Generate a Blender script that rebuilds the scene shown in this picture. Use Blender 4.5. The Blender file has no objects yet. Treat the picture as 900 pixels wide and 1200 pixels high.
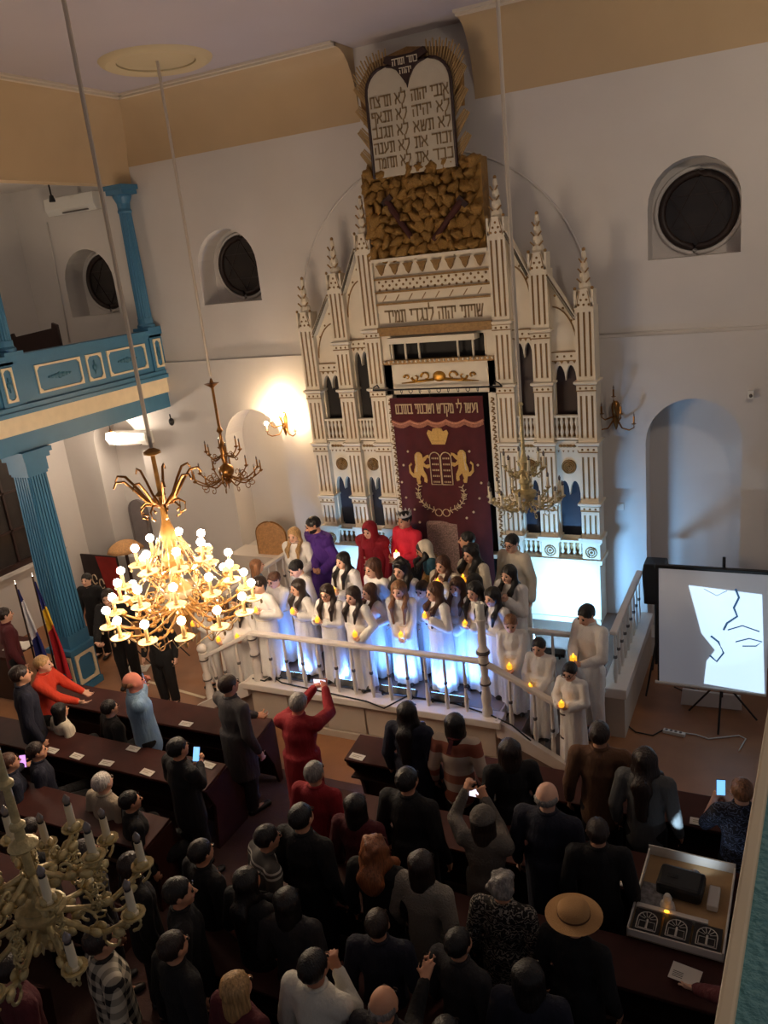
import bpy, math, random
import numpy as np
from mathutils import Vector, Matrix

random.seed(7)
PI = math.pi
scene = bpy.context.scene
col = scene.collection

# ------------------------------------------------------------------ camera
FPX, ZC = 952.8, 5.84
CAM = np.array([4.52, -11.0, ZC])
_l = np.array([-1950., -80., FPX]); _l /= np.linalg.norm(_l)
_n = np.array([340., 3060., FPX]); _n /= np.linalg.norm(_n)
_n -= _l * (_l @ _n); _n /= np.linalg.norm(_n)
_x, _z = -_l, -_n
ROT = np.stack([_x, np.cross(_z, _x), _z])          # camera (x right, y down, z forward) -> world

def at(p, x=None, y=None, z=None):
    """world point on the ray through photo pixel p that meets the plane x=, y= or z="""
    d = ROT @ np.array([p[0] - 450., p[1] - 600., FPX])
    t = (x - CAM[0]) / d[0] if x is not None else (y - CAM[1]) / d[1] if y is not None else (z - CAM[2]) / d[2]
    return Vector(CAM + d * t)

cam_d = bpy.data.cameras.new('camera')
cam_d.sensor_fit = 'VERTICAL'; cam_d.sensor_height = 36.0; cam_d.lens = FPX / 1200 * 36
cam_d.clip_start = 0.05; cam_d.clip_end = 100
cam = bpy.data.objects.new('camera', cam_d); col.objects.link(cam)
_r, _u, _b = ROT[:, 0], -ROT[:, 1], -ROT[:, 2]
cam.matrix_world = Matrix(((_r[0], _u[0], _b[0], CAM[0]), (_r[1], _u[1], _b[1], CAM[1]), (_r[2], _u[2], _b[2], CAM[2]), (0, 0, 0, 1)))
scene.camera = cam

# ------------------------------------------------------------------ world and exposure
world = bpy.data.worlds.new('world'); scene.world = world; world.use_nodes = True
bg = world.node_tree.nodes['Background']
bg.inputs[0].default_value = (0.95, 0.90, 0.95, 1); bg.inputs[1].default_value = 0.12
scene.view_settings.view_transform = 'Standard'; scene.view_settings.look = 'None'
scene.view_settings.gamma = 1.0; scene.view_settings.exposure = -0.22
scene.view_settings.use_curve_mapping = False

def lamp(name, kind, loc, energy, color, parent=None, **kw):
    d = bpy.data.lights.new(name, kind); d.energy = energy; d.color = color
    rot = kw.pop('rot', None)
    for k, v in kw.items(): setattr(d, k, v)
    o = bpy.data.objects.new(name, d); col.objects.link(o)
    o.parent = parent; o.location = loc
    if rot is not None: o.rotation_euler = rot
    return o

def aim(o, target):
    v = Vector(target) - o.location
    o.rotation_euler = v.to_track_quat('-Z', 'Y').to_euler()

# ------------------------------------------------------------------ materials
def lin(c):
    return tuple(((v / 255 / 12.92) if v / 255 <= 0.04045 else ((v / 255 + 0.055) / 1.055) ** 2.4) for v in c)

MATS = {}
def mat(name, rgb, rough=0.6, metal=0.0, var=0.0, scale=6.0, bump=0.0, bscale=40.0, emit=None, estr=0.0, trans=0.0, sheen=0.0, coat=0.0, spec=0.5, alpha=1.0, stretch=None, bdist=0.02):
    """principled material: sRGB colour, noise colour variation, noise bump"""
    if name in MATS: return MATS[name]
    m = bpy.data.materials.new(name); m.use_nodes = True
    nt = m.node_tree; b = nt.nodes['Principled BSDF']
    c = lin(rgb)
    b.inputs['Base Color'].default_value = (*c, 1); b.inputs['Roughness'].default_value = rough
    b.inputs['Metallic'].default_value = metal; b.inputs['Specular IOR Level'].default_value = spec
    if trans: b.inputs['Transmission Weight'].default_value = trans
    if sheen: b.inputs['Sheen Weight'].default_value = sheen
    if coat: b.inputs['Coat Weight'].default_value = coat
    if alpha < 1: b.inputs['Alpha'].default_value = alpha
    if emit: 
        b.inputs['Emission Color'].default_value = (*lin(emit), 1); b.inputs['Emission Strength'].default_value = estr
    tc = nt.nodes.new('ShaderNodeTexCoord'); vec = tc.outputs['Object']
    if stretch:
        mp = nt.nodes.new('ShaderNodeMapping'); mp.inputs['Scale'].default_value = stretch
        nt.links.new(vec, mp.inputs['Vector']); vec = mp.outputs['Vector']
    if var > 0:
        n = nt.nodes.new('ShaderNodeTexNoise'); n.inputs['Scale'].default_value = scale; n.inputs['Detail'].default_value = 5
        r = nt.nodes.new('ShaderNodeValToRGB')
        r.color_ramp.elements[0].position = 0.3; r.color_ramp.elements[1].position = 0.7
        r.color_ramp.elements[0].color = (*[v * (1 - var) for v in c], 1)
        r.color_ramp.elements[1].color = (*[min(1, v * (1 + var)) for v in c], 1)
        nt.links.new(vec, n.inputs['Vector']); nt.links.new(n.outputs['Fac'], r.inputs['Fac'])
        nt.links.new(r.outputs['Color'], b.inputs['Base Color'])
    if bump > 0:
        n2 = nt.nodes.new('ShaderNodeTexNoise'); n2.inputs['Scale'].default_value = bscale; n2.inputs['Detail'].default_value = 4
        bp = nt.nodes.new('ShaderNodeBump'); bp.inputs['Strength'].default_value = bump; bp.inputs['Distance'].default_value = bdist
        nt.links.new(vec, n2.inputs['Vector']); nt.links.new(n2.outputs['Fac'], bp.inputs['Height'])
        nt.links.new(bp.outputs['Normal'], b.inputs['Normal'])
    MATS[name] = m
    return m

def pattern_mat(name, stops, axis=2, scale=1.0, kind='stripe', rough=0.8, stops2=None):
    """woven patterns in object space: stripe bands along an axis, plaid checks, or swirls"""
    m = bpy.data.materials.new(name); m.use_nodes = True; nt = m.node_tree; b = nt.nodes['Principled BSDF']
    b.inputs['Roughness'].default_value = rough
    tc = nt.nodes.new('ShaderNodeTexCoord'); sp = nt.nodes.new('ShaderNodeSeparateXYZ')
    nt.links.new(tc.outputs['Object'], sp.inputs[0])
    def ramp(src, st):
        mu = nt.nodes.new('ShaderNodeMath'); mu.operation = 'MULTIPLY'; mu.inputs[1].default_value = scale
        fr = nt.nodes.new('ShaderNodeMath'); fr.operation = 'FRACT'
        r = nt.nodes.new('ShaderNodeValToRGB'); r.color_ramp.interpolation = 'CONSTANT'
        nt.links.new(src, mu.inputs[0]); nt.links.new(mu.outputs[0], fr.inputs[0]); nt.links.new(fr.outputs[0], r.inputs[0])
        els = r.color_ramp.elements
        for i, (p, c) in enumerate(st):
            e = els[i] if i < 2 else els.new(p)
            e.position = p; e.color = (*lin(c), 1)
        return r
    if kind == 'swirl':
        n = nt.nodes.new('ShaderNodeTexWave'); n.wave_type = 'RINGS'; n.inputs['Scale'].default_value = 9; n.inputs['Distortion'].default_value = 14; n.inputs['Detail Scale'].default_value = 2.5
        r = nt.nodes.new('ShaderNodeValToRGB'); els = r.color_ramp.elements
        els[0].position = 0.78; els[0].color = (*lin(stops[0][1]), 1); els[1].position = 0.86; els[1].color = (*lin(stops[1][1]), 1)
        nt.links.new(tc.outputs['Object'], n.inputs['Vector']); nt.links.new(n.outputs['Fac'], r.inputs[0])
        nt.links.new(r.outputs[0], b.inputs['Base Color'])
    else:
        r = ramp(sp.outputs[axis], stops)
        if kind == 'plaid':
            r2 = ramp(sp.outputs[0], stops)
            mx = nt.nodes.new('ShaderNodeMixRGB'); mx.inputs[0].default_value = 0.5
            nt.links.new(r.outputs[0], mx.inputs[1]); nt.links.new(r2.outputs[0], mx.inputs[2]); nt.links.new(mx.outputs[0], b.inputs['Base Color'])
        else:
            nt.links.new(r.outputs[0], b.inputs['Base Color'])
    MATS[name] = m
    return m

mat('plaster', (208, 203, 199), 0.85, var=0.03, scale=1.3, bump=0.08, bscale=18)
mat('frieze', (190, 166, 132), 0.85, var=0.04, scale=1.5, bump=0.05, bscale=20)
mat('ceiling', (186, 178, 184), 0.9, var=0.03, scale=0.8)
mat('cornice', (214, 202, 184), 0.8)
mat('rosette', (205, 188, 150), 0.8)
mat('blue', (58, 112, 148), 0.45, var=0.07, scale=5, bump=0.06, bscale=30)
mat('blue_dark', (40, 95, 122), 0.5)
mat('teal', (92, 150, 158), 0.6, var=0.10, scale=22, bump=0.5, bscale=90)
mat('cream', (222, 206, 176), 0.6, var=0.05, scale=9)
mat('ark_white', (226, 214, 192), 0.5, var=0.04, scale=4)
mat('ark_gold', (144, 110, 64), 0.45, metal=0.25, var=0.2, scale=30)
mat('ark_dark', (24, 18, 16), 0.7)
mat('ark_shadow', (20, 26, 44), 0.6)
mat('gold', (178, 130, 52), 0.35, metal=0.7, var=0.25, scale=22, bump=0.3, bscale=35)
mat('rock_gold', (158, 120, 62), 0.42, metal=0.45, var=0.35, scale=9, bump=0.6, bscale=22)
mat('tablet', (196, 186, 168), 0.7, var=0.05, scale=4)
mat('ray_gold', (176, 146, 100), 0.5, metal=0.3, var=0.2, scale=30)
mat('letter', (138, 114, 80), 0.6)
mat('velvet', (78, 12, 18), 0.9, var=0.15, scale=7, sheen=0.4, bump=0.1, bscale=60)
mat('embroidery', (214, 190, 150), 0.6, var=0.12, scale=60, bump=0.3, bscale=160)
mat('embroidery_gold', (206, 164, 88), 0.55, var=0.15, scale=60, bump=0.3, bscale=160)
mat('fringe', (206, 138, 110), 0.7, var=0.2, scale=50)
mat('iron', (34, 28, 28), 0.5, metal=0.3)
mat('brass', (140, 96, 48), 0.32, metal=0.85, var=0.2, scale=18)
mat('gilt', (200, 182, 134), 0.4, metal=0.35, var=0.25, scale=24, bump=0.3, bscale=60)
mat('gilt_bright', (150, 106, 48), 0.45, metal=0.3, var=0.2, scale=24)
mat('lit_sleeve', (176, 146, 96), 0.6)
mat('cable_beige', (192, 180, 166), 0.7)
mat('candle_cream', (226, 214, 186), 0.5)
mat('bulb_off', (120, 110, 108), 0.08, spec=0.8, coat=0.6)
mat('crystal', (214, 190, 150), 0.08, trans=0.6, spec=0.6)
mat('glass_dark', (48, 43, 41), 0.15, var=0.2, scale=3, spec=0.5)
mat('frame_dark', (40, 26, 22), 0.5)
mat('wood_pew', (66, 31, 26), 0.62, var=0.18, scale=5, bump=0.05, bscale=25, spec=0.3)
mat('wood_dark', (48, 28, 24), 0.5, var=0.15, scale=6)
mat('floor_wood', (150, 104, 70), 0.5, var=0.12, scale=3, bump=0.05, bscale=20)
mat('rail_white', (224, 214, 204), 0.42, var=0.03, scale=6)
mat('rail_band', (92, 84, 80), 0.5)
mat('platform_side', (196, 182, 166), 0.75, var=0.05, scale=3, bump=0.1, bscale=15)
mat('platform_floor', (128, 112, 104), 0.7, var=0.08, scale=4)
mat('black_plastic', (18, 18, 20), 0.45)
mat('black_cloth', (14, 13, 16), 0.85, var=0.1, scale=10)
mat('grille', (10, 10, 12), 0.7, bump=0.5, bscale=300)
mat('screen_fabric', (214, 214, 214), 0.8, emit=(170, 180, 200), estr=0.18)  # faint emission stands in for projector spill on the fabric
mat('paper', (226, 220, 210), 0.8)
mat('ink', (34, 32, 34), 0.7)
mat('white_plastic', (222, 220, 214), 0.4)
mat('cable_black', (12, 12, 12), 0.6)
mat('cardboard', (172, 140, 100), 0.85, var=0.08, scale=10)
mat('silver', (206, 202, 196), 0.35, metal=0.3)
mat('chrome', (190, 190, 190), 0.2, metal=1.0)
mat('bulb_warm', (255, 240, 210), 0.4, emit=(255, 228, 196), estr=205)
mat('bulb_sconce', (255, 240, 210), 0.4, emit=(255, 218, 170), estr=420)
mat('globe_lamp', (255, 244, 220), 0.4, emit=(255, 232, 206), estr=150)
mat('led_candle', (250, 190, 70), 0.5, emit=(255, 176, 40), estr=1.3)
mat('led_flame', (255, 200, 90), 0.5, emit=(255, 170, 40), estr=5.0)
mat('led_candle_white', (255, 225, 215), 0.5, emit=(255, 205, 190), estr=2.0)
mat('phone_screen', (200, 220, 255), 0.3, emit=(120, 190, 255), estr=1.6)
mat('phone_screen_white', (220, 225, 235), 0.3, emit=(235, 225, 240), estr=1.6)
mat('phone_screen_pink', (220, 200, 235), 0.3, emit=(215, 150, 235), estr=1.5)
mat('wicker', (200, 150, 98), 0.7, var=0.2, scale=30, bump=0.5, bscale=120)
mat('wax', (226, 222, 210), 0.5)

# ------------------------------------------------------------------ mesh building
ORIG = {}
class MB:
    def __init__(s): s.v = []; s.f = []
    def add(s, vs, fs):
        o = len(s.v); s.v.extend([tuple(v) for v in vs]); s.f.extend([tuple(i + o for i in f) for f in fs]); return s
    def box(s, x0, x1, y0, y1, z0, z1):
        return s.add([(x0, y0, z0), (x1, y0, z0), (x1, y1, z0), (x0, y1, z0), (x0, y0, z1), (x1, y0, z1), (x1, y1, z1), (x0, y1, z1)],
                     [(0, 3, 2, 1), (4, 5, 6, 7), (0, 1, 5, 4), (1, 2, 6, 5), (2, 3, 7, 6), (3, 0, 4, 7)])
    def bar(s, a, b, w, h, up=(0, 0, 1)):
        """rectangular bar from a to b; w across, h along up"""
        a, b = Vector(a), Vector(b); d = (b - a).normalized(); u = Vector(up)
        l = d.cross(u).normalized() * (w / 2); u = l.cross(d).normalized() * (h / 2)
        vs = [p + i * l + j * u for p in (a, b) for i, j in ((-1, -1), (1, -1), (1, 1), (-1, 1))]
        return s.add(vs, [(0, 1, 2, 3), (7, 6, 5, 4), (0, 4, 5, 1), (1, 5, 6, 2), (2, 6, 7, 3), (3, 7, 4, 0)])
    def tube(s, pts, r, n=8, closed=False):
        pts = [Vector(p) for p in pts]; m = len(pts)
        rs = r if isinstance(r, (list, tuple)) else [r] * m
        vs = []; ref = None
        for i, p in enumerate(pts):
            if closed: d = pts[(i + 1) % m] - pts[i - 1]
            else: d = pts[min(i + 1, m - 1)] - pts[max(i - 1, 0)]
            d.normalize()
            if ref is None: ref = Vector((0, 0, 1)) if abs(d.z) < 0.9 else Vector((1, 0, 0))
            a = d.cross(ref)
            if a.length < 1e-4: a = d.orthogonal()
            a.normalize(); b = d.cross(a).normalized(); ref = a.cross(d) * -1 if False else ref
            for k in range(n):
                t = 2 * PI * k / n
                vs.append(p + (a * math.cos(t) + b * math.sin(t)) * rs[i])
        fs = []
        for i in range(m if closed else m - 1):
            j = (i + 1) % m
            for k in range(n): fs.append((i * n + k, i * n + (k + 1) % n, j * n + (k + 1) % n, j * n + k))
        if not closed: fs += [tuple(range(n - 1, -1, -1)), tuple((m - 1) * n + k for k in range(n))]
        return s.add(vs, fs)
    def lathe(s, prof, c=(0, 0, 0), n=12, flute=None):
        """prof: list of (radius, z)"""
        vs = []; m = len(prof)
        for r, z in prof:
            for k in range(n):
                t = 2 * PI * k / n; rr = max(r, 1e-4)
                if flute: rr *= 1 - flute * (k % 2)
                vs.append((c[0] + rr * math.cos(t), c[1] + rr * math.sin(t), c[2] + z))
        fs = [(i * n + k, i * n + (k + 1) % n, (i + 1) * n + (k + 1) % n, (i + 1) * n + k) for i in range(m - 1) for k in range(n)]
        fs += [tuple(range(n - 1, -1, -1)), tuple((m - 1) * n + k for k in range(n))]
        return s.add(vs, fs)
    def sphere(s, c, r, nu=12, nv=8):
        rx, ry, rz = r if isinstance(r, (list, tuple)) else (r, r, r)
        vs = [(c[0], c[1], c[2] - rz)]
        for i in range(1, nv):
            t = PI * i / nv
            for k in range(nu):
                a = 2 * PI * k / nu
                vs.append((c[0] + rx * math.sin(t) * math.cos(a), c[1] + ry * math.sin(t) * math.sin(a), c[2] - rz * math.cos(t)))
        vs.append((c[0], c[1], c[2] + rz)); L = len(vs) - 1
        fs = [(0, 1 + (k + 1) % nu, 1 + k) for k in range(nu)]
        for i in range(nv - 2):
            for k in range(nu):
                a = 1 + i * nu; fs.append((a + k, a + (k + 1) % nu, a + nu + (k + 1) % nu, a + nu + k))
        a = 1 + (nv - 2) * nu
        fs += [(a + k, a + (k + 1) % nu, L) for k in range(nu)]
        return s.add(vs, fs)
    def prism(s, poly, y0, y1, f=None):
        """polygon in (x, z), counter-clockwise seen from -y, extruded from y0 (front) to y1"""
        n = len(poly)
        vs = [(x, y0, z) for x, z in poly] + [(x, y1, z) for x, z in poly]
        fs = [tuple(range(n)), tuple(range(2 * n - 1, n - 1, -1))]
        fs += [(i, i + n, (i + 1) % n + n, (i + 1) % n) for i in range(n)]
        if f: vs = [f(v) for v in vs]
        return s.add(vs, fs)
    def xf(s, M):
        s.v = [tuple(M @ Vector(v)) for v in s.v]; return s
    def mesh(s, name, material):
        me = bpy.data.meshes.new(name); me.from_pydata(s.v, [], s.f); me.update()
        if material is not None: me.materials.append(material if not isinstance(material, str) else MATS[material])
        return me
    def build(s, name, material, parent=None, smooth=False, local=False, loc=None, bevel=0):
        if parent is not None and not local:
            o = ORIG.get(parent.name, Vector((0, 0, 0))); s.v = [(v[0] - o[0], v[1] - o[1], v[2] - o[2]) for v in s.v]
        me = s.mesh(name, material)
        if smooth: shade(me, smooth)
        ob = bpy.data.objects.new(name, me); col.objects.link(ob); ob.parent = parent
        if loc is not None: ob.location = loc
        if parent is not None: ORIG[ob.name] = ORIG.get(parent.name, Vector((0, 0, 0)))
        if bevel:
            md = ob.modifiers.new('bevel', 'BEVEL'); md.width = bevel; md.segments = 2; md.limit_method = 'ANGLE'
        return ob

def shade(me, ang=40):
    me.polygons.foreach_set('use_smooth', [True] * len(me.polygons))
    if ang is not True and hasattr(me, 'set_sharp_from_angle'): me.set_sharp_from_angle(angle=math.radians(ang))

def tag(o, label=None, cat=None, group=None, kind=None):
    if label: o['label'] = label
    if cat: o['category'] = cat
    if group: o['group'] = group
    if kind: o['kind'] = kind
    return o

def thing(name, label, cat, loc=(0, 0, 0), rz=0, group=None):
    o = bpy.data.objects.new(name, None); col.objects.link(o); o.empty_display_size = 0.1
    o.location = loc; o.rotation_euler = (0, 0, rz); ORIG[o.name] = Vector(loc)
    return tag(o, label, cat, group)

def struct(mb, name, material, smooth=False):
    o = mb.build(name, material, smooth=smooth); o['kind'] = 'structure'; return o

def link(name, me, parent=None, loc=(0, 0, 0), rz=0, mw=None):
    o = bpy.data.objects.new(name, me); col.objects.link(o); o.parent = parent
    if mw is not None: o.matrix_local = mw
    else: o.location = loc; o.rotation_euler = (0, 0, rz)
    if parent is not None: ORIG[o.name] = ORIG.get(parent.name, Vector((0, 0, 0)))
    return o

def circle(cx, cz, r, n=24, a0=0.0, a1=2 * PI, full=True):
    k = n if full else n - 1
    return [(cx + r * math.cos(a0 + (a1 - a0) * i / k), cz + r * math.sin(a0 + (a1 - a0) * i / k)) for i in range(n)]

HEB = {  # square Hebrew letters as pen strokes: width, strokes
 'א': (.78, [[(0, 1), (.75, 0)], [(.72, 1), (.68, .68), (.46, .46)], [(.04, 0), (.07, .34), (.28, .58)]]), 'ב': (.75, [[(.05, 1), (.6, 1), (.6, 0)], [(0, 0), (.75, 0)]]), 'ג': (.5, [[(.1, 1), (.4, 1), (.4, .4), (.5, 0)], [(.4, .35), (.08, 0)]]),
 'ד': (.75, [[(0, 1), (.75, 1)], [(.6, 1), (.6, 0)]]), 'ה': (.68, [[(0, 1), (.65, 1), (.65, 0)], [(.1, .6), (.1, 0)]]), 'ו': (.24, [[(0, 1), (.2, 1), (.2, 0)]]), 'ז': (.36, [[(0, 1), (.35, 1)], [(.2, 1), (.2, 0)]]),
 'ח': (.68, [[(.1, 0), (.1, 1), (.65, 1), (.65, 0)]]), 'י': (.24, [[(0, 1), (.2, 1), (.2, .55)]]), 'כ': (.64, [[(.05, 1), (.6, 1), (.6, 0), (.05, 0)]]), 'ל': (.64, [[(.05, 1.45), (.05, 1), (.6, 1), (.6, .6), (.25, 0)]]),
 'מ': (.7, [[(.05, 1), (.2, .7), (.05, 0)], [(.2, .75), (.45, 1), (.65, .85), (.65, 0), (.35, 0)]]), 'ם': (.7, [[(.1, 0), (.1, 1), (.65, 1), (.65, 0), (.1, 0)]]), 'נ': (.42, [[(.1, 1), (.35, 1), (.35, 0), (0, 0)]]), 'ע': (.7, [[(.65, 1), (.6, .4), (0, 0)], [(.1, 1), (.3, .25)]]),
 'ף': (.62, [[(.3, .6), (.1, .6), (.1, 1), (.6, 1), (.6, -.4)]]), 'צ': (.64, [[(.05, 1), (.55, .25)], [(.6, 1), (.55, .65), (.35, .52)], [(0, 0), (.6, 0), (.55, .25)]]), 'ק': (.66, [[(0, 1), (.65, 1), (.6, .5), (.4, .15)], [(.1, .65), (.1, -.4)]]),
 'ר': (.62, [[(0, 1), (.6, 1), (.6, 0)]]), 'ש': (.88, [[(.05, 1), (.15, 0), (.6, 0), (.85, 1)], [(.45, 1), (.4, .5), (.12, .35)]]), 'ת': (.68, [[(0, 1), (.65, 1), (.65, 0)], [(.2, 1), (.2, 0), (.04, 0)]]), ' ': (.3, [])}
def text_obj(s, name, material, size, loc, parent=None, width=None, depth=0.006):
    """raised Hebrew lettering standing in the x-z plane, facing -y, written right to left"""
    h = size * 0.62; th = h * 0.14; strokes = []; x = 0.0
    for ch in s:
        w, st = HEB[ch]
        for q in st: strokes.append([(x - w + a, b) for a, b in q])
        x -= w + 0.22
    tot = -x - 0.22; kx = (width / tot) if width else h
    m = MB()
    for q in strokes:
        pts = [(kx * (a + tot / 2), h * (b - 0.5)) for a, b in q]
        for (a, b) in zip(pts[:-1], pts[1:]):
            d = Vector((b[0] - a[0], 0, b[1] - a[1])).normalized() * th * 0.48
            t_ = th * (1.15 if abs(d.x) > abs(d.z) else 0.85)
            m.bar((a[0] - d.x, 0, a[1] - d.z), (b[0] + d.x, 0, b[1] + d.z), t_, depth * (2 + 0.3 * (len(m.f) % 3)), (0, 1, 0))
    ob = m.build(name, material, parent, local=True); ob['kind'] = 'stuff'
    o = Vector((0, 0, 0)) if parent is None else ORIG.get(parent.name, Vector((0, 0, 0)))
    ob.location = Vector(loc) - o
    return ob
# ================================================================== the room
def wall_openings(mb, x0, x1, z0, z1, ops, y=0.0, n=14):
    """wall in the plane y with arched openings (cx, half width, sill z, spring z); reveals run back by their depth"""
    xs = {x0, x1}
    for o in ops:
        for i in range(n + 1): xs.add(round(o['cx'] - o['hw'] * math.cos(PI * i / n), 5))
    xs = sorted(xs)
    def top(o, x): return o['zs'] + math.sqrt(max(0, o['hw'] ** 2 - (x - o['cx']) ** 2))
    for a, b in zip(xs[:-1], xs[1:]):
        m = (a + b) / 2
        cov = sorted([o for o in ops if abs(m - o['cx']) < o['hw']], key=lambda o: o['z0'])
        la = lb = z0
        for o in cov:
            mb.add([(a, y, la), (b, y, lb), (b, y, o['z0']), (a, y, o['z0'])], [(0, 1, 2, 3)])
            la, lb = top(o, a), top(o, b)
            d = o['d']
            mb.add([(a, y, la), (b, y, lb), (b, y + d, lb), (a, y + d, la)], [(0, 1, 2, 3)])           # arched soffit
            mb.add([(a, y, o['z0']), (b, y, o['z0']), (b, y + d, o['z0']), (a, y + d, o['z0'])], [(3, 2, 1, 0)])
            mb.add([(a, y + d, o['z0']), (b, y + d, o['z0']), (b, y + d, lb), (a, y + d, la)], [(0, 1, 2, 3)])  # back
        mb.add([(a, y, la), (b, y, lb), (b, y, z1), (a, y, z1)], [(0, 1, 2, 3)])
    for o in ops:
        for sx in (-1, 1):
            x = o['cx'] + sx * o['hw']; d = o['d']
            q = [(x, y, o['z0']), (x, y + d, o['z0']), (x, y + d, o['zs']), (x, y, o['zs'])]
            mb.add(q, [(0, 1, 2, 3) if sx < 0 else (3, 2, 1, 0)])
    return mb

XN, XO, ZL, ZF, ZT = -5.05, -7.8, 4.55, 7.66, 8.56       # nave side plane, aisle wall, ledge, frieze, ceiling
WIN = [dict(cx=3.44, hw=0.53, z0=5.47, zs=6.08, d=0.40), dict(cx=-3.45, hw=0.56, z0=5.43, zs=5.99, d=0.42), dict(cx=-6.38, hw=0.56, z0=5.43, zs=5.98, d=0.42)]
NICHE = [dict(cx=3.455, hw=0.59, z0=0.3, zs=3.14, d=0.40), dict(cx=-3.42, hw=0.58, z0=1.25, zs=3.14, d=0.50), dict(cx=-6.46, hw=0.56, z0=0.9, zs=3.12, d=0.50)]
w = MB(); wall_openings(w, XO, 7.0, ZL, ZT, WIN); struct(w, 'wall_back', 'plaster')
w = MB(); wall_openings(w, XO, 7.0, 0.0, ZL, NICHE, y=-0.05)
w.add([(XO, -0.05, ZL), (7.0, -0.05, ZL), (7.0, 0, ZL), (XO, 0, ZL)], [(0, 1, 2, 3)])
struct(w, 'wall_back_lower', 'plaster')
struct(MB().box(XO - 0.2, 7.0, -16, 0.5, -0.1, 0.0), 'floor', 'floor_wood')
mat('carpet', (84, 58, 52), 0.85, var=0.12, scale=6, bump=0.2, bscale=80)
struct(MB().box(-4.5, 4.9, -13, -4.02, 0.0, 0.006), 'floor_carpet', 'carpet')
struct(MB().box(XN - 0.1, 7.0, -13.5, 0.4, ZT, ZT + 0.1), 'ceiling', 'ceiling')
# coved frieze with a gap behind the tablets
GL, GR = at((421, 130), y=0).x, at((556, 105), y=0).x
def cove(mb, a, b, along='x', zb=ZF, dpt=0.46, n=8):
    pr = [(0, zb)] + [(dpt * (1 - math.cos(PI / 2 * i / n)), zb + (ZT - 0.05 - zb) * math.sin(PI / 2 * i / n)) for i in range(1, n + 1)]
    pts = pr + [(dpt + 0.07, ZT - 0.05), (dpt + 0.07, ZT), (0, ZT)]
    m = len(pts)
    if along == 'x': vs = [(t, -o - 0.001, z) for t in (a, b) for o, z in pts]
    else: vs = [(XN + o, t, z) for t in (a, b) for o, z in pts]
    fs = [(i, (i + 1) % m, m + (i + 1) % m, m + i) for i in range(m)] + [tuple(range(m)), tuple(range(2 * m - 1, m - 1, -1))]
    return mb.add(vs, fs)
cv = MB(); cove(cv, XN, GL); o = cv.build('wall_frieze_back', 'frieze', smooth=30); tag(o, kind='structure')
cv = MB(); cove(cv, GR, 7.0); o = cv.build('wall_frieze_back', 'frieze', smooth=30); tag(o, kind='structure')
cv = MB(); cove(cv, -13.5, -0.02, 'y', zb=7.42); o = cv.build('wall_frieze_side', 'frieze', smooth=30); tag(o, kind='structure')
struct(MB().box(XN - 0.25, XN + 0.001, -13.5, 0.0, 7.39, ZT), 'wall_arcade', 'frieze')
def crn(a, b, along):
    m = MB()
    for off, h in ((0.50, 0.055), (0.57, 0.03)):
        if along == 'x': m.box(a, b, -off - 0.05, -off + 0.01, ZT - h, ZT - 0.001)
        else: m.box(XN + off - 0.01, XN + off + 0.05, a, b, ZT - h, ZT - 0.001)
    return m
struct(crn(XN + 0.5, GL, 'x'), 'trim_1', 'cornice'); struct(crn(GR, 7.0, 'x'), 'trim_2', 'cornice'); struct(crn(-13.5, -0.5, 'y'), 'trim_3', 'cornice')
# faint arched relief around the ark
arc = [(0.0 + 2.2 * math.cos(t), -0.004, 4.95 + 2.2 * math.sin(t)) for t in np.linspace(0.05, PI - 0.05, 40)]
struct(MB().tube(arc, 0.014, 5), 'trim_4', 'plaster', True)
struct(MB().tube([(x, -0.002, z) for x, z in [(2.3, 4.60), (7, 4.60)]], 0.01, 5), 'trim_5', 'plaster', True)
# outer aisle wall, aisle ceiling
struct(MB().box(XO - 0.2, XO, -13.5, 0.5, 0, ZT), 'wall_left', 'plaster')
struct(MB().box(XO, XN, -13.5, 0.0, 7.62, 7.7), 'ceiling_aisle', 'plaster')
# ceiling rosette
m = MB(); m.lathe([(0.50, 0.0), (0.50, -0.03), (0.56, -0.055), (0.64, -0.06), (0.70, -0.03), (0.72, 0.0)], (-2.86, -1.64, ZT), 48)
m.lathe([(0.49, 0.0), (0.49, -0.012), (0.02, -0.02), (0.02, 0)], (-2.86, -1.64, ZT), 48)
o = m.build('ceiling_rosette', 'rosette', smooth=30); tag(o, 'cream round plaster moulding on the ceiling above the chandelier cable', 'ceiling rose')

# round windows with leaded star
def round_window(n, cx, cz, r, y):
    root = bpy.data.objects.new('window_%d' % n, None); col.objects.link(root); root.location = (cx, y, cz); root['kind'] = 'structure'; ORIG[root.name] = Vector((cx, y, cz))
    MB().prism(circle(0, 0, r, 40), -0.012, 0.0).build('pane', 'glass_dark', root, local=True)
    ring = MB(); ring.tube([(r * math.cos(t), -0.02, r * math.sin(t)) for t in np.linspace(0, 2 * PI, 41)[:-1]], 0.045, 8, True); ring.build('window_frame', 'frame_dark', root, smooth=True, local=True)
    for k in range(2):
        st = MB(); a0 = PI / 2 + k * PI
        p = [((r - .05) * math.cos(a0 + i * 2 * PI / 3), -0.018, (r - .05) * math.sin(a0 + i * 2 * PI / 3)) for i in range(3)]
        for i in range(3): st.bar(p[i], p[(i + 1) % 3], 0.012, 0.012, (0, 1, 0))
        st.build('lead_triangle', 'frame_dark', root, local=True)
    rr = MB(); rr.tube([((r + .07) * math.cos(t), -0.004, (r + .07) * math.sin(t)) for t in np.linspace(0, 2 * PI, 41)[:-1]], 0.03, 8, True); rr.build('plaster_ring', 'plaster', root, smooth=True, local=True)
round_window(1, 3.46, 6.00, 0.43, 0.395)
round_window(2, -3.42, 5.97, 0.43, 0.415)
round_window(3, -6.35, 5.97, 0.43, 0.415)

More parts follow.
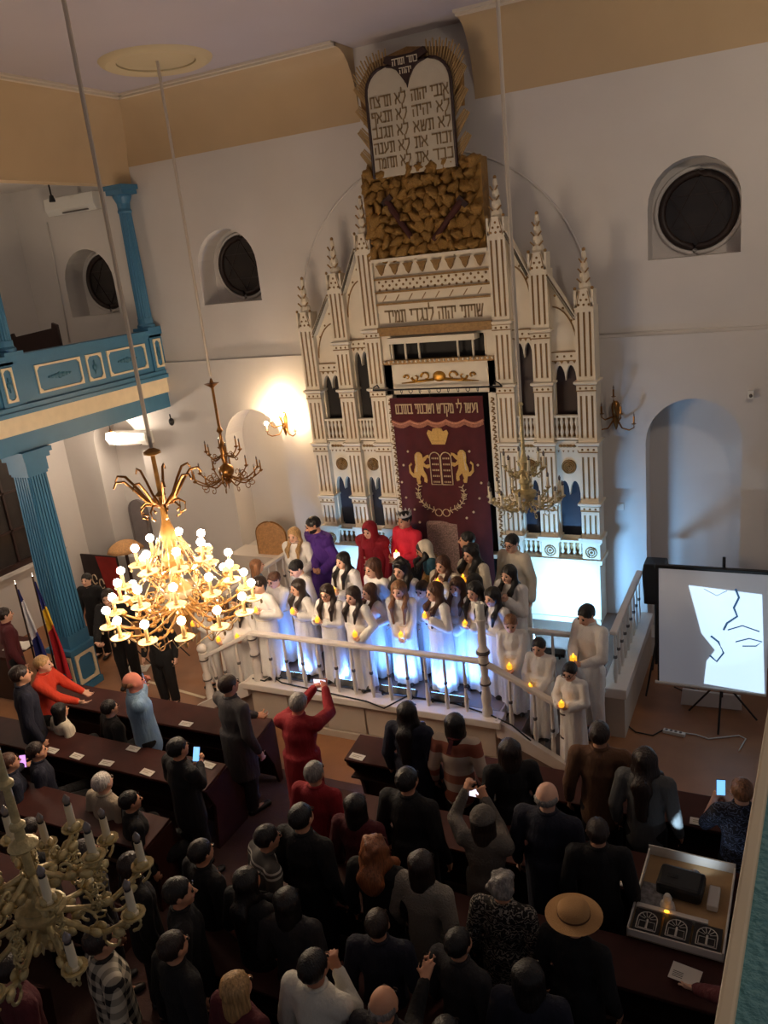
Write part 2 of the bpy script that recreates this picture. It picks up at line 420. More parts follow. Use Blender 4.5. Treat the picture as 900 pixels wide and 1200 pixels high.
# dark mullioned window in the aisle wall
pa, pb, pc = at((0, 532), x=XO), at((43, 530), x=XO), at((45, 655), x=XO)
y1, z0, z1 = pb.y, pc.z + 0.02, pa.z; y0 = y1 - 1.9
root = bpy.data.objects.new('window_4', None); col.objects.link(root); root.location = (XO, y0, z0); root['kind'] = 'structure'; ORIG[root.name] = root.location.copy()
fr = MB()
for a, b in ((y0, y0 + 0.09), (y1 - 0.09, y1)): fr.box(XO, XO + 0.08, a, b, z0, z1)
for a, b in ((z0, z0 + 0.1), (z1 - 0.1, z1)): fr.box(XO, XO + 0.08, y0, y1, a, b)
fr.build('window_frame', 'wood_dark', root)
for i in range(3): MB().box(XO, XO + 0.05, y0 + (y1 - y0) * (i + 1) / 4 - 0.02, y0 + (y1 - y0) * (i + 1) / 4 + 0.02, z0, z1).build('mullion', 'wood_dark', root)
for i in range(2): MB().box(XO, XO + 0.05, y0, y1, z0 + (z1 - z0) * (i + 1) / 3 - 0.02, z0 + (z1 - z0) * (i + 1) / 3 + 0.02).build('mullion', 'wood_dark', root)
for i in range(4):
    for j in range(3):
        a = y0 + (y1 - y0) * i / 4; b = z0 + (z1 - z0) * j / 3
        MB().box(XO, XO + 0.02, a, a + (y1 - y0) / 4, b, b + (z1 - z0) / 3).build('pane', 'glass_dark', root)
struct(MB().box(XO, XO + 0.14, y0 - 0.3, y1 + 0.1, z0 - 0.06, z0), 'trim_6', 'plaster')

# ------------------------------------------------------------------ left gallery
gal = bpy.data.objects.new('wall_gallery_left', None); col.objects.link(gal); gal.location = (XN, 0, 3.8); gal['kind'] = 'structure'; ORIG[gal.name] = gal.location.copy()
YG = -13.5
MB().box(XO, XN - 0.02, YG, -0.052, 4.02, 4.16).build('gallery_floor', 'plaster', gal)
MB().box(XN - 0.32, XN, YG, -0.052, 3.80, 4.06).build('beam', 'blue', gal)
MB().box(XN - 0.33, XN + 0.03, YG, -0.052, 4.06, 4.31).build('fascia', 'cream', gal)
m = MB(); m.box(XN - 0.12, XN + 0.08, YG, -0.052, 4.31, 4.37).box(XN - 0.12, XN + 0.05, YG, -0.002, 4.37, 4.44).build('moulding', 'blue', gal)
MB().box(XN - 0.12, XN, YG, -0.002, 4.44, 5.04).build('parapet', 'blue', gal)
m = MB(); m.box(XN - 0.16, XN + 0.06, YG, -0.002, 5.04, 5.12).box(XN - 0.14, XN + 0.03, YG, -0.002, 5.0, 5.04).build('handrail', 'blue', gal)
def gal_panel(y0, y1, z0, z1, x, orn=True):
    """moulded cream frame with chamfered corners and a small ornament, on the gallery front"""
    c = min(0.05, (y1 - y0) * 0.2); t = 0.028
    def ring(i):
        a0, a1, b0, b1 = y0 + i, y1 - i, z0 + i, z1 - i; k = c if i else 0
        return [(a0 + k, b0), (a1 - k, b0), (a1, b0 + k), (a1, b1 - k), (a1 - k, b1), (a0 + k, b1), (a0, b1 - k), (a0, b0 + k)]
    A, B = ring(0), ring(t); n = 8
    vs = [(x, p[0], p[1]) for p in A] + [(x + 0.02, p[0], p[1]) for p in A] + [(x + 0.02, p[0], p[1]) for p in B] + [(x, p[0], p[1]) for p in B]
    fs = []
    for k in range(3): fs += [(k * n + i, k * n + (i + 1) % n, (k + 1) * n + (i + 1) % n, (k + 1) * n + i) for i in range(n)]
    f = MB().add(vs, fs).build('panel_frame', 'cream', gal)
    cy, cz = (y0 + y1) / 2, (z0 + z1) / 2
    if orn:
        g = MB(); g.sphere((x + 0.004, cy, cz), (0.012, 0.05, 0.05), 8, 6)
        L = (y1 - y0) * 0.22
        if y1 - y0 > 0.5:
            for s in (-1, 1):
                for k in range(3): g.sphere((x + 0.004, cy + s * (0.07 + L * 0.33 * k), cz), (0.01, 0.05 - 0.01 * k, 0.035 - 0.009 * k), 8, 6)
        else:
            for s in (-1, 1): g.sphere((x + 0.004, cy, cz + s * 0.07), (0.01, 0.02, 0.04), 6, 5)
        g.build('ornament', 'blue_dark', f, smooth=True)
def gy(px, py): return at((px, py), x=XN).y
PY = -3.07
bay = abs(PY)
for base in (0.0, -3.07, -6.14, -9.2):
    gal_panel(base - 0.24, base - 0.06, 4.50, 4.97, XN + 0.03)
    MB().box(XN - 0.14, XN + 0.03, base - 0.30, base - 0.002, 4.37, 5.05).build('pedestal', 'blue', gal)
    gal_panel(base - 1.30, base - 0.42, 4.53, 4.93, XN)
    gal_panel(base - 1.75, base - 1.42, 4.53, 4.93, XN)
    gal_panel(base - 2.72, base - 1.86, 4.53, 4.93, XN)
# a dark bench back and small items seen over the gallery rail
bq = at((38, 390), x=-6.0)
o = MB().prism([(0, 0), (0.9, 0), (0.9, 0.62), (0.82, 0.66), (0.8, 0.58), (0.12, 0.5), (0.1, 0.56), (0.0, 0.52)], -0.03, 0.03).build('gallery_bench', 'wood_dark', loc=(bq.x - 0.55, bq.y, 4.16 + 0.62)); o.rotation_euler.z = 0.25
tag(o, 'dark wooden bench back rising above the blue gallery rail', 'bench')
MB().box(0.0, 0.9, -0.05, 0.4, -0.62, 0.0).build('seat_box', 'wood_dark', o, local=True)

# fluted columns of the gallery
def square_pillar():
    t = bpy.data.objects.new('gallery_pillar', None); col.objects.link(t); t.location = (XN - 0.17, PY, 0); ORIG[t.name] = t.location.copy()
    tag(t, 'blue fluted square pillar on a panelled pedestal, carrying the gallery', 'pillar')
    a = 0.245
    MB().box(-a, a, -a, a, 0.0, 0.10).box(-a + .02, a - .02, -a + .02, a - .02, 0.10, 0.66).box(-a - 0.02, a + .02, -a - .02, a + .02, 0.66, 0.74).build('pedestal', 'blue', t, local=True)
    for k in range(4):
        R = Matrix.Rotation(k * PI / 2, 4, 'Z')
        fr = MB(); x0, x1, z0, z1 = -0.19, 0.19, 0.14, 0.62
        ring = lambda i, c: [(x0 + i + c, z0 + i), (x1 - i - c, z0 + i), (x1 - i, z0 + i + c), (x1 - i, z1 - i - c), (x1 - i - c, z1 - i), (x0 + i + c, z1 - i), (x0 + i, z1 - i - c), (x0 + i, z0 + i + c)]
        A, B = ring(0, 0), ring(0.045, 0.05); n = 8; y = -a + .02
        vs = [(p[0], y, p[1]) for p in A] + [(p[0], y - 0.02, p[1]) for p in A] + [(p[0], y - 0.02, p[1]) for p in B] + [(p[0], y, p[1]) for p in B]
        fs = [(j * n + i, j * n + (i + 1) % n, (j + 1) * n + (i + 1) % n, (j + 1) * n + i) for j in range(3) for i in range(n)]
        fr.add(vs, fs).xf(R).build('panel_frame', 'cream', t, local=True)
    sh = MB(); b0, b1 = 0.19, 0.155; zb, zt = 0.95, 3.45
    sh.add([(s * b0, q * b0, zb) for s, q in ((-1, -1), (1, -1), (1, 1), (-1, 1))] + [(s * b1, q * b1, zt) for s, q in ((-1, -1), (1, -1), (1, 1), (-1, 1))], [(0, 1, 5, 4), (1, 2, 6, 5), (2, 3, 7, 6), (3, 0, 4, 7), (4, 5, 6, 7)])
    sh.build('shaft', 'blue', t, local=True)
    for k in range(4):
        R = Matrix.Rotation(k * PI / 2, 4, 'Z')
        for i in range(6):
            u = -1 + 2 * (i + 0.5) / 6
            r = MB().bar((u * b0 * 0.94, -b0 - 0.006, zb), (u * b1 * 0.94, -b1 - 0.006, zt), 0.03, 0.024, (0, 1, 0)).xf(R).build('flute_rib', 'blue', t, local=True)
    MB().box(-0.2, 0.2, -0.2, 0.2, 0.74, 0.95).build('plinth', 'blue', t, local=True)
    MB().box(-0.175, 0.175, -0.175, 0.175, 3.43, 3.47).box(-0.19, 0.19, -0.19, 0.19, 3.47, 3.66).box(-0.23, 0.23, -0.23, 0.23, 3.66, 3.73).box(-0.26, 0.26, -0.26, 0.26, 3.73, 3.80).build('capital', 'blue', t, local=True)
square_pillar()
def round_column(y, label):
    t = thing('gallery_column', label, 'column', (XN - 0.07, y, 5.12), group='fluted gallery columns')
    MB().box(-0.16, 0.16, -0.16, 0.16, 0, 0.05).lathe([(0.15, 0.05), (0.15, 0.09), (0.125, 0.12), (0.125, 0.2)], n=20).build('base', 'blue', t, local=True)
    MB().lathe([(0.115, 0.2), (0.112, 0.9), (0.098, 1.85)], n=36, flute=0.09).build('shaft', 'blue_dark' if False else 'blue', t, local=True)
    MB().lathe([(0.105, 1.85), (0.115, 1.88), (0.10, 1.92), (0.105, 2.0), (0.15, 2.10), (0.15, 2.13)], n=20).box(-0.17, 0.17, -0.17, 0.17, 2.13, 2.2).box(-0.19, 0.19, -0.19, 0.19, 2.2, 2.27).build('capital', 'blue', t, local=True)
round_column(-0.2, 'blue fluted column standing on the gallery rail against the far wall')
round_column(PY, 'blue fluted gallery column nearer the camera at the left edge of the picture')

# ------------------------------------------------------------------ right gallery rail just under the camera
galr = bpy.data.objects.new('wall_gallery_right', None); col.objects.link(galr); galr.location = (4.48, -6, 4.0); galr['kind'] = 'structure'; ORIG[galr.name] = galr.location.copy()
SK = Matrix(((1, 0.054, 0, 0.054 * 10.34), (0, 1, 0, 0), (0, 0, 1, 0), (0, 0, 0, 1)))     # the rail opens slightly outwards towards the far wall
MB().box(4.496, 5.1, -13, -0.1, 5.0, 5.09).xf(SK).build('rail_top', 'teal', galr)
e = MB().box(4.480, 4.497, -13, -0.1, 5.03, 5.10).xf(SK).build('rail_edge', 'cream', galr, bevel=0.004)
MB().box(4.54, 4.7, -13, -0.1, 4.0, 5.0).xf(SK).build('parapet', 'blue', galr)
MB().box(4.54, 7.0, -13, -0.1, 3.9, 4.0).xf(SK).build('gallery_floor', 'plaster', galr)
# ================================================================== the ark
AX, AY = 0.155, -0.48           # centre line and front plane of the towers
ark = thing('torah_ark', 'tall white and gold gothic ark with pinnacles against the far wall', 'ark', (AX, AY, 0.62))
TW = 0.24
def dup_mesh(cache, key, make):
    if key not in cache: cache[key] = make()
    return cache[key]
_mc = {}
def slot_mesh(h):
    def mk():
        r = 0.014; p = circle(0, h / 2 - r, r, 7, 0, PI, False) + circle(0, -h / 2 + r, r, 7, PI, 2 * PI, False)
        return MB().prism(p, -0.004, 0.0).mesh('flute', 'ark_gold')
    return dup_mesh(_mc, ('slot', round(h, 3)), mk)
def pier(x, z0, z1, parent):
    """fluted pier section: recessed gold slots between proud ribs"""
    h = z1 - z0; m = MB(); hw = TW / 2
    m.box(x - hw, x + hw, AY + 0.02, AY + 0.30, z0, z1)
    t = min(0.06, h * 0.14)
    for a, b in ((-hw, -0.086), (-0.058, -0.014), (0.014, 0.058), (0.086, hw)): m.box(x + a, x + b, AY, AY + 0.019, z0 + t, z1 - t)
    m.box(x - hw, x + hw, AY, AY + 0.019, z0, z0 + t).box(x - hw, x + hw, AY, AY + 0.019, z1 - t, z1)
    p = m.build('pier', 'ark_white', parent)
    for dx in (-0.072, 0.0, 0.072):
        link('flute', slot_mesh(h - 2 * t), p, Vector((x + dx, AY + 0.019, (z0 + z1) / 2)) - ORIG[p.name])
    return p
def dots(pts, y, parent, r=0.017, name='stud'):
    m = MB()
    for x, z in pts: m.add([(x + r * math.cos(k * PI / 3), y, z + r * math.sin(k * PI / 3)) for k in range(6)] + [(x, y - 0.012, z)], [(k, (k + 1) % 6, 6) for k in range(6)])
    return tag(m.build(name, 'ark_gold', parent), kind='stuff')
def cornice(x, z0, z1, parent):
    hw = TW / 2; m = MB(); h = z1 - z0
    m.box(x - hw - 0.005, x + hw + 0.005, AY - 0.012, AY + 0.3, z0, z0 + h * 0.62)
    a, b = hw + 0.005, hw + 0.035
    zz = [z0 + h * 0.62, z0 + h * 0.80, z1]
    m.add([(x - a, AY - .012, zz[0]), (x + a, AY - .012, zz[0]), (x + a, AY + .3, zz[0]), (x - a, AY + .3, zz[0]),
           (x - b, AY - .045, zz[1]), (x + b, AY - .045, zz[1]), (x + b, AY + .3, zz[1]), (x - b, AY + .3, zz[1])], [(0, 1, 5, 4), (1, 2, 6, 5), (3, 0, 4, 7), (4, 5, 6, 7), (0, 3, 2, 1)])
    m.box(x - b, x + b, AY - .045, AY + .3, zz[1], z1)
    c = m.build('cornice', 'ark_white', parent)
    dots([(x + d, z0 + h * 0.31) for d in (-0.075, 0, 0.075)], AY - 0.013, c)
    g = MB().box(x - hw - .008, x + hw + .008, AY - 0.018, AY, z0, z0 + 0.014).box(x - hw - .008, x + hw + .008, AY - 0.018, AY, z0 + h * 0.58, z0 + h * 0.58 + 0.012); g.build('gold_line', 'ark_gold', c)
    return c
def crown(x, z0, z1, ztip, parent):
    """pinnacle: gable with studs, two small posts and a crocketed spire"""
    hw = TW / 2; h = z1 - z0
    m = MB(); m.prism([(x - hw, z0), (x + hw, z0), (x + 0.05, z1 + 0.02), (x - 0.05, z1 + 0.02)], AY, AY + 0.2)
    for s in (-1, 1): m.box(x + s * (hw - 0.012) - 0.014, x + s * (hw - 0.012) + 0.014, AY, AY + 0.2, z0, z1 + 0.01)
    c = m.build('gable', 'ark_white', parent)
    dots([(x + d, z0 + 0.03) for d in (-0.065, 0, 0.065)] + [(x + d, z0 + 0.09) for d in (-0.035, 0.035)] + [(x, z0 + 0.15)], AY - 0.001, c)
    g = MB()
    for s in (-1, 1):
        g.bar((x + s * (hw - 0.03), AY - 0.002, z0), (x + s * 0.05, AY - 0.002, z1), 0.008, 0.008, (0, 1, 0))
        g.sphere((x + s * (hw - 0.012), AY + 0.02, z1 + 0.03), 0.022, 6, 5)
    g.build('gold_line', 'ark_gold', c)
    H = ztip - z1; prof = []; nseg = 4
    for i in range(nseg):
        a = i / nseg; b = (i + 1) / nseg; r = 0.066 * (1 - a) + 0.014
        prof += [(r * 0.72, z1 + H * a), (r, z1 + H * (a + 0.10)), (r * 0.86, z1 + H * (a + 0.2)), (r * 0.6, z1 + H * (b - 0.01))]
    s = MB().lathe([(r, z) for r, z in prof] + [(0.008, ztip)], (x, AY + 0.1, 0), 8).build('spire', 'ark_white', parent)
    k = MB()
    for i in range(1, nseg):
        zz = z1 + H * i / nseg; r = 0.066 * (1 - i / nseg) + 0.022
        for q in (-1, 1): k.bar((x + q * r * 0.4, AY + 0.04, zz - 0.025), (x + q * (r + 0.012), AY + 0.04, zz + 0.03), 0.016, 0.016, (0, 1, 0))
    k.sphere((x, AY + 0.1, ztip + 0.012), (0.024, 0.024, 0.026), 8, 6); tag(k.build('crocket', 'ark_gold', s), kind='stuff')

TOW = {2.045: ([(4.07, 5.0)], 5.0, 5.2, 5.68, []), 1.475: ([(4.07, 4.64), (4.76, 5.5)], 5.5, 5.7, 6.17, [(4.64, 4.76)]), 0.96: ([(4.07, 4.78), (4.90, 5.98)], 5.98, 6.18, 6.66, [(4.78, 4.90)])}
for sgn in (-1, 1):
    for dx, (upper, zc0, zc1, ztip, cor) in TOW.items():
        x = AX + sgn * dx
        t = MB().box(x - 0.08, x + 0.08, AY + 0.18, AY + 0.43, 1.6, zc0).build('tower', 'ark_white', ark)
        for a, b in [(1.92, 2.30), (2.42, 3.12), (3.26, 3.94)] + upper: pier(x, a, b, t)
        for a, b in [(2.30, 2.42), (3.12, 3.26), (3.94, 4.07)] + cor: cornice(x, a, b, t)
        crown(x, zc0, zc1, ztip, t)
        hw = TW / 2
        f = MB().box(x - hw, x + hw, AY - 0.01, AY + 0.4, 1.58, 1.84); f.box(x - hw - .04, x + hw + .04, AY - 0.05, AY + 0.3, 1.87, 1.92).box(x - hw - .02, x + hw + .02, AY - 0.03, AY + 0.3, 1.84, 1.87); f = f.build('foot_block', 'ark_white', t)
        rr = MB()
        for r in (0.075, 0.045): rr.tube([(x + r * math.cos(a), AY - 0.012, 1.71 + r * math.sin(a)) for a in np.linspace(0, 2 * PI, 17)[:-1]], 0.010, 5, True)
        rr.sphere((x, AY - 0.01, 1.71), (0.022, 0.015, 0.022), 8, 5); rr.build('rosette_disc', 'ark_gold', f, smooth=True)

BY = AY + 0.10                 # bay plane
def bay_wall(x0, x1, z0, z1, holes, parent, name='bay_panel', y=BY, n=20):
    """panel with double lancet openings (z bottom, z spring, arch height, half width)"""
    cx = (x0 + x1) / 2; m = MB(); hwm = (x1 - x0) / 2
    xs = sorted({x0, x1} | {cx + u * h[3] for h in holes for u in np.linspace(-1, 1, n + 1)})
    def top(h, x):
        u = (x - cx) / h[3]; v = (abs(u) - 0.5) / 0.5
        return h[1] + h[2] * max(0, 1 - v * v) ** 0.6
    def zt(x): return z1(x) if callable(z1) else z1
    for a, b in zip(xs[:-1], xs[1:]):
        mid = (a + b) / 2; la = lb = z0
        for h in sorted(holes):
            if abs(mid - cx) < h[3]:
                m.add([(a, y, la), (b, y, lb), (b, y, h[0]), (a, y, h[0])], [(0, 1, 2, 3)])
                la, lb = top(h, a), top(h, b)
                m.add([(a, y, la), (b, y, lb), (b, y + 0.08, lb), (a, y + 0.08, la)], [(0, 1, 2, 3)])
        m.add([(a, y, la), (b, y, lb), (b, y, zt(b)), (a, y, zt(a))], [(0, 1, 2, 3)])
    for h in holes:
        for s in (-1, 1):
            x = cx + s * h[3]; m.add([(x, y, h[0]), (x, y + .08, h[0]), (x, y + .08, h[1]), (x, y, h[1])], [(0, 1, 2, 3)])
    return m.build(name, 'ark_white', parent)
balus = MB().lathe([(0.016, 0), (0.016, 0.1), (0.026, 0.25), (0.012, 0.5), (0.026, 0.75), (0.016, 0.9), (0.016, 1.0)], n=7).mesh('baluster', 'ark_white'); shade(balus)
def mini_rail(x0, x1, z0, z1, parent, n=5):
    r = MB().box(x0, x1, BY - 0.07, BY - 0.005, z1 - 0.03, z1).build('balustrade_rail', 'ark_white', parent)
    MB().box(x0, x1, BY - 0.07, BY - 0.005, z0, z0 + 0.03).build('balustrade_sill', 'ark_white', parent)
    for i in range(n):
        x = x0 + (x1 - x0) * (i + 0.5) / n
        o = link('baluster', balus, r, Vector((x, BY - 0.04, z0 + 0.03)) - ORIG[r.name]); o.scale = (1, 1, z1 - z0 - 0.06)
    MB().box(x0, x1, BY - 0.004, BY - 0.001, z0, z1).build('shadow_panel', 'ark_gold', r)  # gold panel behind the balusters
for sgn in (-1, 1):
    for (da, db, ztop, zw) in ((2.045 - TW / 2, 1.475 + TW / 2, (4.86, 5.40), 4.10), (1.475 - TW / 2, 0.96 + TW / 2, (5.42, 5.98), 4.42)):
        xa, xb = sorted((AX + sgn * da, AX + sgn * db))
        lo, hi = ztop if sgn < 0 else ztop[::-1]
        cx = (xa + xb) / 2; hwid = (xb - xa) / 2 - 0.02
        # solid rear body, dark behind the openings
        zf = lambda x, xa=xa, xb=xb, lo=lo, hi=hi: lo + (hi - lo) * (x - xa) / (xb - xa)
        bw = bay_wall(xa, xb, 1.6, zf, [(1.92, 2.50, 0.20, hwid), (3.62, zw - 0.03, 0.20, hwid)], ark)
        MB().box(xa, xb, BY + 0.08, BY + 0.3, 1.6, 3.3).build('recess_back', 'ark_shadow', bw)  # dark panel carries the shade inside the lower openings
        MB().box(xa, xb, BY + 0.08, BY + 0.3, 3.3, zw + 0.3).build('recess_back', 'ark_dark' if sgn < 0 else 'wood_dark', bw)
        # raking cornice
        a, b = (xa, lo), (xb, hi)
        g = MB().bar((a[0], BY - 0.05, a[1] + 0.02), (b[0], BY - 0.05, b[1] + 0.02), 0.05, 0.14, (0, 1, 0)).build('raking_cornice', 'ark_white', bw)
        k = MB()
        for off, w_ in ((0.035, 0.018), (-0.01, 0.016)): k.bar((a[0], BY - 0.11, a[1] + off), (b[0], BY - 0.11, b[1] + off), w_, 0.02, (0, 1, 0))
        k.build('gold_line', 'ark_gold', g)
        dots([(a[0] + (b[0] - a[0]) * u, a[1] + (b[1] - a[1]) * u - 0.13) for u in (0.2, 0.5, 0.8)], BY - 0.001, bw)
        # arched rib under the rake, dotted strip, scallops
        q = MB(); s0 = min(lo, hi) - 0.10
        ex = xb if hi > lo else xa; st = -1 if hi > lo else 1
        q.tube([(ex + st * (xb - xa) * math.cos(t), BY - 0.006, s0 - 0.28 + 0.55 * math.sin(t)) for t in np.linspace(0.1, PI / 2 - 0.1, 10)], 0.010, 5); q.build('arched_rib', 'ark_gold', bw)
        zz = zw + 0.24
        MB().box(xa, xb, BY - 0.03, BY, zz, zz + 0.10).build('string_course', 'ark_white', bw)
        dots([(cx + d, zz + 0.05) for d in (-0.09, 0, 0.09)], BY - 0.032, bw)
        MB().box(xa, xb, BY - 0.036, BY, zz - 0.012, zz).box(xa, xb, BY - 0.036, BY, zz + 0.10, zz + 0.112).build('gold_line', 'ark_gold', bw)
        sc = MB()
        for i in range(4): sc.prism([(xa + (i + .2) * (xb - xa) / 4, zz - 0.012), (xa + (i + .8) * (xb - xa) / 4, zz - 0.012), (xa + (i + .5) * (xb - xa) / 4, zz - 0.05)][::-1], BY - 0.012, BY)
        sc.build('scallop', 'ark_gold', bw)
        mini_rail(xa, xb, 3.29, 3.62, bw); mini_rail(xa, xb, 1.60, 1.86, bw, 4)
        c = MB().box(xa, xb, BY - 0.05, BY, 3.14, 3.27).build('string_course', 'ark_white', bw)
        orn = MB()
        for i in range(5): orn.sphere((cx + (i - 2) * 0.045, BY - 0.052, 3.20), (0.03, 0.015, 0.022), 6, 5)
        orn.build('leaf_ornament', 'ark_gold', c, smooth=True)
        sc = MB()
        for i in range(5): sc.prism([(xa + (i + .2) * (xb - xa) / 5, 3.14), (xa + (i + .8) * (xb - xa) / 5, 3.14), (xa + (i + .5) * (xb - xa) / 5, 3.10)][::-1], BY - 0.012, BY)
        sc.build('scallop', 'ark_gold', bw)
        d = MB().prism(circle(cx, 2.90, 0.10, 24), BY - 0.012, BY)
        for r in (0.088, 0.062, 0.036): d.tube([(cx + r * math.cos(t), BY - 0.014, 2.90 + r * math.sin(t)) for t in np.linspace(0, 2 * PI, 21)[:-1]], 0.009, 5, True)
        d.sphere((cx, BY - 0.014, 2.90), 0.018, 8, 6); d.build('rosette_disc', 'ark_gold', bw, smooth=True)
# ledge and plain plinth
MB().box(AX - 2.19, AX + 2.19, AY - 0.03, -0.06, 1.54, 1.60).build('plinth_ledge', 'ark_white', ark)
for sgn in (-1, 1):
    a, b = sorted((AX + sgn * 0.80, AX + sgn * 2.15)); MB().box(a, b, AY + 0.02, -0.06, 0.62, 1.54).build('plinth', 'ark_white', ark)
    MB().box(a, b, AY - 0.01, AY + 0.02, 0.62, 0.70).build('plinth_base', 'ark_white', ark)
# central part
C0, C1 = AX - 0.84, AX + 0.84; CY = AY + 0.05
cb = MB().box(C0, C1, CY, -0.06, 4.76, 5.84).box(C0, C0 + 0.12, CY, -0.06, 0.62, 4.76).box(C1 - 0.12, C1, CY, -0.06, 0.62, 4.76).box(C0, C1, CY, -0.06, 3.96, 4.40).build('centre_body', 'ark_white', ark)
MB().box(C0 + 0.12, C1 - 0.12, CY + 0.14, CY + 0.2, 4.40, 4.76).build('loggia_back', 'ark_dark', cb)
lc = MB().lathe([(0.022, 0), (0.016, 0.04), (0.018, 0.2), (0.014, 0.30), (0.024, 0.36)], n=8).mesh('loggia_column', 'ark_white'); shade(lc)
for u in (-0.70, -0.49, -0.28, 0.30, 0.52, 0.70): link('loggia_column', lc, cb, Vector((AX + u, CY + 0.03, 4.41)) - ORIG[cb.name])
MB().box(C0 + 0.14, C1 - 0.24, CY - 0.12, CY + 0.1, 4.69, 4.77).build('loggia_canopy', 'ark_white', cb)
MB().box(C0, C1, CY - 0.03, CY + 0.1, 4.39, 4.45).build('loggia_sill', 'ark_gold', cb)
d = MB()
for i in range(24): d.sphere((C0 + (i + .5) * 1.68 / 24, CY - 0.035, 4.43), 0.018, 6, 5)
d.build('bead_row', 'ark_white', cb)
for (z0, z1, p, mt) in ((4.80, 4.86, 0.06, 'ark_gold'), (4.86, 4.92, 0.10, 'ark_gold'), (5.22, 5.245, 0.04, 'ark_gold'), (5.38, 5.405, 0.04, 'ark_gold'), (5.56, 5.585, 0.04, 'ark_gold'), (5.80, 5.84, 0.08, 'ark_white')):
    MB().box(C0, C1, CY - p, CY, z0, z1).build('moulding', mt, cb)
text_obj('שויתי יהוה לנגדי תמיד', 'inscription', 'letter', 0.24, (AX - 0.01, CY - 0.004, 5.06), cb, width=1.44)
for i in range(8):
    x = C0 + 0.12 + i * 0.2; MB().bar((x - 0.03, CY - 0.006, 5.27), (x + 0.03, CY - 0.006, 5.35), 0.010, 0.012, (0, 1, 0)).build('ribbon_stroke', 'ark_gold', cb)
dots([(C0 + 0.06 + i * 0.104 + (0.052 if j == 1 else 0), 5.43 + j * 0.052) for j in range(3) for i in range(16 - (j == 1))], CY - 0.001, cb, 0.019)
for i in range(8):
    x = C0 + 0.12 + i * 0.205
    MB().prism([(x - 0.075, 5.76), (x - 0.045, 5.71), (x - 0.03, 5.66), (x, 5.62), (x + 0.03, 5.66), (x + 0.045, 5.71), (x + 0.075, 5.76)], CY - 0.04, CY).build('corbel', 'ark_gold', cb)
# carved scrollwork above the curtain
sc = MB(); sc.sphere((AX - 0.0, CY - 0.004, 4.20), (0.10, 0.03, 0.075), 14, 8)
for s in (-1, 1):
    for k, (ox, r) in enumerate(((0.20, 0.075), (0.36, 0.06), (0.49, 0.045))):
        pts = [(AX + s * (ox + r * (1 - t / 7) * math.cos(t)), CY - 0.012, 4.20 + (-1) ** k * r * (1 - t / 7) * math.sin(t)) for t in np.linspace(0, 5, 14)]
        sc.tube(pts, [0.018 - 0.0008 * i for i in range(14)], 6)
    sc.tube([(AX + s * 0.08, CY - 0.01, 4.16), (AX + s * 0.3, CY - 0.01, 4.14), (AX + s * 0.58, CY - 0.01, 4.12)], [0.02, 0.018, 0.006], 6)
sc.build('scroll_carving', 'gold', cb, smooth=True)
# carved uprights beside the curtain
for s in (-1, 1):
    x = AX + s * 0.775; u = MB().box(x - 0.055, x + 0.055, CY - 0.06, CY + 0.02, 0.62, 3.96).build('carved_upright', 'ark_white', cb)
    g = MB()
    for i in range(24): g.tube([(x + 0.03 * math.sin(t * 2), CY - 0.063, 0.8 + i * 0.13 + 0.02 * t) for t in np.linspace(0, 5, 8)], 0.011, 5)
    g.build('vine_carving', 'ark_gold', u, smooth=True)
MB().box(C0 + 0.1, C1 - 0.1, CY + 0.06, CY + 0.1, 0.62, 3.96).build('door_back', 'ark_dark', cb)

# golden rocks with two hammer shafts
RX0, RX1, RZ0, RZ1 = -0.735, 0.955, 5.84, 6.98
rk = MB().box(RX0, RX1, CY + 0.02, CY + 0.28, RZ0, RZ1 - 0.03).build('rock_mass', 'rock_gold', ark)
rng = random.Random(3)
def lump(seed):
    r = random.Random(seed); ph = [r.uniform(0, 6) for _ in range(6)]
    m = MB().sphere((0, 0, 0), 1, 16, 11)
    m.v = [tuple(c * (1 + 0.24 * math.sin(3 * v[0] + ph[0]) * math.cos(3 * v[2] + ph[1]) + 0.14 * math.sin(6 * v[2] + ph[2] + 5 * v[0]) + 0.07 * math.sin(11 * v[0] + ph[3]) * math.sin(9 * v[2] + ph[4])) for c in v) for v in m.v]
    me = m.mesh('rock', 'rock_gold'); shade(me, True); return me
lumps = [lump(i) for i in range(5)]
nx, nz = 11, 8
for j in range(nz):
    for i in range(nx):
        x = RX0 + 0.08 + (RX1 - RX0 - 0.16) * (i + (0.5 if j % 2 else 0)) / (nx - 0.5) + rng.uniform(-.02, .02)
        z = RZ0 + 0.07 + (RZ1 - RZ0 - 0.14) * j / (nz - 1) + rng.uniform(-.02, .02)
        x = min(max(x, RX0 + 0.07), RX1 - 0.07)
        o = link('rock', lumps[rng.randrange(5)], rk, Vector((x, CY + 0.0, z)) - ORIG[rk.name])
        o.scale = (rng.uniform(.07, .13), rng.uniform(.04, .12), rng.uniform(.05, .09)); o.rotation_euler = (rng.uniform(-.4, .4), rng.uniform(0, 6), rng.uniform(-.4, .4))
for (p, q) in (((453, 236), (482, 278)), ((541, 235), (508, 281))):
    a, b = at(p, y=CY - 0.07), at(q, y=CY - 0.07)
    h = MB().tube([a, b], [0.05, 0.035], 10).build('hammer_shaft', 'wood_pew', rk, smooth=40)
    d = (b - a).normalized(); n = Vector((d.z, 0, -d.x))
    MB().bar(a - n * 0.10, a + n * 0.06, 0.07, 0.08, (0, 1, 0)).build('hammer_head', 'wood_dark', h)

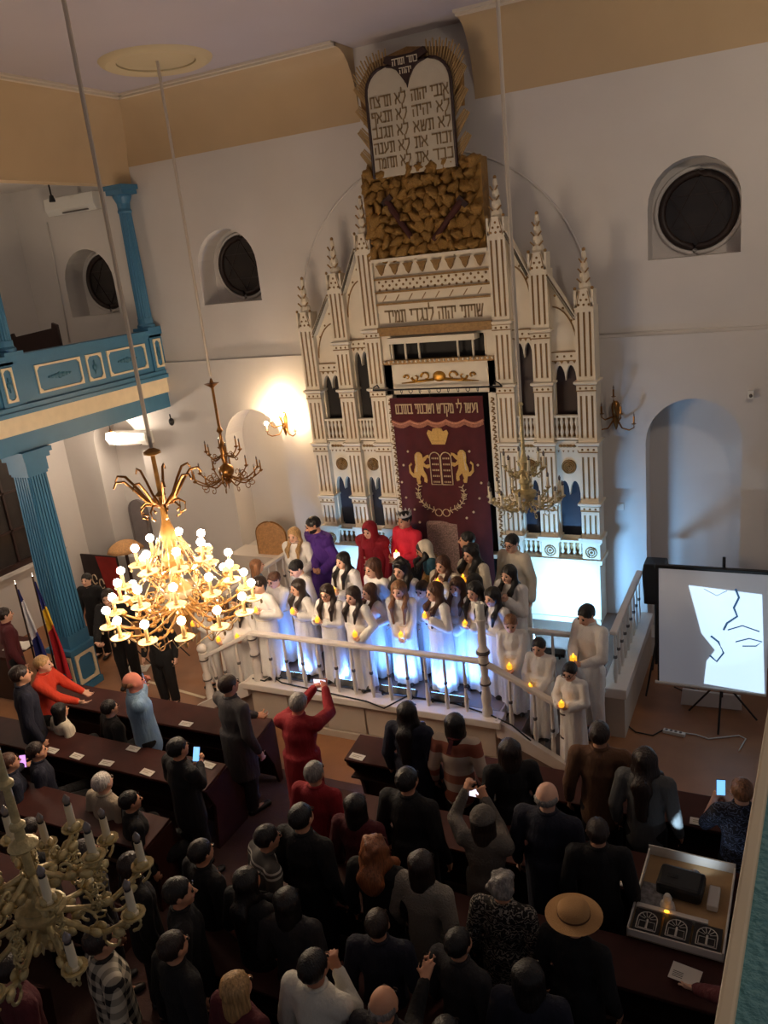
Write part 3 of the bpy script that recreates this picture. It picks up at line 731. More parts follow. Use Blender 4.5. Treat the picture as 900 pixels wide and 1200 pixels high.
# tablets of the law with rays
TX0, TX1, TZ0, TZS = -0.50, 0.67, 6.86, 7.86; TY = AY + 0.02
tc = (TX0 + TX1) / 2; tr = (TX1 - TX0) / 4
poly = [(TX0, TZ0), (TX1, TZ0)] + circle(tc + tr, TZS, tr, 14, 0, PI, False)[:-1] + [(tc, TZS + 0.02)] + circle(tc - tr, TZS, tr, 14, 0, PI, False)[1:]
tb = MB().prism(poly, TY - 0.03, TY + 0.05).build('stone_tablets', 'tablet', ark)
edge = [(x, TY - 0.03, z) for x, z in poly[1:]] + [(TX0, TY - 0.03, TZ0)]
MB().tube(edge, 0.022, 6).build('tablet_border', 'wood_dark', tb, smooth=True)
rows_r = ['אנכי יהוה', 'לא יהיה', 'לא תשא', 'זכור את', 'כבד את']; rows_l = ['לא תרצח', 'לא תנאף', 'לא תגנב', 'לא תענה', 'לא תחמד']
for i in range(5):
    z = 7.765 - i * 0.183
    text_obj(rows_r[i], 'inscription', 'letter', 0.19, (tc + 0.29, TY - 0.034, z), tb, width=0.50)
    text_obj(rows_l[i], 'inscription', 'letter', 0.19, (tc - 0.29, TY - 0.034, z), tb, width=0.50)
pl = MB().prism([(tc - 0.26, 8.26), (tc - 0.30, 8.19), (tc - 0.17, 8.14), (tc, 7.90), (tc + 0.17, 8.16), (tc + 0.30, 8.21), (tc + 0.26, 8.28), (tc + .1, 8.24), (tc - .1, 8.24)], TY - 0.05, TY + 0.0).build('crown_plaque', 'wood_dark', tb)
text_obj('כתר תורה', 'inscription', 'ark_white', 0.11, (tc, TY - 0.056, 8.17), pl, width=0.34)
text_obj('יהוה', 'inscription', 'ark_white', 0.10, (tc, TY - 0.056, 8.06), pl, width=0.16)
ray = MB().add([(-0.011, 0, 0), (0.011, 0, 0), (0.011, 0.015, 0), (-0.011, 0.015, 0), (-0.007, 0, 1), (0.007, 0, 1), (0.007, 0.015, 1), (-0.007, 0.015, 1)], [(0, 3, 2, 1), (4, 5, 6, 7), (0, 1, 5, 4), (1, 2, 6, 5), (2, 3, 7, 6), (3, 0, 4, 7)]).mesh('ray', 'ray_gold')
def put_ray(x, z, ang, L, k=0):
    o = link('ray', ray, tb, Vector((x, TY + 0.012 - 0.006 * (k % 3), z)) - ORIG[tb.name]); o.rotation_euler = (0, ang, 0); o.scale = (1, 1, L)
for s in (-1, 1):
    k = 0
    for g in range(4):
        for q in range(5):
            put_ray((TX1 if s > 0 else TX0), 6.92 + g * 0.26 + q * 0.045, s * (0.62 + 0.03 * q), (0.34 - q * 0.035), k); k += 1
    for i in range(14):
        a = 0.05 + i * (PI / 2 + 0.1) / 14
        cx = tc + s * tr; put_ray(cx + s * tr * math.cos(a), TZS + tr * math.sin(a), s * (PI / 2 - a) * 0.45, 0.28 - 0.10 * abs(math.sin(a)) ** 2 + 0.03 * (i % 2), i)
bk = MB().prism([(TX0 - 0.12, 7.55), (TX1 + 0.12, 7.55), (TX1 + 0.14, 8.0), (TX1 - 0.05, 8.24), (tc, 8.34), (TX0 + 0.05, 8.24), (TX0 - 0.14, 8.0)], TY + 0.052, TY + 0.08).build('ray_backing', 'ark_gold', tb)

# ------------------------------------------------------------------ curtain
KY = CY - 0.09
KX0, KX1, KZ0, KZ1 = -0.585, 0.80, 0.85, 3.92
cur = thing('ark_curtain', 'dark red velvet curtain with embroidered crown, lions and tablets hanging in the ark', 'curtain', ((KX0 + KX1) / 2, KY, KZ0))
def cloth(x0, x1, z0, z1, y, nx, nz, amp, fq, ph=0.0, zbot=None):
    vs = []; fs = []
    for j in range(nz + 1):
        for i in range(nx + 1):
            u, v = i / nx, j / nz; x = x0 + (x1 - x0) * u; zb = z0 if zbot is None else zbot(u)
            vs.append((x, y + amp * (0.35 + 0.65 * (1 - v)) * math.sin(fq * u * 2 * PI + ph + 0.6 * math.sin(3 * v)), zb + (z1 - zb) * v))
    for j in range(nz):
        for i in range(nx):
            a = j * (nx + 1) + i; fs.append((a, a + 1, a + nx + 2, a + nx + 1))
    return MB().add(vs, fs)
c = cloth(KX0, KX1, KZ0, KZ1, KY, 40, 12, 0.007, 5).build('cloth', 'velvet', cur, smooth=True)
scal = lambda u: 3.60 - 0.045 * abs(math.sin(u * 5 * PI))
v = cloth(KX0 - 0.01, KX1 + 0.01, 3.6, KZ1 + 0.01, KY - 0.025, 50, 4, 0.003, 4, zbot=scal).build('valance', 'velvet', cur, smooth=True)
MB().tube([(KX0 + (KX1 - KX0) * i / 50, KY - 0.032, scal(i / 50)) for i in range(51)], 0.016, 6).build('braid', 'fringe', v, smooth=True)
fr = MB()
for i in range(90):
    u = (i + .5) / 90; x = KX0 + (KX1 - KX0) * u; fr.box(x - 0.004, x + 0.004, KY - 0.034, KY - 0.028, scal(u) - 0.065, scal(u))
tag(fr.build('fringe', 'fringe', v), kind='stuff')
text_obj('ועשו לי מקדש ושכנתי בתוכם', 'inscription', 'embroidery', 0.20, ((KX0 + KX1) / 2, KY - 0.032, 3.77), v, width=1.24, depth=0.002)
EY = KY - 0.014
def emb(name, polys, mtl='embroidery', tubes=(), tr=0.008):
    m = MB()
    for p in polys: m.prism(p, EY - 0.006, EY + 0.004)
    for t in tubes: m.tube([(x, EY - 0.004, z) for x, z in t], tr, 5)
    return m.build(name, mtl, c)
def P(px, py):
    q = at((px, py), y=EY); return (q.x, q.z)
cxm, cz = P(513, 511)
emb('embroidered_crown', [[(cxm + a * 0.165, cz + b * 0.12) for a, b in ((-0.6, -1), (0.6, -1), (0.75, -0.55), (1, 0.35), (0.85, 0.75), (0.5, 0.55), (0.42, 0.9), (0, 1.0), (-0.42, 0.9), (-0.5, 0.55), (-0.85, 0.75), (-1, 0.35), (-0.75, -0.55))]], 'embroidery_gold',
    [[(cxm - 0.10, cz - 0.07), (cxm + 0.10, cz - 0.07)], [(cxm, cz - 0.05), (cxm, cz + 0.12)]])
lion = [(-.10, -.50), (.02, -.50), (.05, -.42), (.00, -.36), (.08, -.20), (.22, -.30), (.20, -.42), (.32, -.46), (.36, -.38), (.34, -.22), (.22, -.05), (.20, .08), (.40, .00), (.55, .06), (.50, .14), (.34, .12), (.24, .20), (.34, .26), (.44, .36), (.52, .32), (.50, .44), (.38, .42), (.22, .34), (.20, .44), (.10, .52), (-.04, .52), (-.14, .44), (-.16, .28), (-.14, .12), (-.22, -.04), (-.24, -.18), (-.36, -.10), (-.40, .06), (-.30, .12), (-.34, .18), (-.46, .10), (-.46, -.14), (-.30, -.28), (-.16, -.30), (-.14, -.40)]
tcx, tcz = P(517, 549)
for s in (-1, 1):
    lx, lz = P(491, 549) if s < 0 else P(543, 547)
    pts = [(lx - s * a * 0.34, lz + b * 0.47) for a, b in lion]
    if s > 0: pts = pts[::-1]
    emb('embroidered_lion', [pts], 'embroidery_gold')
    for k in range(3): emb('embroidered_mane', [], 'embroidery', [[(lx + s * (0.01 + 0.02 * k), lz + 0.22 - 0.02 * k), (lx + s * 0.02, lz + 0.1), (lx + s * (0.03 + 0.01 * k), lz - 0.05)]], 0.005)
ht = 0.16
arch = lambda x0: [(x0 - ht / 2, tcz - 0.24), (x0 - ht / 2, tcz + 0.16)] + circle(x0, tcz + 0.16, ht / 2, 9, PI, 0, False) + [(x0 + ht / 2, tcz - 0.24), (x0 - ht / 2, tcz - 0.24)]
emb('embroidered_tablets', [], 'embroidery', [arch(tcx - ht / 2 - .005), arch(tcx + ht / 2 + .005)], 0.008)
tl = MB()
for s in (-1, 1):
    for i in range(5):
        z = tcz + 0.15 - i * 0.088
        for q in range(4): tl.box(tcx + s * 0.085 - 0.05 + q * 0.028, tcx + s * 0.085 - 0.035 + q * 0.028, EY - 0.004, EY + 0.004, z - 0.012, z + 0.012)
tag(tl.build('embroidered_words', 'embroidery', c), kind='stuff')
wr = []; wcx, wcz = P(517, 580)
for s in (-1, 1):
    wr.append([(wcx + s * 0.36 * math.sin(t), wcz + 0.02 - 0.27 * math.cos(t)) for t in np.linspace(0.25, 2.0, 14)])
    for t in np.linspace(0.35, 1.95, 8):
        x, z = wcx + s * 0.36 * math.sin(t), wcz + 0.02 - 0.27 * math.cos(t)
        for k in (-1, 1): wr.append([(x, z), (x + s * 0.05 * math.cos(t + k), z + 0.055 * math.sin(t + k))])
    wr.append([(wcx + s * (0.06 + 0.055 * math.cos(t)), wcz - 0.27 + 0.055 * math.sin(t)) for t in np.linspace(0, 6.2, 12)])
    for t in (0.8, 1.5): wr.append([(wcx + s * 0.36 * math.sin(t) + 0.03 * math.cos(q), wcz + 0.02 - 0.27 * math.cos(t) + 0.03 * math.sin(q)) for q in np.linspace(0, 6.2, 9)])
emb('embroidered_wreath', [], 'embroidery', wr, 0.007)
for px, py in ((478, 529), (473, 545), (471, 565), (476, 583), (486, 597), (550, 529), (560, 545), (564, 566), (562, 584), (555, 600), (547, 607), (492, 612)):
    x, z = P(px, py); emb('embroidered_flower', [circle(x, z, 0.018, 6)])
# curtain rod with rings
ra, rb = at((437, 455), y=KY - 0.03), at((588, 449), y=KY - 0.03)
rod = MB().tube([(ra.x, ra.y, 4.05), (rb.x, rb.y, 4.05)], 0.012, 8).build('curtain_rod', 'iron', ark, smooth=True)
ringm = MB().tube([(0.0, 0.028 * math.cos(t), 0.028 * math.sin(t)) for t in np.linspace(0, 2 * PI, 13)[:-1]], 0.005, 5, True).tube([(0, 0, -0.028), (0, 0, -0.10)], 0.003, 4).mesh('curtain_ring', 'iron')
for i in range(10):
    o = link('curtain_ring', ringm, rod, Vector((KX0 + 0.05 + i * 0.143, ra.y, 4.025)) - ORIG[rod.name]); o.rotation_euler.z = 0.8 * (i % 3)
for s, x in ((-1, ra.x), (1, rb.x)):
    MB().tube([(x, ra.y, 4.05), (x - s * 0.03, ra.y - 0.03, 4.10), (x - s * 0.09, ra.y - 0.03, 4.13), (x - s * 0.10, ra.y, 4.08)], 0.010, 6).tube([(x - s * 0.04, ra.y, 4.05), (x - s * 0.04, ra.y + 0.15, 4.05)], 0.008, 6).build('finial_bracket', 'iron', rod, smooth=True)
# ================================================================== platform, stairs and rails
PZ, PF = 0.62, -3.20          # platform height, front face
pf = bpy.data.objects.new('floor_platform', None); col.objects.link(pf); pf.location = (0, PF, 0); pf['kind'] = 'structure'; ORIG[pf.name] = pf.location.copy()
MB().box(-2.95, 2.92, -2.22, -0.052, 0, PZ).build('rear_block', 'platform_side', pf)
MB().box(-1.86, 1.64, PF + 0.05, -2.22, 0, PZ).build('front_block', 'platform_side', pf)
MB().box(-1.92, 1.70, PF - 0.05, PF + 0.20, PZ - 0.09, PZ + 0.005).build('edge_slab', 'rail_white', pf, bevel=0.012)
MB().box(-1.84, 1.62, PF + 0.2, -0.06, PZ, PZ + 0.006).build('carpet', 'platform_floor', pf)
MB().box(1.62, 2.70, -2.2, -0.06, PZ, PZ + 0.006).build('carpet', 'platform_floor', pf)
MB().box(-2.70, -1.84, -2.2, -0.06, PZ, PZ + 0.006).build('carpet', 'platform_floor', pf)
for i in range(6):
    x0 = -1.84 + i * 0.578; MB().box(x0 + 0.012, x0 + 0.566, PF + 0.02, PF + 0.05, 0.10, PZ - 0.11).build('stone_panel', 'platform_side', pf, bevel=0.01)
MB().box(-1.88, 1.66, PF, PF + 0.05, 0, 0.09).build('base_course', 'platform_side', pf)
MB().box(2.66, 2.95, -2.26, -0.052, PZ - 0.07, PZ + 0.06).build('side_kerb', 'rail_white', pf, bevel=0.01)
MB().box(-2.98, -2.70, -2.26, -0.052, PZ - 0.07, PZ + 0.06).build('side_kerb', 'rail_white', pf, bevel=0.01)
for i in range(3):
    h = PZ * (3 - i) / 4
    MB().box(1.64 + i * 0.26, 1.64 + (i + 1) * 0.26, PF + 0.06, -2.22, 0, h).build('step', 'platform_floor', pf)
    MB().box(-1.86 - (i + 1) * 0.26, -1.86 - i * 0.26, PF + 0.06, -2.22, 0, h).build('step', 'platform_floor', pf)
for s, x in ((1, 1.64), (-1, -1.86)):                                   # sloping stringers
    a, b = (x, PZ), (x + s * 0.92, 0.06)
    p = [(a[0], a[1] + 0.02), (a[0], a[1] - 0.2), (b[0], 0.0), (b[0] + s * 0.05, 0.0), (b[0] + s * 0.05, b[1] + 0.04)]
    MB().prism(p if s < 0 else p[::-1], PF - 0.02, PF + 0.06).build('stringer', 'rail_white', pf)

bal_prof = [(0.018, 0), (0.018, 0.05), (0.026, 0.09), (0.030, 0.20), (0.020, 0.38), (0.017, 0.50), (0.021, 0.66), (0.019, 0.82), (0.015, 0.95), (0.018, 1.0)]
bal_me = MB().lathe(bal_prof, n=10).mesh('baluster', 'rail_white'); shade(bal_me)
band_me = MB().lathe([(0.019, 0.48), (0.025, 0.49), (0.025, 0.53), (0.019, 0.54)], n=10).mesh('band', 'rail_band'); shade(band_me)
def balusters(root, pts, h=0.66):
    for p in pts:
        hh = p[3] if len(p) > 3 else h
        o = link('baluster', bal_me, root, Vector(p[:3]) - ORIG[root.name]); o.scale = (1, 1, hh)
        link('band', band_me, o)
def newel(root, x, y, z, h, ball=True):
    prof = [(0.062, 0), (0.062, 0.10), (0.05, 0.13), (0.055, 0.2), (0.064, 0.30), (0.045, 0.42), (0.042, 0.5), (0.058, 0.54), (0.058, 0.62), (0.04, 0.66), (0.05, 0.8), (0.06, 0.9), (0.06, 1.0)]
    o = MB().lathe([(r, zz * h) for r, zz in prof], (x, y, z), 16).build('newel_post', 'rail_white', root, smooth=40)
    for q in (0.52, 0.86): MB().lathe([(0.05, 0), (0.066, 0.006), (0.066, 0.022), (0.05, 0.028)], (x, y, z + h * q), 16).build('band', 'rail_band', o, smooth=40)
    if ball: MB().sphere((x, y, z + h + 0.06), 0.07, 16, 10).build('ball_finial', 'rail_white', o, smooth=True)
    return o
RY, RZ = -3.11, 1.32
def hand(root, a, b): MB().bar(a, b, 0.085, 0.05).build('handrail', 'rail_white', root, bevel=0.012)
ra = thing('altar_rail', 'white turned wooden rail along the platform front, before the children', 'railing', (0, RY, PZ))
hand(ra, (-1.73, RY, RZ), (1.51, RY, RZ))
balusters(ra, [(-1.73 + 0.249 * i, RY, PZ + 0.005) for i in range(1, 13)], RZ - PZ - 0.03)
newel(ra, -1.73, RY, PZ, 0.70, False)
nw = newel(ra, 1.51, RY, PZ, 0.78, False)
MB().lathe([(0.04, 0), (0.075, 0.03), (0.08, 0.05), (0.06, 0.09), (0.045, 0.12), (0.05, 0.2), (0.042, 0.36), (0.05, 0.40), (0.062, 0.44), (0.062, 0.46)], (1.51, RY, RZ + 0.08), 16).build('candle_holder', 'rail_white', nw, smooth=40)
MB().lathe([(0.06, 0), (0.083, 0.01), (0.08, 0.04), (0.05, 0.07)], (1.51, RY, RZ + 0.10), 16).build('band', 'rail_band', nw, smooth=40)
cd = MB().lathe([(0.048, 0), (0.05, 0.01), (0.05, 0.19), (0.044, 0.20), (0.02, 0.19)], (1.51, RY, RZ + 0.54), 18).build('pillar_candle', 'wax', smooth=40); tag(cd, 'thick white unlit pillar candle on the tall turned rail post', 'candle')
MB().tube([(1.51, RY, RZ + 0.72), (1.512, RY, RZ + 0.76)], 0.004, 5).build('wick', 'ink', cd)
rs = thing('stair_rail', 'white sloping stair rail beside the boys on the right steps', 'railing', (2.0, RY, 0.1))
hand(rs, (1.55, RY, RZ - 0.03), (2.42, RY, 0.86)); newel(rs, 2.43, RY, 0.02, 0.90, False)
balusters(rs, [(1.80, RY, 0.50, 0.66), (2.08, RY, 0.32, 0.68), (2.28, RY, 0.18, 0.72)])
rs = thing('stair_rail', 'white sloping stair rail with a ball finial on the left steps', 'railing', (-2.2, RY, 0.1))
hand(rs, (-1.77, RY, RZ - 0.03), (-2.60, RY, 0.86)); newel(rs, -2.62, RY, 0.02, 0.90, True)
balusters(rs, [(-2.02, RY, 0.50, 0.66), (-2.28, RY, 0.32, 0.68), (-2.46, RY, 0.18, 0.72)])
rr = thing('side_rail', 'white balustrade on the right side of the platform by the loudspeaker', 'railing', (2.80, -1.2, PZ))
hand(rr, (2.80, -2.2, RZ + 0.06), (2.80, -0.25, RZ + 0.06)); balusters(rr, [(2.80, -2.1 + 0.215 * i, PZ + 0.06) for i in range(9)], 0.68)
rr = thing('side_rail', 'white balustrade across the head of the right steps', 'railing', (2.2, -2.2, PZ))
hand(rr, (1.70, -2.22, RZ), (2.74, -2.22, RZ)); balusters(rr, [(1.78 + 0.3 * i, -2.22, PZ) for i in range(4)], 0.68)
rr = thing('side_rail', 'white balustrade on the left side of the platform behind the lit chandelier', 'railing', (-2.83, -1.2, PZ))
hand(rr, (-2.83, -2.2, RZ + 0.06), (-2.83, -0.25, RZ + 0.06)); balusters(rr, [(-2.83, -2.1 + 0.215 * i, PZ + 0.06) for i in range(9)], 0.68)

# LED floor bars that wash the choir and the ark in blue white light
def led_bar(x, y, z, L, target, energy, label, size=0.5, color=(0.10, 0.30, 1.0)):
    v = Vector(target) - Vector((x, y, z)); rz = math.atan2(-v.x, v.y)
    t = thing('led_light_bar', label, 'stage light', (x, y, z), rz, 'blue LED floor lights')
    el = math.atan2(v.z, math.hypot(v.x, v.y)); R = Matrix.Rotation(el, 4, 'X')
    MB().box(-L / 2, L / 2, -0.05, 0.03, -0.035, 0.035).xf(Matrix.Translation((0, 0, 0.07)) @ R).build('housing', 'black_plastic', t, local=True)
    for s in (-1, 1): MB().box(s * L * 0.4 - 0.01, s * L * 0.4 + 0.01, -0.06, 0.06, 0.0, 0.07).build('foot', 'black_plastic', t, local=True)
    lens = MB().box(-L / 2 + 0.02, L / 2 - 0.02, 0.031, 0.034, -0.02, 0.02).xf(Matrix.Translation((0, 0, 0.07)) @ R).build('lens_strip', mat('led_strip', (220, 235, 255), 0.3, emit=(120, 180, 255), estr=12), t, local=True)
    l = lamp('led_wash', 'AREA', (0, 0, 0), energy, color, t, shape='RECTANGLE', size=L, size_y=0.04, spread=math.radians(105))
    l.matrix_local = Matrix.Translation((0, 0, 0.07)) @ R @ Matrix.Translation((0, 0.05, 0)) @ Matrix.Rotation(PI / 2, 4, 'X')
    return t
for i, x in enumerate((-1.25, -0.35, 0.3, 0.98)):
    led_bar(x, -2.985, PZ + 0.01, 0.5, (x, -2.5, PZ + 0.62), (8, 8.5, 13, 15)[i], ['flat black LED light bar behind the rail, leftmost of four', 'black LED bar behind the rail, second from the left', 'black LED bar behind the rail, third from the left', 'black LED bar behind the rail nearest the candle post'][i])
led_bar(1.75, -1.55, PZ + 0.01, 0.6, (1.75, -0.4, 1.2), 58, 'LED bar lighting the white ark base at the right', color=(0.25, 0.57, 1.0))
led_bar(-1.35, -1.0, PZ + 0.01, 0.5, (-1.45, -0.4, 1.6), 16, 'LED bar lighting the left foot of the ark', color=(0.25, 0.57, 1.0))
cab = [at(p, z=0.64) for p in ((296, 795), (310, 798), (318, 792), (330, 800))] + [at((430, 822), z=0.64), at((450, 830), z=0.63), at((480, 812), z=0.64), at((540, 812), z=0.64), at((575, 838), z=0.64), at((600, 850), z=0.60), at((622, 868), z=0.42)]
tag(MB().tube([(p.x, min(p.y, -3.0), max(p.z, 0.4)) for p in cab], 0.010, 6).build('power_cable', 'cable_black', smooth=True), 'black power cable lying along the platform ledge under the rail', 'cable')

# ================================================================== pews
PITCH, PY0, PD = 0.93, -4.60, 0.40
def pew(y, x0, x1, seat, label, k):
    t = thing('pew', label, 'pew', ((x0 + x1) / 2, y, 0), group='rows of dark wooden pews')
    d = MB().add([(x0, y, .755), (x1, y, .755), (x1, y + PD, .815), (x0, y + PD, .815), (x0, y, .785), (x1, y, .785), (x1, y + PD, .845), (x0, y + PD, .845)], [(0, 3, 2, 1), (4, 5, 6, 7), (0, 1, 5, 4), (1, 2, 6, 5), (2, 3, 7, 6), (3, 0, 4, 7)])
    d.build('desk_top', 'wood_pew', t, bevel=0.006)
    MB().box(x0 + .03, x1 - .03, y + PD - .03, y + PD, 0.05, .80).build('back_panel', 'wood_pew', t)
    MB().box(x0 + .03, x1 - .03, y + .05, y + PD - .03, .52, .54).build('book_shelf', 'wood_dark', t)
    for x in (x0, x1 - .04):
        pr = [(y + PD - .06, 0), (y + PD + .02, 0), (y + PD + .02, .80), (y + .02, .76), (y + .04, .68), (y + .16, .55), (y + PD - .12, .30)]
        if seat: pr = [(y + .06, 0), (y + PD + .19, 0), (y + PD + .22, .40), (y + PD + .16, .46), (y + PD + .06, .60), (y + PD + .02, .80), (y + .02, .76), (y + .05, .68), (y + .13, .5)]
        n = len(pr); e = MB().add([(x, a, b) for a, b in pr] + [(x + .04, a, b) for a, b in pr], [tuple(range(n - 1, -1, -1)), tuple(range(n, 2 * n))] + [(i, (i + 1) % n, n + (i + 1) % n, n + i) for i in range(n)])
        e.build('end_panel', 'wood_pew', t, bevel=0.006)
    if seat: MB().box(x0 + .03, x1 - .03, y + PD, y + PD + .2, .40, .43).build('seat', 'wood_pew', t)
RN = ['front', 'second', 'third', 'fourth', 'fifth']
for k in range(5):
    y = PY0 - PITCH * k
    pew(y, -4.35, -0.76, k > 0, 'dark red-brown wooden pew left of the aisle, %s row from the platform' % RN[k], k)
    pew(y, 0.40, 4.40, k > 0, 'dark red-brown wooden pew right of the aisle, %s row from the platform' % RN[k], k)
# name cards and papers lying on the pew desks
def desk_z(y):
    k = round((PY0 - y + 0.2) / PITCH); ye = PY0 - PITCH * k; return 0.787 + 0.06 * min(max((y - ye) / PD, 0), 1)
cards = [((56, 882), 'behind the child in cream'), ((85, 889), 'on the left second-row desk, second from the left'), ((120, 897), 'in front of the white-haired man'), ((168, 908), 'in front of the person filming in black'), ((216, 849), 'beside the man in the light blue shirt'), ((157, 880), 'on the desk edge by the blue shirt'), ((416, 889), 'on the pew desk right of the red jacket'), ((819, 971), 'lit blue beside the woman with a phone at right'), ((722, 1041), 'left of the cardboard model'), ((160, 937), 'behind the white-haired man'), ((247, 897), 'by the grey-suited man')]
for (px, py), lab in cards:
    p = at((px, py), z=0.81); k = max(0, round((PY0 - p.y + 0.2) / PITCH)); ye = PY0 - PITCH * k
    p.y = min(max(p.y, ye + 0.06), ye + 0.33)
    o = MB().box(-0.085, 0.085, -0.04, 0.04, 0, 0.004).build('name_card', 'paper', loc=(p.x, p.y, 0.787 + 0.06 * (p.y - ye) / PD + 0.004)); o.rotation_euler = (math.atan2(0.06, PD), 0, random.uniform(-.12, .12))
    tag(o, 'white paper card ' + lab, 'card', 'cards on the pew desks')
    for q in range(2): MB().box(-0.06, 0.06 - 0.03 * q, 0.008 - q * 0.02, 0.013 - q * 0.02, 0.0041, 0.0046).build('print_line', 'letter', o, local=True)

# ------------------------------------------------------------------ cardboard stage model with projector
bx = thing('cardboard_model', 'open white-edged cardboard tray printed with arched windows, on the pews at right', 'model', (3.95, -5.62, 0.86), -0.03)
W2, D2 = 0.335, 0.46
MB().box(-W2, W2, -D2, D2, 0, 0.012).build('tray_floor', 'cardboard', bx, local=True)
for (a, b, c_, d) in ((-W2, W2, D2 - .012, D2), (-W2, W2, -D2, -D2 + .012), (-W2, -W2 + .012, -D2, D2), (W2 - .012, W2, -D2, D2)):
    MB().box(a, b, c_, d, 0, 0.10 if c_ > 0 or c_ == -D2 and False else 0.07).build('tray_wall', 'paper', bx, local=True)
for i in range(3):
    cx = -0.21 + i * 0.21; y0, y1 = -D2 + .03, -D2 + .25
    pnl = MB().box(cx - .098, cx + .098, y0, y1, 0.05, 0.055).build('printed_panel', 'ink', bx, local=True)
    pr = MB(); z = 0.058
    def flat(pts, r=0.004): pr.tube([(cx + a, y0 + b, z) for a, b in pts], r, 4)
    flat([(-.07, .02), (-.07, .12)] + [(.07 * math.cos(t), .12 + .075 * math.sin(t)) for t in np.linspace(PI, 0, 10)] + [(.07, .02), (-.07, .02)])
    flat([(-.055, .03), (-.055, .10), (.055, .10), (.055, .03), (-.055, .03)], 0.003)
    for t in np.linspace(0.3, PI - 0.3, 6): flat([(0.02 * math.cos(t), .12 + .02 * math.sin(t)), (.065 * math.cos(t), .12 + .07 * math.sin(t))], 0.003)
    flat([(0, .03), (0, .12)], 0.008)
    tag(pr.build('window_print', 'paper', pnl, local=True), kind='stuff')
MB().box(-W2 + .02, 0.20, -D2 + .26, -D2 + .30, 0.012, 0.06).build('white_strip', 'paper', bx, local=True)
MB().box(-W2 + .02, -0.12, -0.14, 0.10, 0.03, 0.035).build('stone_print', mat('stone_print', (120, 118, 120), 0.9, var=0.5, scale=30), bx, local=True)
fg = MB().lathe([(0.06, 0), (0.05, 0.05), (0.03, 0.07), (0.035, 0.1), (0.02, 0.13)], (-0.10, -0.10, 0.012), 12).build('white_figure', 'paper', bx, smooth=40, local=True)
MB().box(0.17, 0.25, -0.02, 0.20, 0.012, 0.07).build('white_block', 'paper', bx, local=True, bevel=0.01)
lo = MB().sphere((-0.09, -0.20, 0.075), (0.02, 0.012, 0.01), 8, 6).build('flame_light', 'led_flame', bx, local=True, smooth=True)
pj = thing('projector', 'black projector sitting inside the cardboard tray', 'projector', (3.92, -5.50, 0.875), -0.08)
MB().box(-0.17, 0.17, -0.12, 0.13, 0.0, 0.12).build('body', 'black_plastic', pj, local=True, bevel=0.03)
MB().lathe([(0.04, 0), (0.045, 0.02), (0.035, 0.035)], n=16).xf(Matrix.Translation((0.08, 0.12, 0.07)) @ Matrix.Rotation(-PI / 2, 4, 'X')).build('lens', 'chrome', pj, local=True, smooth=40)
for i in range(5): MB().box(-0.12, -0.02, -0.122, -0.118, 0.03 + i * 0.015, 0.036 + i * 0.015).build('vent', 'grille', pj, local=True)
MB().box(-0.1, -0.02, -0.02, 0.02, 0.12, 0.123).build('button_plate', 'grille', pj, local=True)
pl_ = lamp('projector_beam', 'SPOT', (3.88, -5.33, 0.985), 60, (0.55, 0.8, 1.0), spot_size=0.42, spot_blend=0.2, shadow_soft_size=0.02); aim(pl_, (3.83, -1.63, 1.55))
lamp('projector_glow', 'SPOT', (3.98 + 0.08, -5.34, 0.955), 1.0, (0.7, 0.85, 1.0), spot_size=2.2, spot_blend=0.8, rot=(PI / 2 + 0.1, 0, 0))
pp = at((803, 1150), z=0.80)
o = MB().box(-0.10, 0.10, -0.075, 0.075, 0, 0.003).build('sheet_of_paper', 'paper', loc=(pp.x, pp.y, 0.862)); o.rotation_euler.z = -0.15; tag(o, 'white sheet of paper under a hand, by the gallery rail', 'paper')
for i in range(4): MB().box(-0.08, -0.01, -0.05 + i * .015, -0.045 + i * .015, 0.0031, 0.0036).build('print_line', 'ink', o, local=True)

# ================================================================== projection screen, loudspeaker, cables
SY = -1.63
a, b, c2, d2 = [at(p, y=SY) for p in ((772, 664), (768, 800), (900, 678), (897, 822))]
sx0, sx1, sz0, sz1 = a.x - 0.02, 4.44, 0.50, 2.02
scr = thing('projection_screen', 'white tripod projection screen with a glowing picture, right of the platform', 'screen', ((sx0 + sx1) / 2, SY, 0))
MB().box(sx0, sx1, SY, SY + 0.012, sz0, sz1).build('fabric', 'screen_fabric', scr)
MB().box(sx0 - 0.03, sx1, SY - 0.03, SY + 0.03, sz1, sz1 + 0.045).build('top_case', 'black_plastic', scr, bevel=0.01)
MB().tube([(sx0 - 0.03, SY, sz0 - 0.01), (sx1, SY, sz0 - 0.01)], 0.022, 10).build('bottom_bar', 'white_plastic', scr, smooth=40)
MB().box(sx0, sx0 + 0.018, SY - 0.003, SY - 0.001, sz0, sz1).build('border', 'black_plastic', scr)
MB().tube([(3.95, SY + 0.07, 0.35), (3.95, SY + 0.07, sz1 + 0.15)], 0.018, 8).build('pole', 'black_plastic', scr, smooth=40)
for k in range(3):
    t = k * 2 * PI / 3 + 0.5; MB().tube([(3.95, SY + 0.07, 0.6), (3.95 + 0.45 * math.cos(t), SY + 0.07 + 0.3 * math.sin(t), 0.01)], 0.013, 6).build('tripod_leg', 'black_plastic', scr, smooth=40)
def SP(px, py): q = at((px, py), y=SY - 0.004); return (q.x, q.z)
img = [SP(*p) for p in ((807, 686), (893, 697), (896, 813), (825, 801), (828, 775), (838, 762), (822, 742))]
pm = mat('projection', (230, 240, 255), 0.8, emit=(196, 228, 255), estr=1.35)  # projected light is given as emission of the picture itself
im = MB().prism(img[::-1], SY - 0.006, SY - 0.002).build('projected_picture', pm, scr)
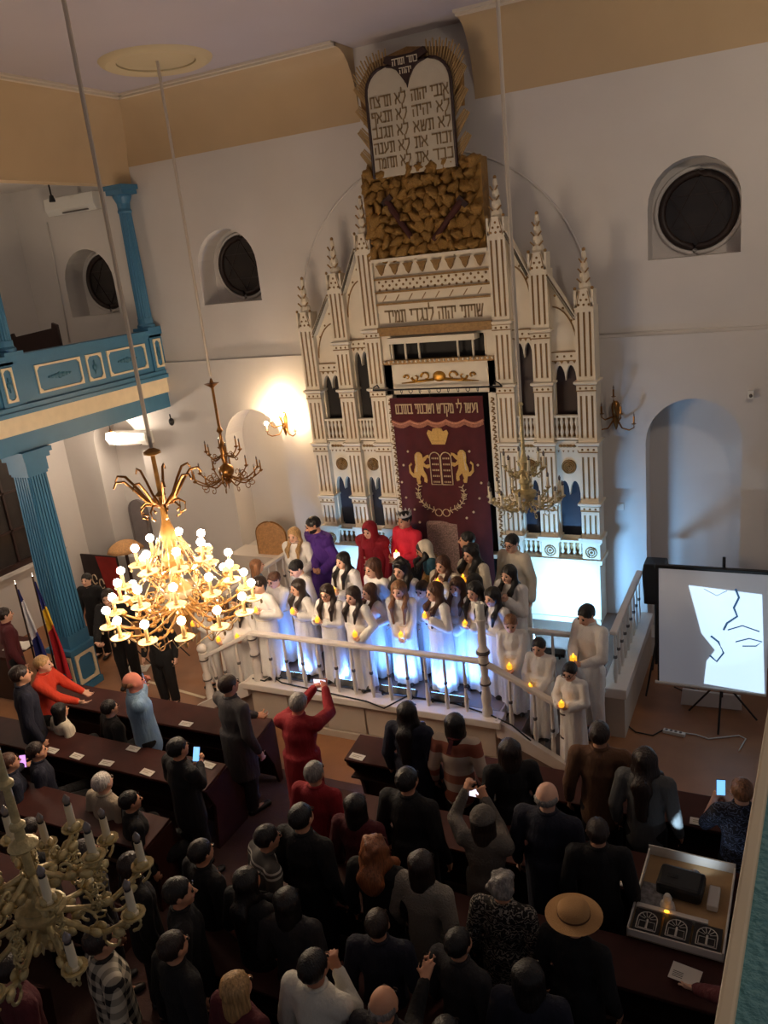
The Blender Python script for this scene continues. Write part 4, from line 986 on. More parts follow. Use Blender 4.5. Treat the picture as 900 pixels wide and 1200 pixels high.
for pts, r in (([(862, 690), (866, 700), (860, 712), (864, 722), (852, 730), (848, 738)], 0.022), ([(853, 738), (870, 733), (890, 740)], 0.014), ([(862, 752), (878, 748), (893, 752), (886, 757), (870, 757)], 0.014), ([(833, 745), (842, 752), (848, 765), (840, 775), (832, 768)], 0.022), ([(825, 690), (840, 698), (852, 692)], 0.006)):
    MB().tube([(SP(*p)[0], SY - 0.006, SP(*p)[1]) for p in pts], r * 0.6, 5).build('picture_line', mat('projection_dark', (96, 130, 170), 0.8, emit=(60, 110, 160), estr=0.3), im, smooth=True)
sk = thing('loudspeaker', 'black loudspeaker on a tripod stand behind the projection screen', 'speaker', (3.09, -0.82, 0))
MB().prism([(-.13, 1.22), (.13, 1.22), (.15, 1.65), (.13, 1.78), (-.13, 1.78), (-.15, 1.65)], -0.14, 0.14).build('cabinet', 'black_plastic', sk, local=True, bevel=0.015)
MB().box(-.11, .11, -0.146, -0.141, 1.26, 1.74).build('grille', 'grille', sk, local=True)
MB().tube([(0, 0, 0.3), (0, 0, 1.23)], 0.018, 8).build('pole', 'black_plastic', sk, local=True)
for x_, y_ in ((-0.10, 0.35), (-0.08, -0.38), (0.40, 0.0)): MB().tube([(0, 0, 0.62), (x_, y_, 0.01)], 0.013, 6).build('leg', 'black_plastic', sk, local=True)
ps = at((790, 858), z=0.03)
o = MB().box(-0.13, 0.13, -0.03, 0.03, 0, 0.045).build('power_strip', 'white_plastic', loc=(ps.x, ps.y, 0.0), bevel=0.008); o.rotation_euler.z = -0.15; tag(o, 'white power strip on the floor before the screen', 'power strip')
for i in range(4): MB().lathe([(0.018, 0.045), (0.018, 0.048)], (-0.09 + i * 0.055, 0, 0), 10).build('socket', 'rail_band', o, local=True)
def floor_cable(px, mtl, label, r=0.008): tag(MB().tube([(q.x, q.y, 0.012) for q in [at(p, z=0.01) for p in px]], r, 6).build('cable', mtl, smooth=True), label, 'cable')
floor_cable(((800, 859), (815, 861), (830, 866), (850, 864), (866, 862), (874, 866), (866, 880)), 'white_plastic', 'white cable curling from the power strip over the floor')
floor_cable(((778, 855), (765, 862), (745, 858), (735, 850)), 'cable_black', 'dark cable between the power strip and the platform')
floor_cable(((790, 805), (805, 812), (815, 808), (800, 803), (812, 800), (822, 812)), 'cable_black', 'coiled dark cable under the projection screen')
o = MB().prism([(0, 0), (0.72, 0.03), (0.70, 0.22), (0.02, 0.22)], -0.02, 0.02).build('folded_cloth', 'rail_white', loc=(3.45, -1.25, 0.0)); tag(o, 'pale cloth panel standing on the floor behind the screen', 'cloth')

# ================================================================== left aisle furniture
def flag(px, top_z, stops, label, L=1.25, lean=0.02):
    p = at(px, z=top_z); t = thing('flag', label, 'flag', (p.x, p.y, 0), group='flags on poles by the pillar')
    MB().tube([(0, 0, 0), (0, 0, top_z - 0.08)], 0.012, 8).build('pole', 'wood_dark', t, smooth=40, local=True)
    MB().lathe([(0.004, 0.10), (0.02, 0.05), (0.008, 0.0)][::-1], (0, 0, top_z - 0.09), 8).build('spear_tip', 'chrome', t, local=True)
    MB().lathe([(0.09, 0), (0.09, 0.03), (0.02, 0.06)], n=14).build('base', 'wood_dark', t, local=True)
    vs = []; nz, nt = 26, 14
    for j in range(nz + 1):
        v = j / nz; z = top_z - 0.12 - L * v; w_ = 0.03 + 0.20 * math.sin(min(1, v * 1.15) * PI * 0.62) * (0.6 + 0.4 * v)
        for i in range(nt + 1):
            u = i / nt; vs.append((0.01 + u * w_ * 1.25, 0.035 * math.sin(u * 11 + v * 2) * min(1, v * 3), z - 0.10 * u * v))
    fs = [(j * (nt + 1) + i, j * (nt + 1) + i + 1, (j + 1) * (nt + 1) + i + 1, (j + 1) * (nt + 1) + i) for j in range(nz) for i in range(nt)]
    m = bpy.data.materials.new('flag_cloth'); m.use_nodes = True; nt_ = m.node_tree; b_ = nt_.nodes['Principled BSDF']; b_.inputs['Roughness'].default_value = 0.8
    tc_ = nt_.nodes.new('ShaderNodeTexCoord'); sp = nt_.nodes.new('ShaderNodeSeparateXYZ'); r = nt_.nodes.new('ShaderNodeValToRGB'); r.color_ramp.interpolation = 'CONSTANT'
    m1 = nt_.nodes.new('ShaderNodeMath'); m1.operation = 'MULTIPLY_ADD'; m1.inputs[1].default_value = 1.1
    m2 = nt_.nodes.new('ShaderNodeMath'); m2.operation = 'SUBTRACT'; m2.inputs[0].default_value = top_z
    nt_.links.new(tc_.outputs['Object'], sp.inputs[0]); nt_.links.new(sp.outputs[2], m2.inputs[1]); nt_.links.new(sp.outputs[0], m1.inputs[0]); nt_.links.new(m2.outputs[0], m1.inputs[2])
    nt_.links.new(m1.outputs[0], r.inputs[0]); nt_.links.new(r.outputs[0], b_.inputs['Base Color'])
    for i, (pos, cc) in enumerate(stops):
        e = r.color_ramp.elements[i] if i < 2 else r.color_ramp.elements.new(pos)
        e.position = pos; e.color = (*lin(cc), 1)
    o = MB().add(vs, fs).build('cloth', m, t, smooth=True, local=True)
flag((17, 681), 2.15, [(0, (30, 40, 110)), (0.36, (222, 222, 228)), (0.98, (30, 40, 110)), (1.0, (30, 40, 110))], 'white flag with blue bands hanging from its pole left of the pillar', 1.15)
flag((37, 672), 2.2, [(0, (26, 34, 110)), (0.62, (228, 182, 40)), (0.97, (190, 30, 40)), (1.0, (190, 30, 40))], 'blue, yellow and red flag hanging beside the blue pillar', 1.4)
# leaning dark and red picture
q = [at(p, y=-0.35) for p in ((94, 649), (137, 655), (141, 692), (103, 690))]
pc = thing('leaning_picture', 'dark and red painted panel leaning behind the musicians', 'picture', (q[3].x, -0.35, 0))
z0, z1 = 0.0, q[0].z; x0, x1 = q[0].x, q[1].x
MB().box(x0, x1, -0.36, -0.33, z0, z1).build('board', mat('picture_dark', (40, 26, 28), 0.6, var=0.5, scale=4), pc)
MB().prism([(x0 + (x1 - x0) * 0.62, z0), (x1 - .02, z0), (x1 - .02, z1 - .02), (x0 + (x1 - x0) * 0.42, z1 - .02)], -0.364, -0.361).build('red_field', mat('picture_red', (150, 30, 26), 0.6, var=0.2, scale=5), pc)
for a_, b_ in ((x0 + .25, z0 + .5), (x0 + .42, z0 + .42)): MB().tube([(a_ + .06 * math.cos(t), -0.364, b_ + .1 * math.sin(t)) for t in np.linspace(0, 5.6, 12)], 0.012, 5).build('brush_mark', 'cream', pc)
# table with books at the left edge
tp = at((22, 757), z=0.80)
tb_ = thing('reading_table', 'dark reading table with open papers left of the flags', 'table', (tp.x - 0.35, tp.y, 0))
MB().box(-0.7, 0.5, -0.35, 0.30, 0.74, 0.79).build('table_top', 'wood_pew', tb_, local=True, bevel=0.006)
MB().box(-0.66, 0.46, -0.33, -0.30, 0.05, 0.74).build('front_panel', 'wood_dark', tb_, local=True)
for sx in (-0.66, 0.42):
    for sy in (-0.3, 0.24): MB().box(sx, sx + 0.05, sy, sy + 0.05, 0, 0.74).build('leg', 'wood_dark', tb_, local=True)
o = MB().prism([(-0.2, 0), (-0.1, 0.018), (0, 0.006), (0.1, 0.018), (0.2, 0)][::-1] + [(-0.2, -0.012), (0.2, -0.012)], -0.13, 0.13).build('open_book', 'paper', loc=(tp.x, tp.y, 0.805)); o.rotation_euler.z = 0.3; tag(o, 'open white book on the reading table by the flags', 'book')
for i in range(5): MB().box(-0.17, -0.03, -0.10 + i * 0.04, -0.09 + i * 0.04, 0.014, 0.020).build('text_line', 'ink', o, local=True)
# music stands
def music_stand(px, label, h=1.05, sheet=True):
    p = at(px, z=0.0); t = thing('music_stand', label, 'music stand', (p.x, p.y, 0), 0.3, 'music stands')
    MB().tube([(0, 0, 0.28), (0, 0, h)], 0.012, 8).build('pole', 'black_plastic', t, local=True)
    for k in range(3): MB().tube([(0, 0, 0.34), (0.26 * math.cos(k * 2.1), 0.26 * math.sin(k * 2.1), 0.01)], 0.010, 6).build('leg', 'black_plastic', t, local=True)
    R = Matrix.Translation((0, 0, h + 0.1)) @ Matrix.Rotation(-0.5, 4, 'X')
    MB().box(-0.24, 0.24, -0.006, 0.006, -0.16, 0.16).box(-0.24, 0.24, -0.05, 0.006, -0.17, -0.155).xf(R).build('desk', 'black_plastic', t, local=True)
    if sheet: MB().box(-0.2, 0.2, -0.012, -0.008, -0.14, 0.14).xf(R).build('sheet_music', 'paper', t, local=True)
music_stand((163, 782), 'black music stand on the tan floor behind the lit chandelier', 0.9, False)
music_stand((205, 770), 'black music stand nearer the left steps', 0.9)
o = MB().box(-0.2, 0.2, -0.12, 0.12, 0, 0.006).build('loose_sheets', 'paper', loc=at((160, 784), z=0.0)); o.rotation_euler.z = 0.4; tag(o, 'white sheets lying on the floor under a music stand', 'paper')
for i in range(4): MB().box(-0.16, 0.14, -0.08 + i * 0.045, -0.075 + i * 0.045, 0.0061, 0.0066).build('text_line', 'ink', o, local=True)
# pale inlay strip in the floor
fs_ = [at(p, z=0) for p in ((150, 792), (240, 818))]
struct(MB().bar((fs_[0].x, fs_[0].y, 0.002), (fs_[1].x, fs_[1].y, 0.002), 0.05, 0.006), 'trim_7', 'cream')
# cane chair back on a ledge, grey arched plaque, tan cloth on a stand
cq = [at(p, y=-0.42) for p in ((304, 648), (338, 648), (322, 612))]
lg = MB().box(-3.95, -2.70, -0.55, -0.051, 0, cq[0].z - 0.012).build('wall_ledge', 'rail_white'); tag(lg, kind='structure')
cc = thing('cane_chair_back', 'arched cane chair back standing on the white ledge left of the ark', 'chair back', ((cq[0].x + cq[1].x) / 2, -0.42, cq[0].z - 0.01))
w_ = (cq[1].x - cq[0].x) / 2; h_ = cq[2].z - cq[0].z
ap = [(-w_, 0), (w_, 0)] + [(w_ * math.cos(t), h_ * 0.62 + h_ * 0.40 * math.sin(t)) for t in np.linspace(0, PI, 14)]
MB().prism(ap, -0.012, 0.012).build('cane_panel', 'wicker', cc, local=True)
MB().tube([(x, 0, z) for x, z in ap[1:] + [ap[0]]], 0.016, 6).build('frame', 'brass', cc, smooth=True, local=True)
pq = [at(p, y=0.40) for p in ((158, 632), (179, 632), (167, 586))]
pw = (pq[1].x - pq[0].x) / 2; pcx = (pq[0].x + pq[1].x) / 2; ph = pq[2].z - pq[0].z - pw
o = MB().prism([(-pw, 0.9 - pq[0].z), (pw, 0.9 - pq[0].z)] + [(pw * math.cos(t), ph + pw * math.sin(t)) for t in np.linspace(0, PI, 12)], -0.03, 0.03).build('arched_plaque', mat('grey_stone', (120, 112, 112), 0.8, var=0.1, scale=6), loc=(pcx, 0.41, pq[0].z)); tag(o, 'grey round-topped plaque in the niche under the gallery', 'plaque')
MB().tube([(x * 0.8, -0.031, z) for x, z in [(-pw, -0.6), (-pw, ph)] + [(pw * math.cos(t), ph + pw * math.sin(t)) for t in np.linspace(PI, 0, 12)] + [(pw, -0.6)]], 0.008, 5).build('border', 'rail_band', o, local=True)
sq = at((146, 640), y=-0.6)
st = thing('cloth_covered_stand', 'small stand draped with tan gold cloth behind the lit chandelier', 'stand', (sq.x, sq.y, 0))
MB().lathe([(0.18, 0), (0.18, 0.03), (0.03, 0.06), (0.03, sq.z - 0.05)], n=14).build('stand', 'wood_dark', st, local=True)
MB().lathe([(0.34, -0.02), (0.30, 0.03), (0.24, 0.08), (0.14, 0.14), (0.02, 0.16)], (0, 0, sq.z - 0.05), 18, flute=0.06).build('drape', 'wicker', st, local=True, smooth=True)

# wall fixtures
def air_con(px0, px1, h, label):
    a, b = at(px0, y=-0.2), at(px1, y=-0.2); w_ = b.x - a.x; z = (a.z + b.z) / 2
    yb = -0.001 if z > ZL else -0.051
    t = thing('air_conditioner', label, 'air conditioner', (a.x, yb, z - h))
    n = [(0, 0.02), (0, h), (-0.20, h), (-0.21, 0.10), (-0.16, 0.0)]
    vs = [(x, y, z_) for x in (0, w_) for y, z_ in n]; k = len(n)
    MB().add(vs, [tuple(range(k)), tuple(range(2 * k - 1, k - 1, -1))] + [(i, i + k, (i + 1) % k + k, (i + 1) % k) for i in range(k)]).build('casing', 'white_plastic', t, local=True, bevel=0.01)
    MB().box(w_ * 0.35, w_ * 0.85, -0.215, -0.17, 0.015, 0.035).build('louvre', 'rail_band', t, local=True)
air_con((50, 232), (108, 226), 0.28, 'white wall air conditioner up in the gallery')
air_con((125, 505), (172, 508), 0.24, 'white wall air conditioner under the gallery')
p = at((880, 462), y=-0.06); t = thing('wall_sensor', 'small white sensor box on the wall above the right niche', 'sensor', (p.x, -0.05, p.z))
MB().box(-0.035, 0.035, -0.06, 0, -0.05, 0.05).build('housing', 'white_plastic', t, local=True, bevel=0.01); MB().sphere((0, -0.06, -0.01), (0.02, 0.012, 0.025), 8, 6).build('lens', 'rail_band', t, local=True, smooth=True)
p = at((727, 594), y=-0.06); t = thing('wall_switch', 'small white switch plate on the wall right of the ark', 'switch', (p.x, -0.05, p.z))
MB().box(-0.05, 0.05, -0.015, 0, -0.05, 0.05).build('plate', 'white_plastic', t, local=True, bevel=0.006); MB().box(-0.02, 0.02, -0.022, -0.015, -0.03, 0.03).build('rocker', 'paper', t, local=True)
p = at((201, 493), y=-0.1); t = thing('wall_spotlight', 'tiny black spotlight on the wall left of the unlit brass chandelier', 'spotlight', (p.x, -0.05, p.z))
MB().tube([(0, 0, 0), (0, -0.06, 0.0), (0, -0.07, 0.12)], 0.012, 6).build('bracket', 'iron', t, local=True); MB().sphere((0.03, -0.09, -0.01), (0.05, 0.05, 0.07), 10, 8).build('head', 'black_plastic', t, local=True, smooth=True)
p = at((60, 232), x=-6.2); t = thing('hanging_spotlight', 'black spotlight hanging from the gallery ceiling before the air conditioner', 'spotlight', (p.x, p.y, 7.62))
MB().tube([(0, 0, 0), (0.01, 0, -0.25)], 0.014, 6).build('rod', 'iron', t, local=True); MB().box(-0.1, 0.1, -0.03, 0.03, -0.03, 0).build('mount', 'iron', t, local=True); MB().lathe([(0.03, 0), (0.05, -0.08), (0.05, -0.1)][::-1], (0.01, 0, -0.25), 10).build('head', 'black_plastic', t, local=True)
tag(MB().tube([(at((55, 258), y=-0.01).x, -0.02, 7.05), (at((80, 392), y=-0.01).x, -0.02, 5.0)], 0.014, 6).build('wall_pipe', 'plaster', smooth=True), 'thin white pipe on the gallery wall beside the round window', 'pipe')
# ================================================================== chandeliers and wall lights
def arm_mesh(R, z0, zc, r0, rad, mtl, curls=1, leaf=0, name='arm'):
    m = MB(); dip = -0.10 * R / 0.5
    pts = [(r0, 0, z0), (r0 + (R - r0) * .25, 0, z0 + dip * .6), (r0 + (R - r0) * .55, 0, z0 + dip), (r0 + (R - r0) * .82, 0, z0 + dip * .5 + (zc - z0) * .35), (R * 0.985, 0, z0 + (zc - z0) * .75), (R, 0, zc)]
    P_ = []                                             # smooth by Catmull-Rom
    for i in range(len(pts) - 1):
        p0, p1, p2, p3 = [Vector(pts[min(max(k, 0), len(pts) - 1)]) for k in (i - 1, i, i + 1, i + 2)]
        for t in (0, .25, .5, .75): P_.append(0.5 * ((2 * p1) + (-p0 + p2) * t + (2 * p0 - 5 * p1 + 4 * p2 - p3) * t * t + (-p0 + 3 * p1 - 3 * p2 + p3) * t ** 3))
    P_.append(Vector(pts[-1])); n = len(P_)
    m.tube(P_, [rad * (1.25 - 0.5 * i / n) for i in range(n)], 6)
    for c in range(curls):
        s = 1 if c % 2 == 0 else -1; cx = r0 + (R - r0) * (0.45 + 0.25 * c); cr = 0.05 * R / 0.4
        cz = z0 + dip * 0.7 + s * cr * 1.0
        m.tube([(cx + cr * (1 - t / 9) * math.cos(t - s * 1.5), 0, cz + s * cr * (1 - t / 9) * math.sin(t - 1.5)) for t in np.linspace(0, 6.5, 14)], rad * 0.62, 5)
    for k in range(leaf):
        u = (k + 1) / (leaf + 1); q = P_[int(u * (n - 1))]
        for s in (-1, 1):
            m.sphere((q[0], q[1] + s * rad * 1.6, q[2] + rad * 1.6 * (1 if k % 2 else -1)), (rad * 2.6, rad * 1.2, rad * 1.9), 7, 5)
    me = m.mesh(name, mtl); shade(me, True); return me
_n_ch = [0]
def chandelier(name, label, loc, tiers, shaft, mt, cable_to, pan_r=0.05, hc=0.10, rc=0.014, bulb='flame', bulb_mat='bulb_off', sleeve='candle_cream', arm_r=0.010, curls=1, leaf=0, crystals=False, cable_from=0.0, cable_mat='brass', cable_r=0.012, pan_mat=None, sc=1.0):
    t = thing(name, label, 'chandelier', loc); t.scale = (sc, sc, sc)
    sh = MB().lathe(shaft, n=16).build('shaft', mt, t, smooth=40, local=True)
    cb_ = MB().tube([(0, 0, cable_from), (0, 0, (cable_to - loc[2]) / sc)], cable_r, 6).build('cable', cable_mat, t, local=True)
    pan = MB().lathe([(0.006, -0.02), (pan_r * .4, -0.014), (pan_r, 0.004), (pan_r * 1.02, 0.012), (pan_r * .5, 0.004), (rc, 0.004)], n=12).mesh('drip_pan', pan_mat or mt); shade(pan, 50)
    slv = MB().lathe([(rc * 1.25, 0), (rc * 1.25, 0.012), (rc * .95, 0.016), (rc * .9, hc)], n=9).mesh('candle_sleeve', sleeve); shade(slv, 50)
    if bulb == 'flame':
        b_ = MB().lathe([(rc * .55, 0), (rc * .6, 0.008), (rc * .95, 0.022), (rc * .8, 0.034), (rc * .3, 0.05), (0.001, 0.056)], n=9).mesh('bulb', bulb_mat); colr = MB().lathe([(rc * .7, -0.004), (rc * .75, 0.006), (rc * .6, 0.01)], n=9).mesh('collar', 'ink')
    else:
        b_ = MB().sphere((0, 0, 0.032), 0.036, 14, 10).mesh('bulb', bulb_mat); colr = MB().lathe([(rc, -0.004), (rc * .8, 0.006)], n=9).mesh('collar', 'brass')
    shade(b_, True)
    drop = MB().sphere((0, 0, -0.03), (0.012, 0.012, 0.022), 6, 5).tube([(0, 0, 0), (0, 0, -0.02)], 0.002, 4).mesh('crystal_drop', 'crystal')
    for (n, R, z0, zc, ph) in tiers:
        am = arm_mesh(R, z0, zc, 0.03, arm_r, mt, curls, leaf)
        for k in range(n):
            a = link('arm', am, t, (0, 0, 0), ph + 2 * PI * k / n)
            link('drip_pan', pan, a, (R, 0, zc)); link('candle_sleeve', slv, a, (R, 0, zc + 0.006)); link('bulb', b_, a, (R, 0, zc + 0.006 + hc)); link('bulb_collar', colr, a, (R, 0, zc + 0.006 + hc))
            if crystals:
                for q in range(3): link('crystal_drop', drop, a, (R + pan_r * .8 * math.cos(q * 2.1), pan_r * .8 * math.sin(q * 2.1), zc - 0.005))
                link('crystal_drop', drop, a, (R * .6, 0, z0 - 0.10)); link('crystal_drop', drop, a, (R * .3, 0, z0 - 0.06))
    return t

# great lit chandelier at left
LC = at((212, 703), x=-1.45)
lit = chandelier('crystal_chandelier', 'large lit crystal chandelier glowing warm in front of the left steps', tuple(LC),
    [(13, 0.66, -0.05, -0.10, 0.1), (10, 0.52, 0.12, 0.16, 0.35), (7, 0.31, 0.36, 0.40, 0.2)],
    [(0.005, -0.30), (0.03, -0.28), (0.06, -0.2), (0.10, -0.12), (0.05, -0.05), (0.04, 0.0), (0.11, 0.05), (0.13, 0.12), (0.06, 0.2), (0.045, 0.3), (0.09, 0.36), (0.10, 0.42), (0.05, 0.5), (0.07, 0.56), (0.075, 0.66), (0.045, 0.74), (0.03, 0.82), (0.022, 1.0), (0.05, 1.02), (0.02, 1.05), (0.02, 1.38), (0.075, 1.40), (0.075, 1.42), (0.02, 1.45)],
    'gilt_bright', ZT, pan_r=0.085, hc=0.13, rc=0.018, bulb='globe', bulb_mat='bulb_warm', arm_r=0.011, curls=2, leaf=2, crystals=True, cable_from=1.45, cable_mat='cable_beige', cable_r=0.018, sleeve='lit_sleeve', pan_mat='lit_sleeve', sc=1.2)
# its top crown of scrolls
cm = MB(); pts = [(0.04, 0, 1.0), (0.14, 0, 1.08), (0.22, 0, 1.20), (0.29, 0, 1.29), (0.36, 0, 1.30), (0.39, 0, 1.25)]
cm.tube(pts, [0.014, 0.013, 0.013, 0.012, 0.010, 0.008], 6); cm.tube([(0.06, 0, 1.02), (0.15, 0, 1.04), (0.20, 0, 1.0), (0.19, 0, 0.93), (0.15, 0, 0.91)], [0.012, 0.011, 0.010, 0.008, 0.012], 6)
cm = cm.mesh('crown_scroll', 'brass'); shade(cm, True)
for k in range(9): link('crown_scroll', cm, lit, (0, 0, -0.08), 2 * PI * k / 9)
bowl = MB().lathe([(0.005, 0.0), (0.10, 0.03), (0.16, 0.10), (0.17, 0.16), (0.165, 0.16), (0.10, 0.05), (0.004, 0.02)], (0, 0, -0.02), 20).build('glass_bowl', 'crystal', lit, smooth=True, local=True)
for k in range(18):
    t_ = 2 * PI * k / 18
    MB().tube([(0.10 * math.cos(t_), 0.10 * math.sin(t_), 0.62), (0.22 * math.cos(t_), 0.22 * math.sin(t_), 0.36), (0.40 * math.cos(t_), 0.40 * math.sin(t_), 0.16)], 0.007, 4).build('bead_string', 'crystal', lit, local=True)
    MB().tube([(0.60 * math.cos(t_), 0.60 * math.sin(t_), -0.12), (0.48 * math.cos(t_), 0.48 * math.sin(t_), -0.26), (0.60 * math.cos(t_ + .35), 0.60 * math.sin(t_ + .35), -0.12)], 0.006, 4).build('bead_string', 'crystal', lit, local=True)

# unlit brass chandelier hanging from the ceiling rose
BL = at((266, 556), y=-1.64)
shaft_b = [(0.004, -0.22), (0.012, -0.15), (0.06, -0.12), (0.03, -0.09), (0.05, -0.05), (0.10, 0.0), (0.12, 0.06), (0.10, 0.12), (0.03, 0.17), (0.05, 0.26), (0.03, 0.36), (0.055, 0.44), (0.025, 0.5), (0.02, 0.62), (0.05, 0.66), (0.022, 0.72), (0.02, 1.28), (0.04, 1.30), (0.11, 1.35), (0.03, 1.36), (0.012, 1.42)]
chandelier('brass_chandelier', 'unlit brass chandelier hanging left of the ark below the ceiling rose', tuple(BL), [(12, 0.50, -0.02, 0.0, 0.0), (6, 0.26, 0.30, 0.36, 0.3)], shaft_b, 'brass', ZT, pan_r=0.035, hc=0.11, rc=0.013, sleeve='brass', arm_r=0.011, curls=2, cable_from=1.45, cable_mat='cable_beige', cable_r=0.02)
# unlit brass chandelier in front of the right half of the ark
BR = at((616, 582), x=2.0)
shaft_r = [(0.004, -0.20), (0.02, -0.16), (0.05, -0.1), (0.03, -0.06), (0.09, -0.03), (0.12, 0.02), (0.12, 0.06), (0.05, 0.09), (0.05, 0.14), (0.07, 0.17), (0.05, 0.24), (0.03, 0.34), (0.06, 0.40), (0.03, 0.46), (0.02, 0.50), (0.018, 1.0), (0.03, 1.02), (0.012, 1.06)]
chandelier('brass_chandelier', 'unlit chandelier with cream candles hanging in front of the right half of the ark', tuple(BR), [(12, 0.40, -0.03, 0.0, 0.13), (6, 0.22, 0.30, 0.34, 0.0)], shaft_r, 'gilt', ZT, pan_r=0.032, hc=0.12, rc=0.016, arm_r=0.010, curls=2, leaf=2, cable_from=1.05, cable_mat='cable_beige', cable_r=0.02)
# foreground chandelier at the lower left
FC = at((52, 1078), x=1.50)
shaft_f = [(0.004, -0.16), (0.03, -0.13), (0.06, -0.09), (0.03, -0.05), (0.05, -0.02), (0.08, 0.02), (0.105, 0.05), (0.105, 0.065), (0.08, 0.08), (0.085, 0.09), (0.03, 0.11), (0.02, 0.13), (0.045, 0.15), (0.055, 0.175), (0.05, 0.20), (0.02, 0.225), (0.018, 0.36), (0.05, 0.37), (0.062, 0.385), (0.05, 0.40), (0.022, 0.42), (0.02, 0.46), (0.032, 0.47), (0.032, 0.485), (0.018, 0.50), (0.017, 0.66), (0.032, 0.67), (0.032, 0.685), (0.018, 0.70), (0.016, 1.3)]
fgc = chandelier('gilt_chandelier', 'unlit gilt chandelier with cream candles hanging close at the lower left', tuple(FC), [(9, 0.43, 0.04, 0.06, 0.25), (6, 0.26, 0.24, 0.26, 0.6)], shaft_f, 'gilt', ZT, pan_r=0.05, hc=0.12, rc=0.019, arm_r=0.012, curls=3, leaf=4, cable_from=1.3, cable_mat='gilt', cable_r=0.016, sc=1.1)
fm = MB(); rg = random.Random(5)
for k in range(9):
    a = rg.uniform(0, 6.28); r = rg.uniform(0.02, 0.05)
    fm.tube([(0.25 + r * (1 - s / 8) * math.cos(s + a), rg.uniform(-.01, .01), 0.06 + 0.016 * k + r * (1 - s / 8) * math.sin(s + a)) for s in np.linspace(0, 6, 9)], 0.006, 4)
fm = fm.mesh('foliage_scroll', 'gilt'); shade(fm, True)
for k in range(9): link('foliage_scroll', fm, fgc, (0, 0, -0.02), 2 * PI * (k + .5) / 9)
for k in range(12): link('fringe_leaf', MB().prism([(-.015, 0), (0, -.05), (.015, 0), (0, .02)], -.003, .003).mesh('fringe_leaf', 'gilt') if k == 0 else bpy.data.meshes['fringe_leaf'], fgc, (0.08 * math.cos(k * PI / 6), 0.08 * math.sin(k * PI / 6), -0.06), k * PI / 6 + PI / 2)

def sconce(px, lit_, label):
    p = at(px, y=-0.12); t = thing('wall_sconce', label, 'wall lamp', (p.x, -0.05, p.z), group='five-armed brass wall sconces')
    MB().lathe([(0.004, -0.20), (0.02, -0.16), (0.045, -0.08), (0.05, 0.02), (0.06, 0.1), (0.05, 0.16), (0.02, 0.19)], (0, -0.03, 0), 12).build('backplate', 'brass', t, smooth=40, local=True)
    pan = MB().lathe([(0.006, -0.012), (0.03, 0), (0.032, 0.006), (0.01, 0.004)], n=10).mesh('drip_pan', 'brass')
    slv = MB().lathe([(0.014, 0), (0.012, 0.01), (0.012, 0.10)], n=8).mesh('candle_sleeve', 'brass' if not lit_ else 'candle_cream')
    if lit_: blb = MB().sphere((0, 0, 0.03), 0.032, 12, 8).mesh('bulb', 'bulb_sconce')
    else: blb = MB().lathe([(0.006, 0), (0.012, 0.02), (0.004, 0.045), (0.001, 0.055)], n=8).mesh('bulb', 'bulb_off')
    shade(blb, True)
    for (x, z, y) in ((-0.28, -0.10, -0.14), (0.25, -0.10, -0.14), (-0.155, 0.05, -0.18), (0.10, 0.05, -0.22), (0.0, 0.27, -0.16)):
        a = MB().tube([(0, -0.05, -0.02), (x * .35, y * .5, min(z, 0.1) - 0.07), (x * .75, y * .9, min(z, 0.2) - 0.085), (x, y, z - 0.05), (x, y, z)], [0.012, 0.011, 0.010, 0.009, 0.008], 6).build('arm', 'brass', t, smooth=True, local=True)
        link('drip_pan', pan, a, (x, y, z)); link('candle_sleeve', slv, a, (x, y, z)); link('bulb', blb, a, (x, y, z + 0.10))
    return t
sconce((332, 497), True, 'lit wall sconce glowing on the wall left of the ark')
sconce((721, 487), False, 'unlit brass wall sconce right of the ark')

def pendant(p, ztop, label, r=0.10, mtl='globe_lamp'):
    t = thing('globe_pendant', label, 'pendant lamp', tuple(p), group='globe pendant lamps')
    MB().sphere((0, 0, 0), r, 16, 12).build('glass_globe', mtl, t, smooth=True, local=True)
    MB().tube([(0, 0, r), (0, 0, ztop - p[2])], 0.008, 6).build('rod', 'iron', t, local=True)
    MB().lathe([(0.03, r - 0.01), (0.035, r + 0.02), (0.012, r + 0.05)], n=10).build('fitter', 'brass', t, local=True)
pendant(at((131, 513), x=-6.15), 4.02, 'lit globe pendant under the left gallery')

pendant((5.5, -3.4, 7.3), 8.56, 'globe pendant above the right gallery, outside the picture', 0.15)
pendant((-6.2, -4.6, 3.3), 4.02, 'globe pendant under the left gallery, outside the picture')
pendant((-6.2, -2.6, 7.0), 7.62, 'globe pendant up in the left gallery, outside the picture', 0.06)
pendant((6.3, -9.4, 7.0), 8.56, 'globe pendant above the near right gallery, outside the picture', 0.07)  # unseen lamp added to brighten the near rail and foreground chandelier
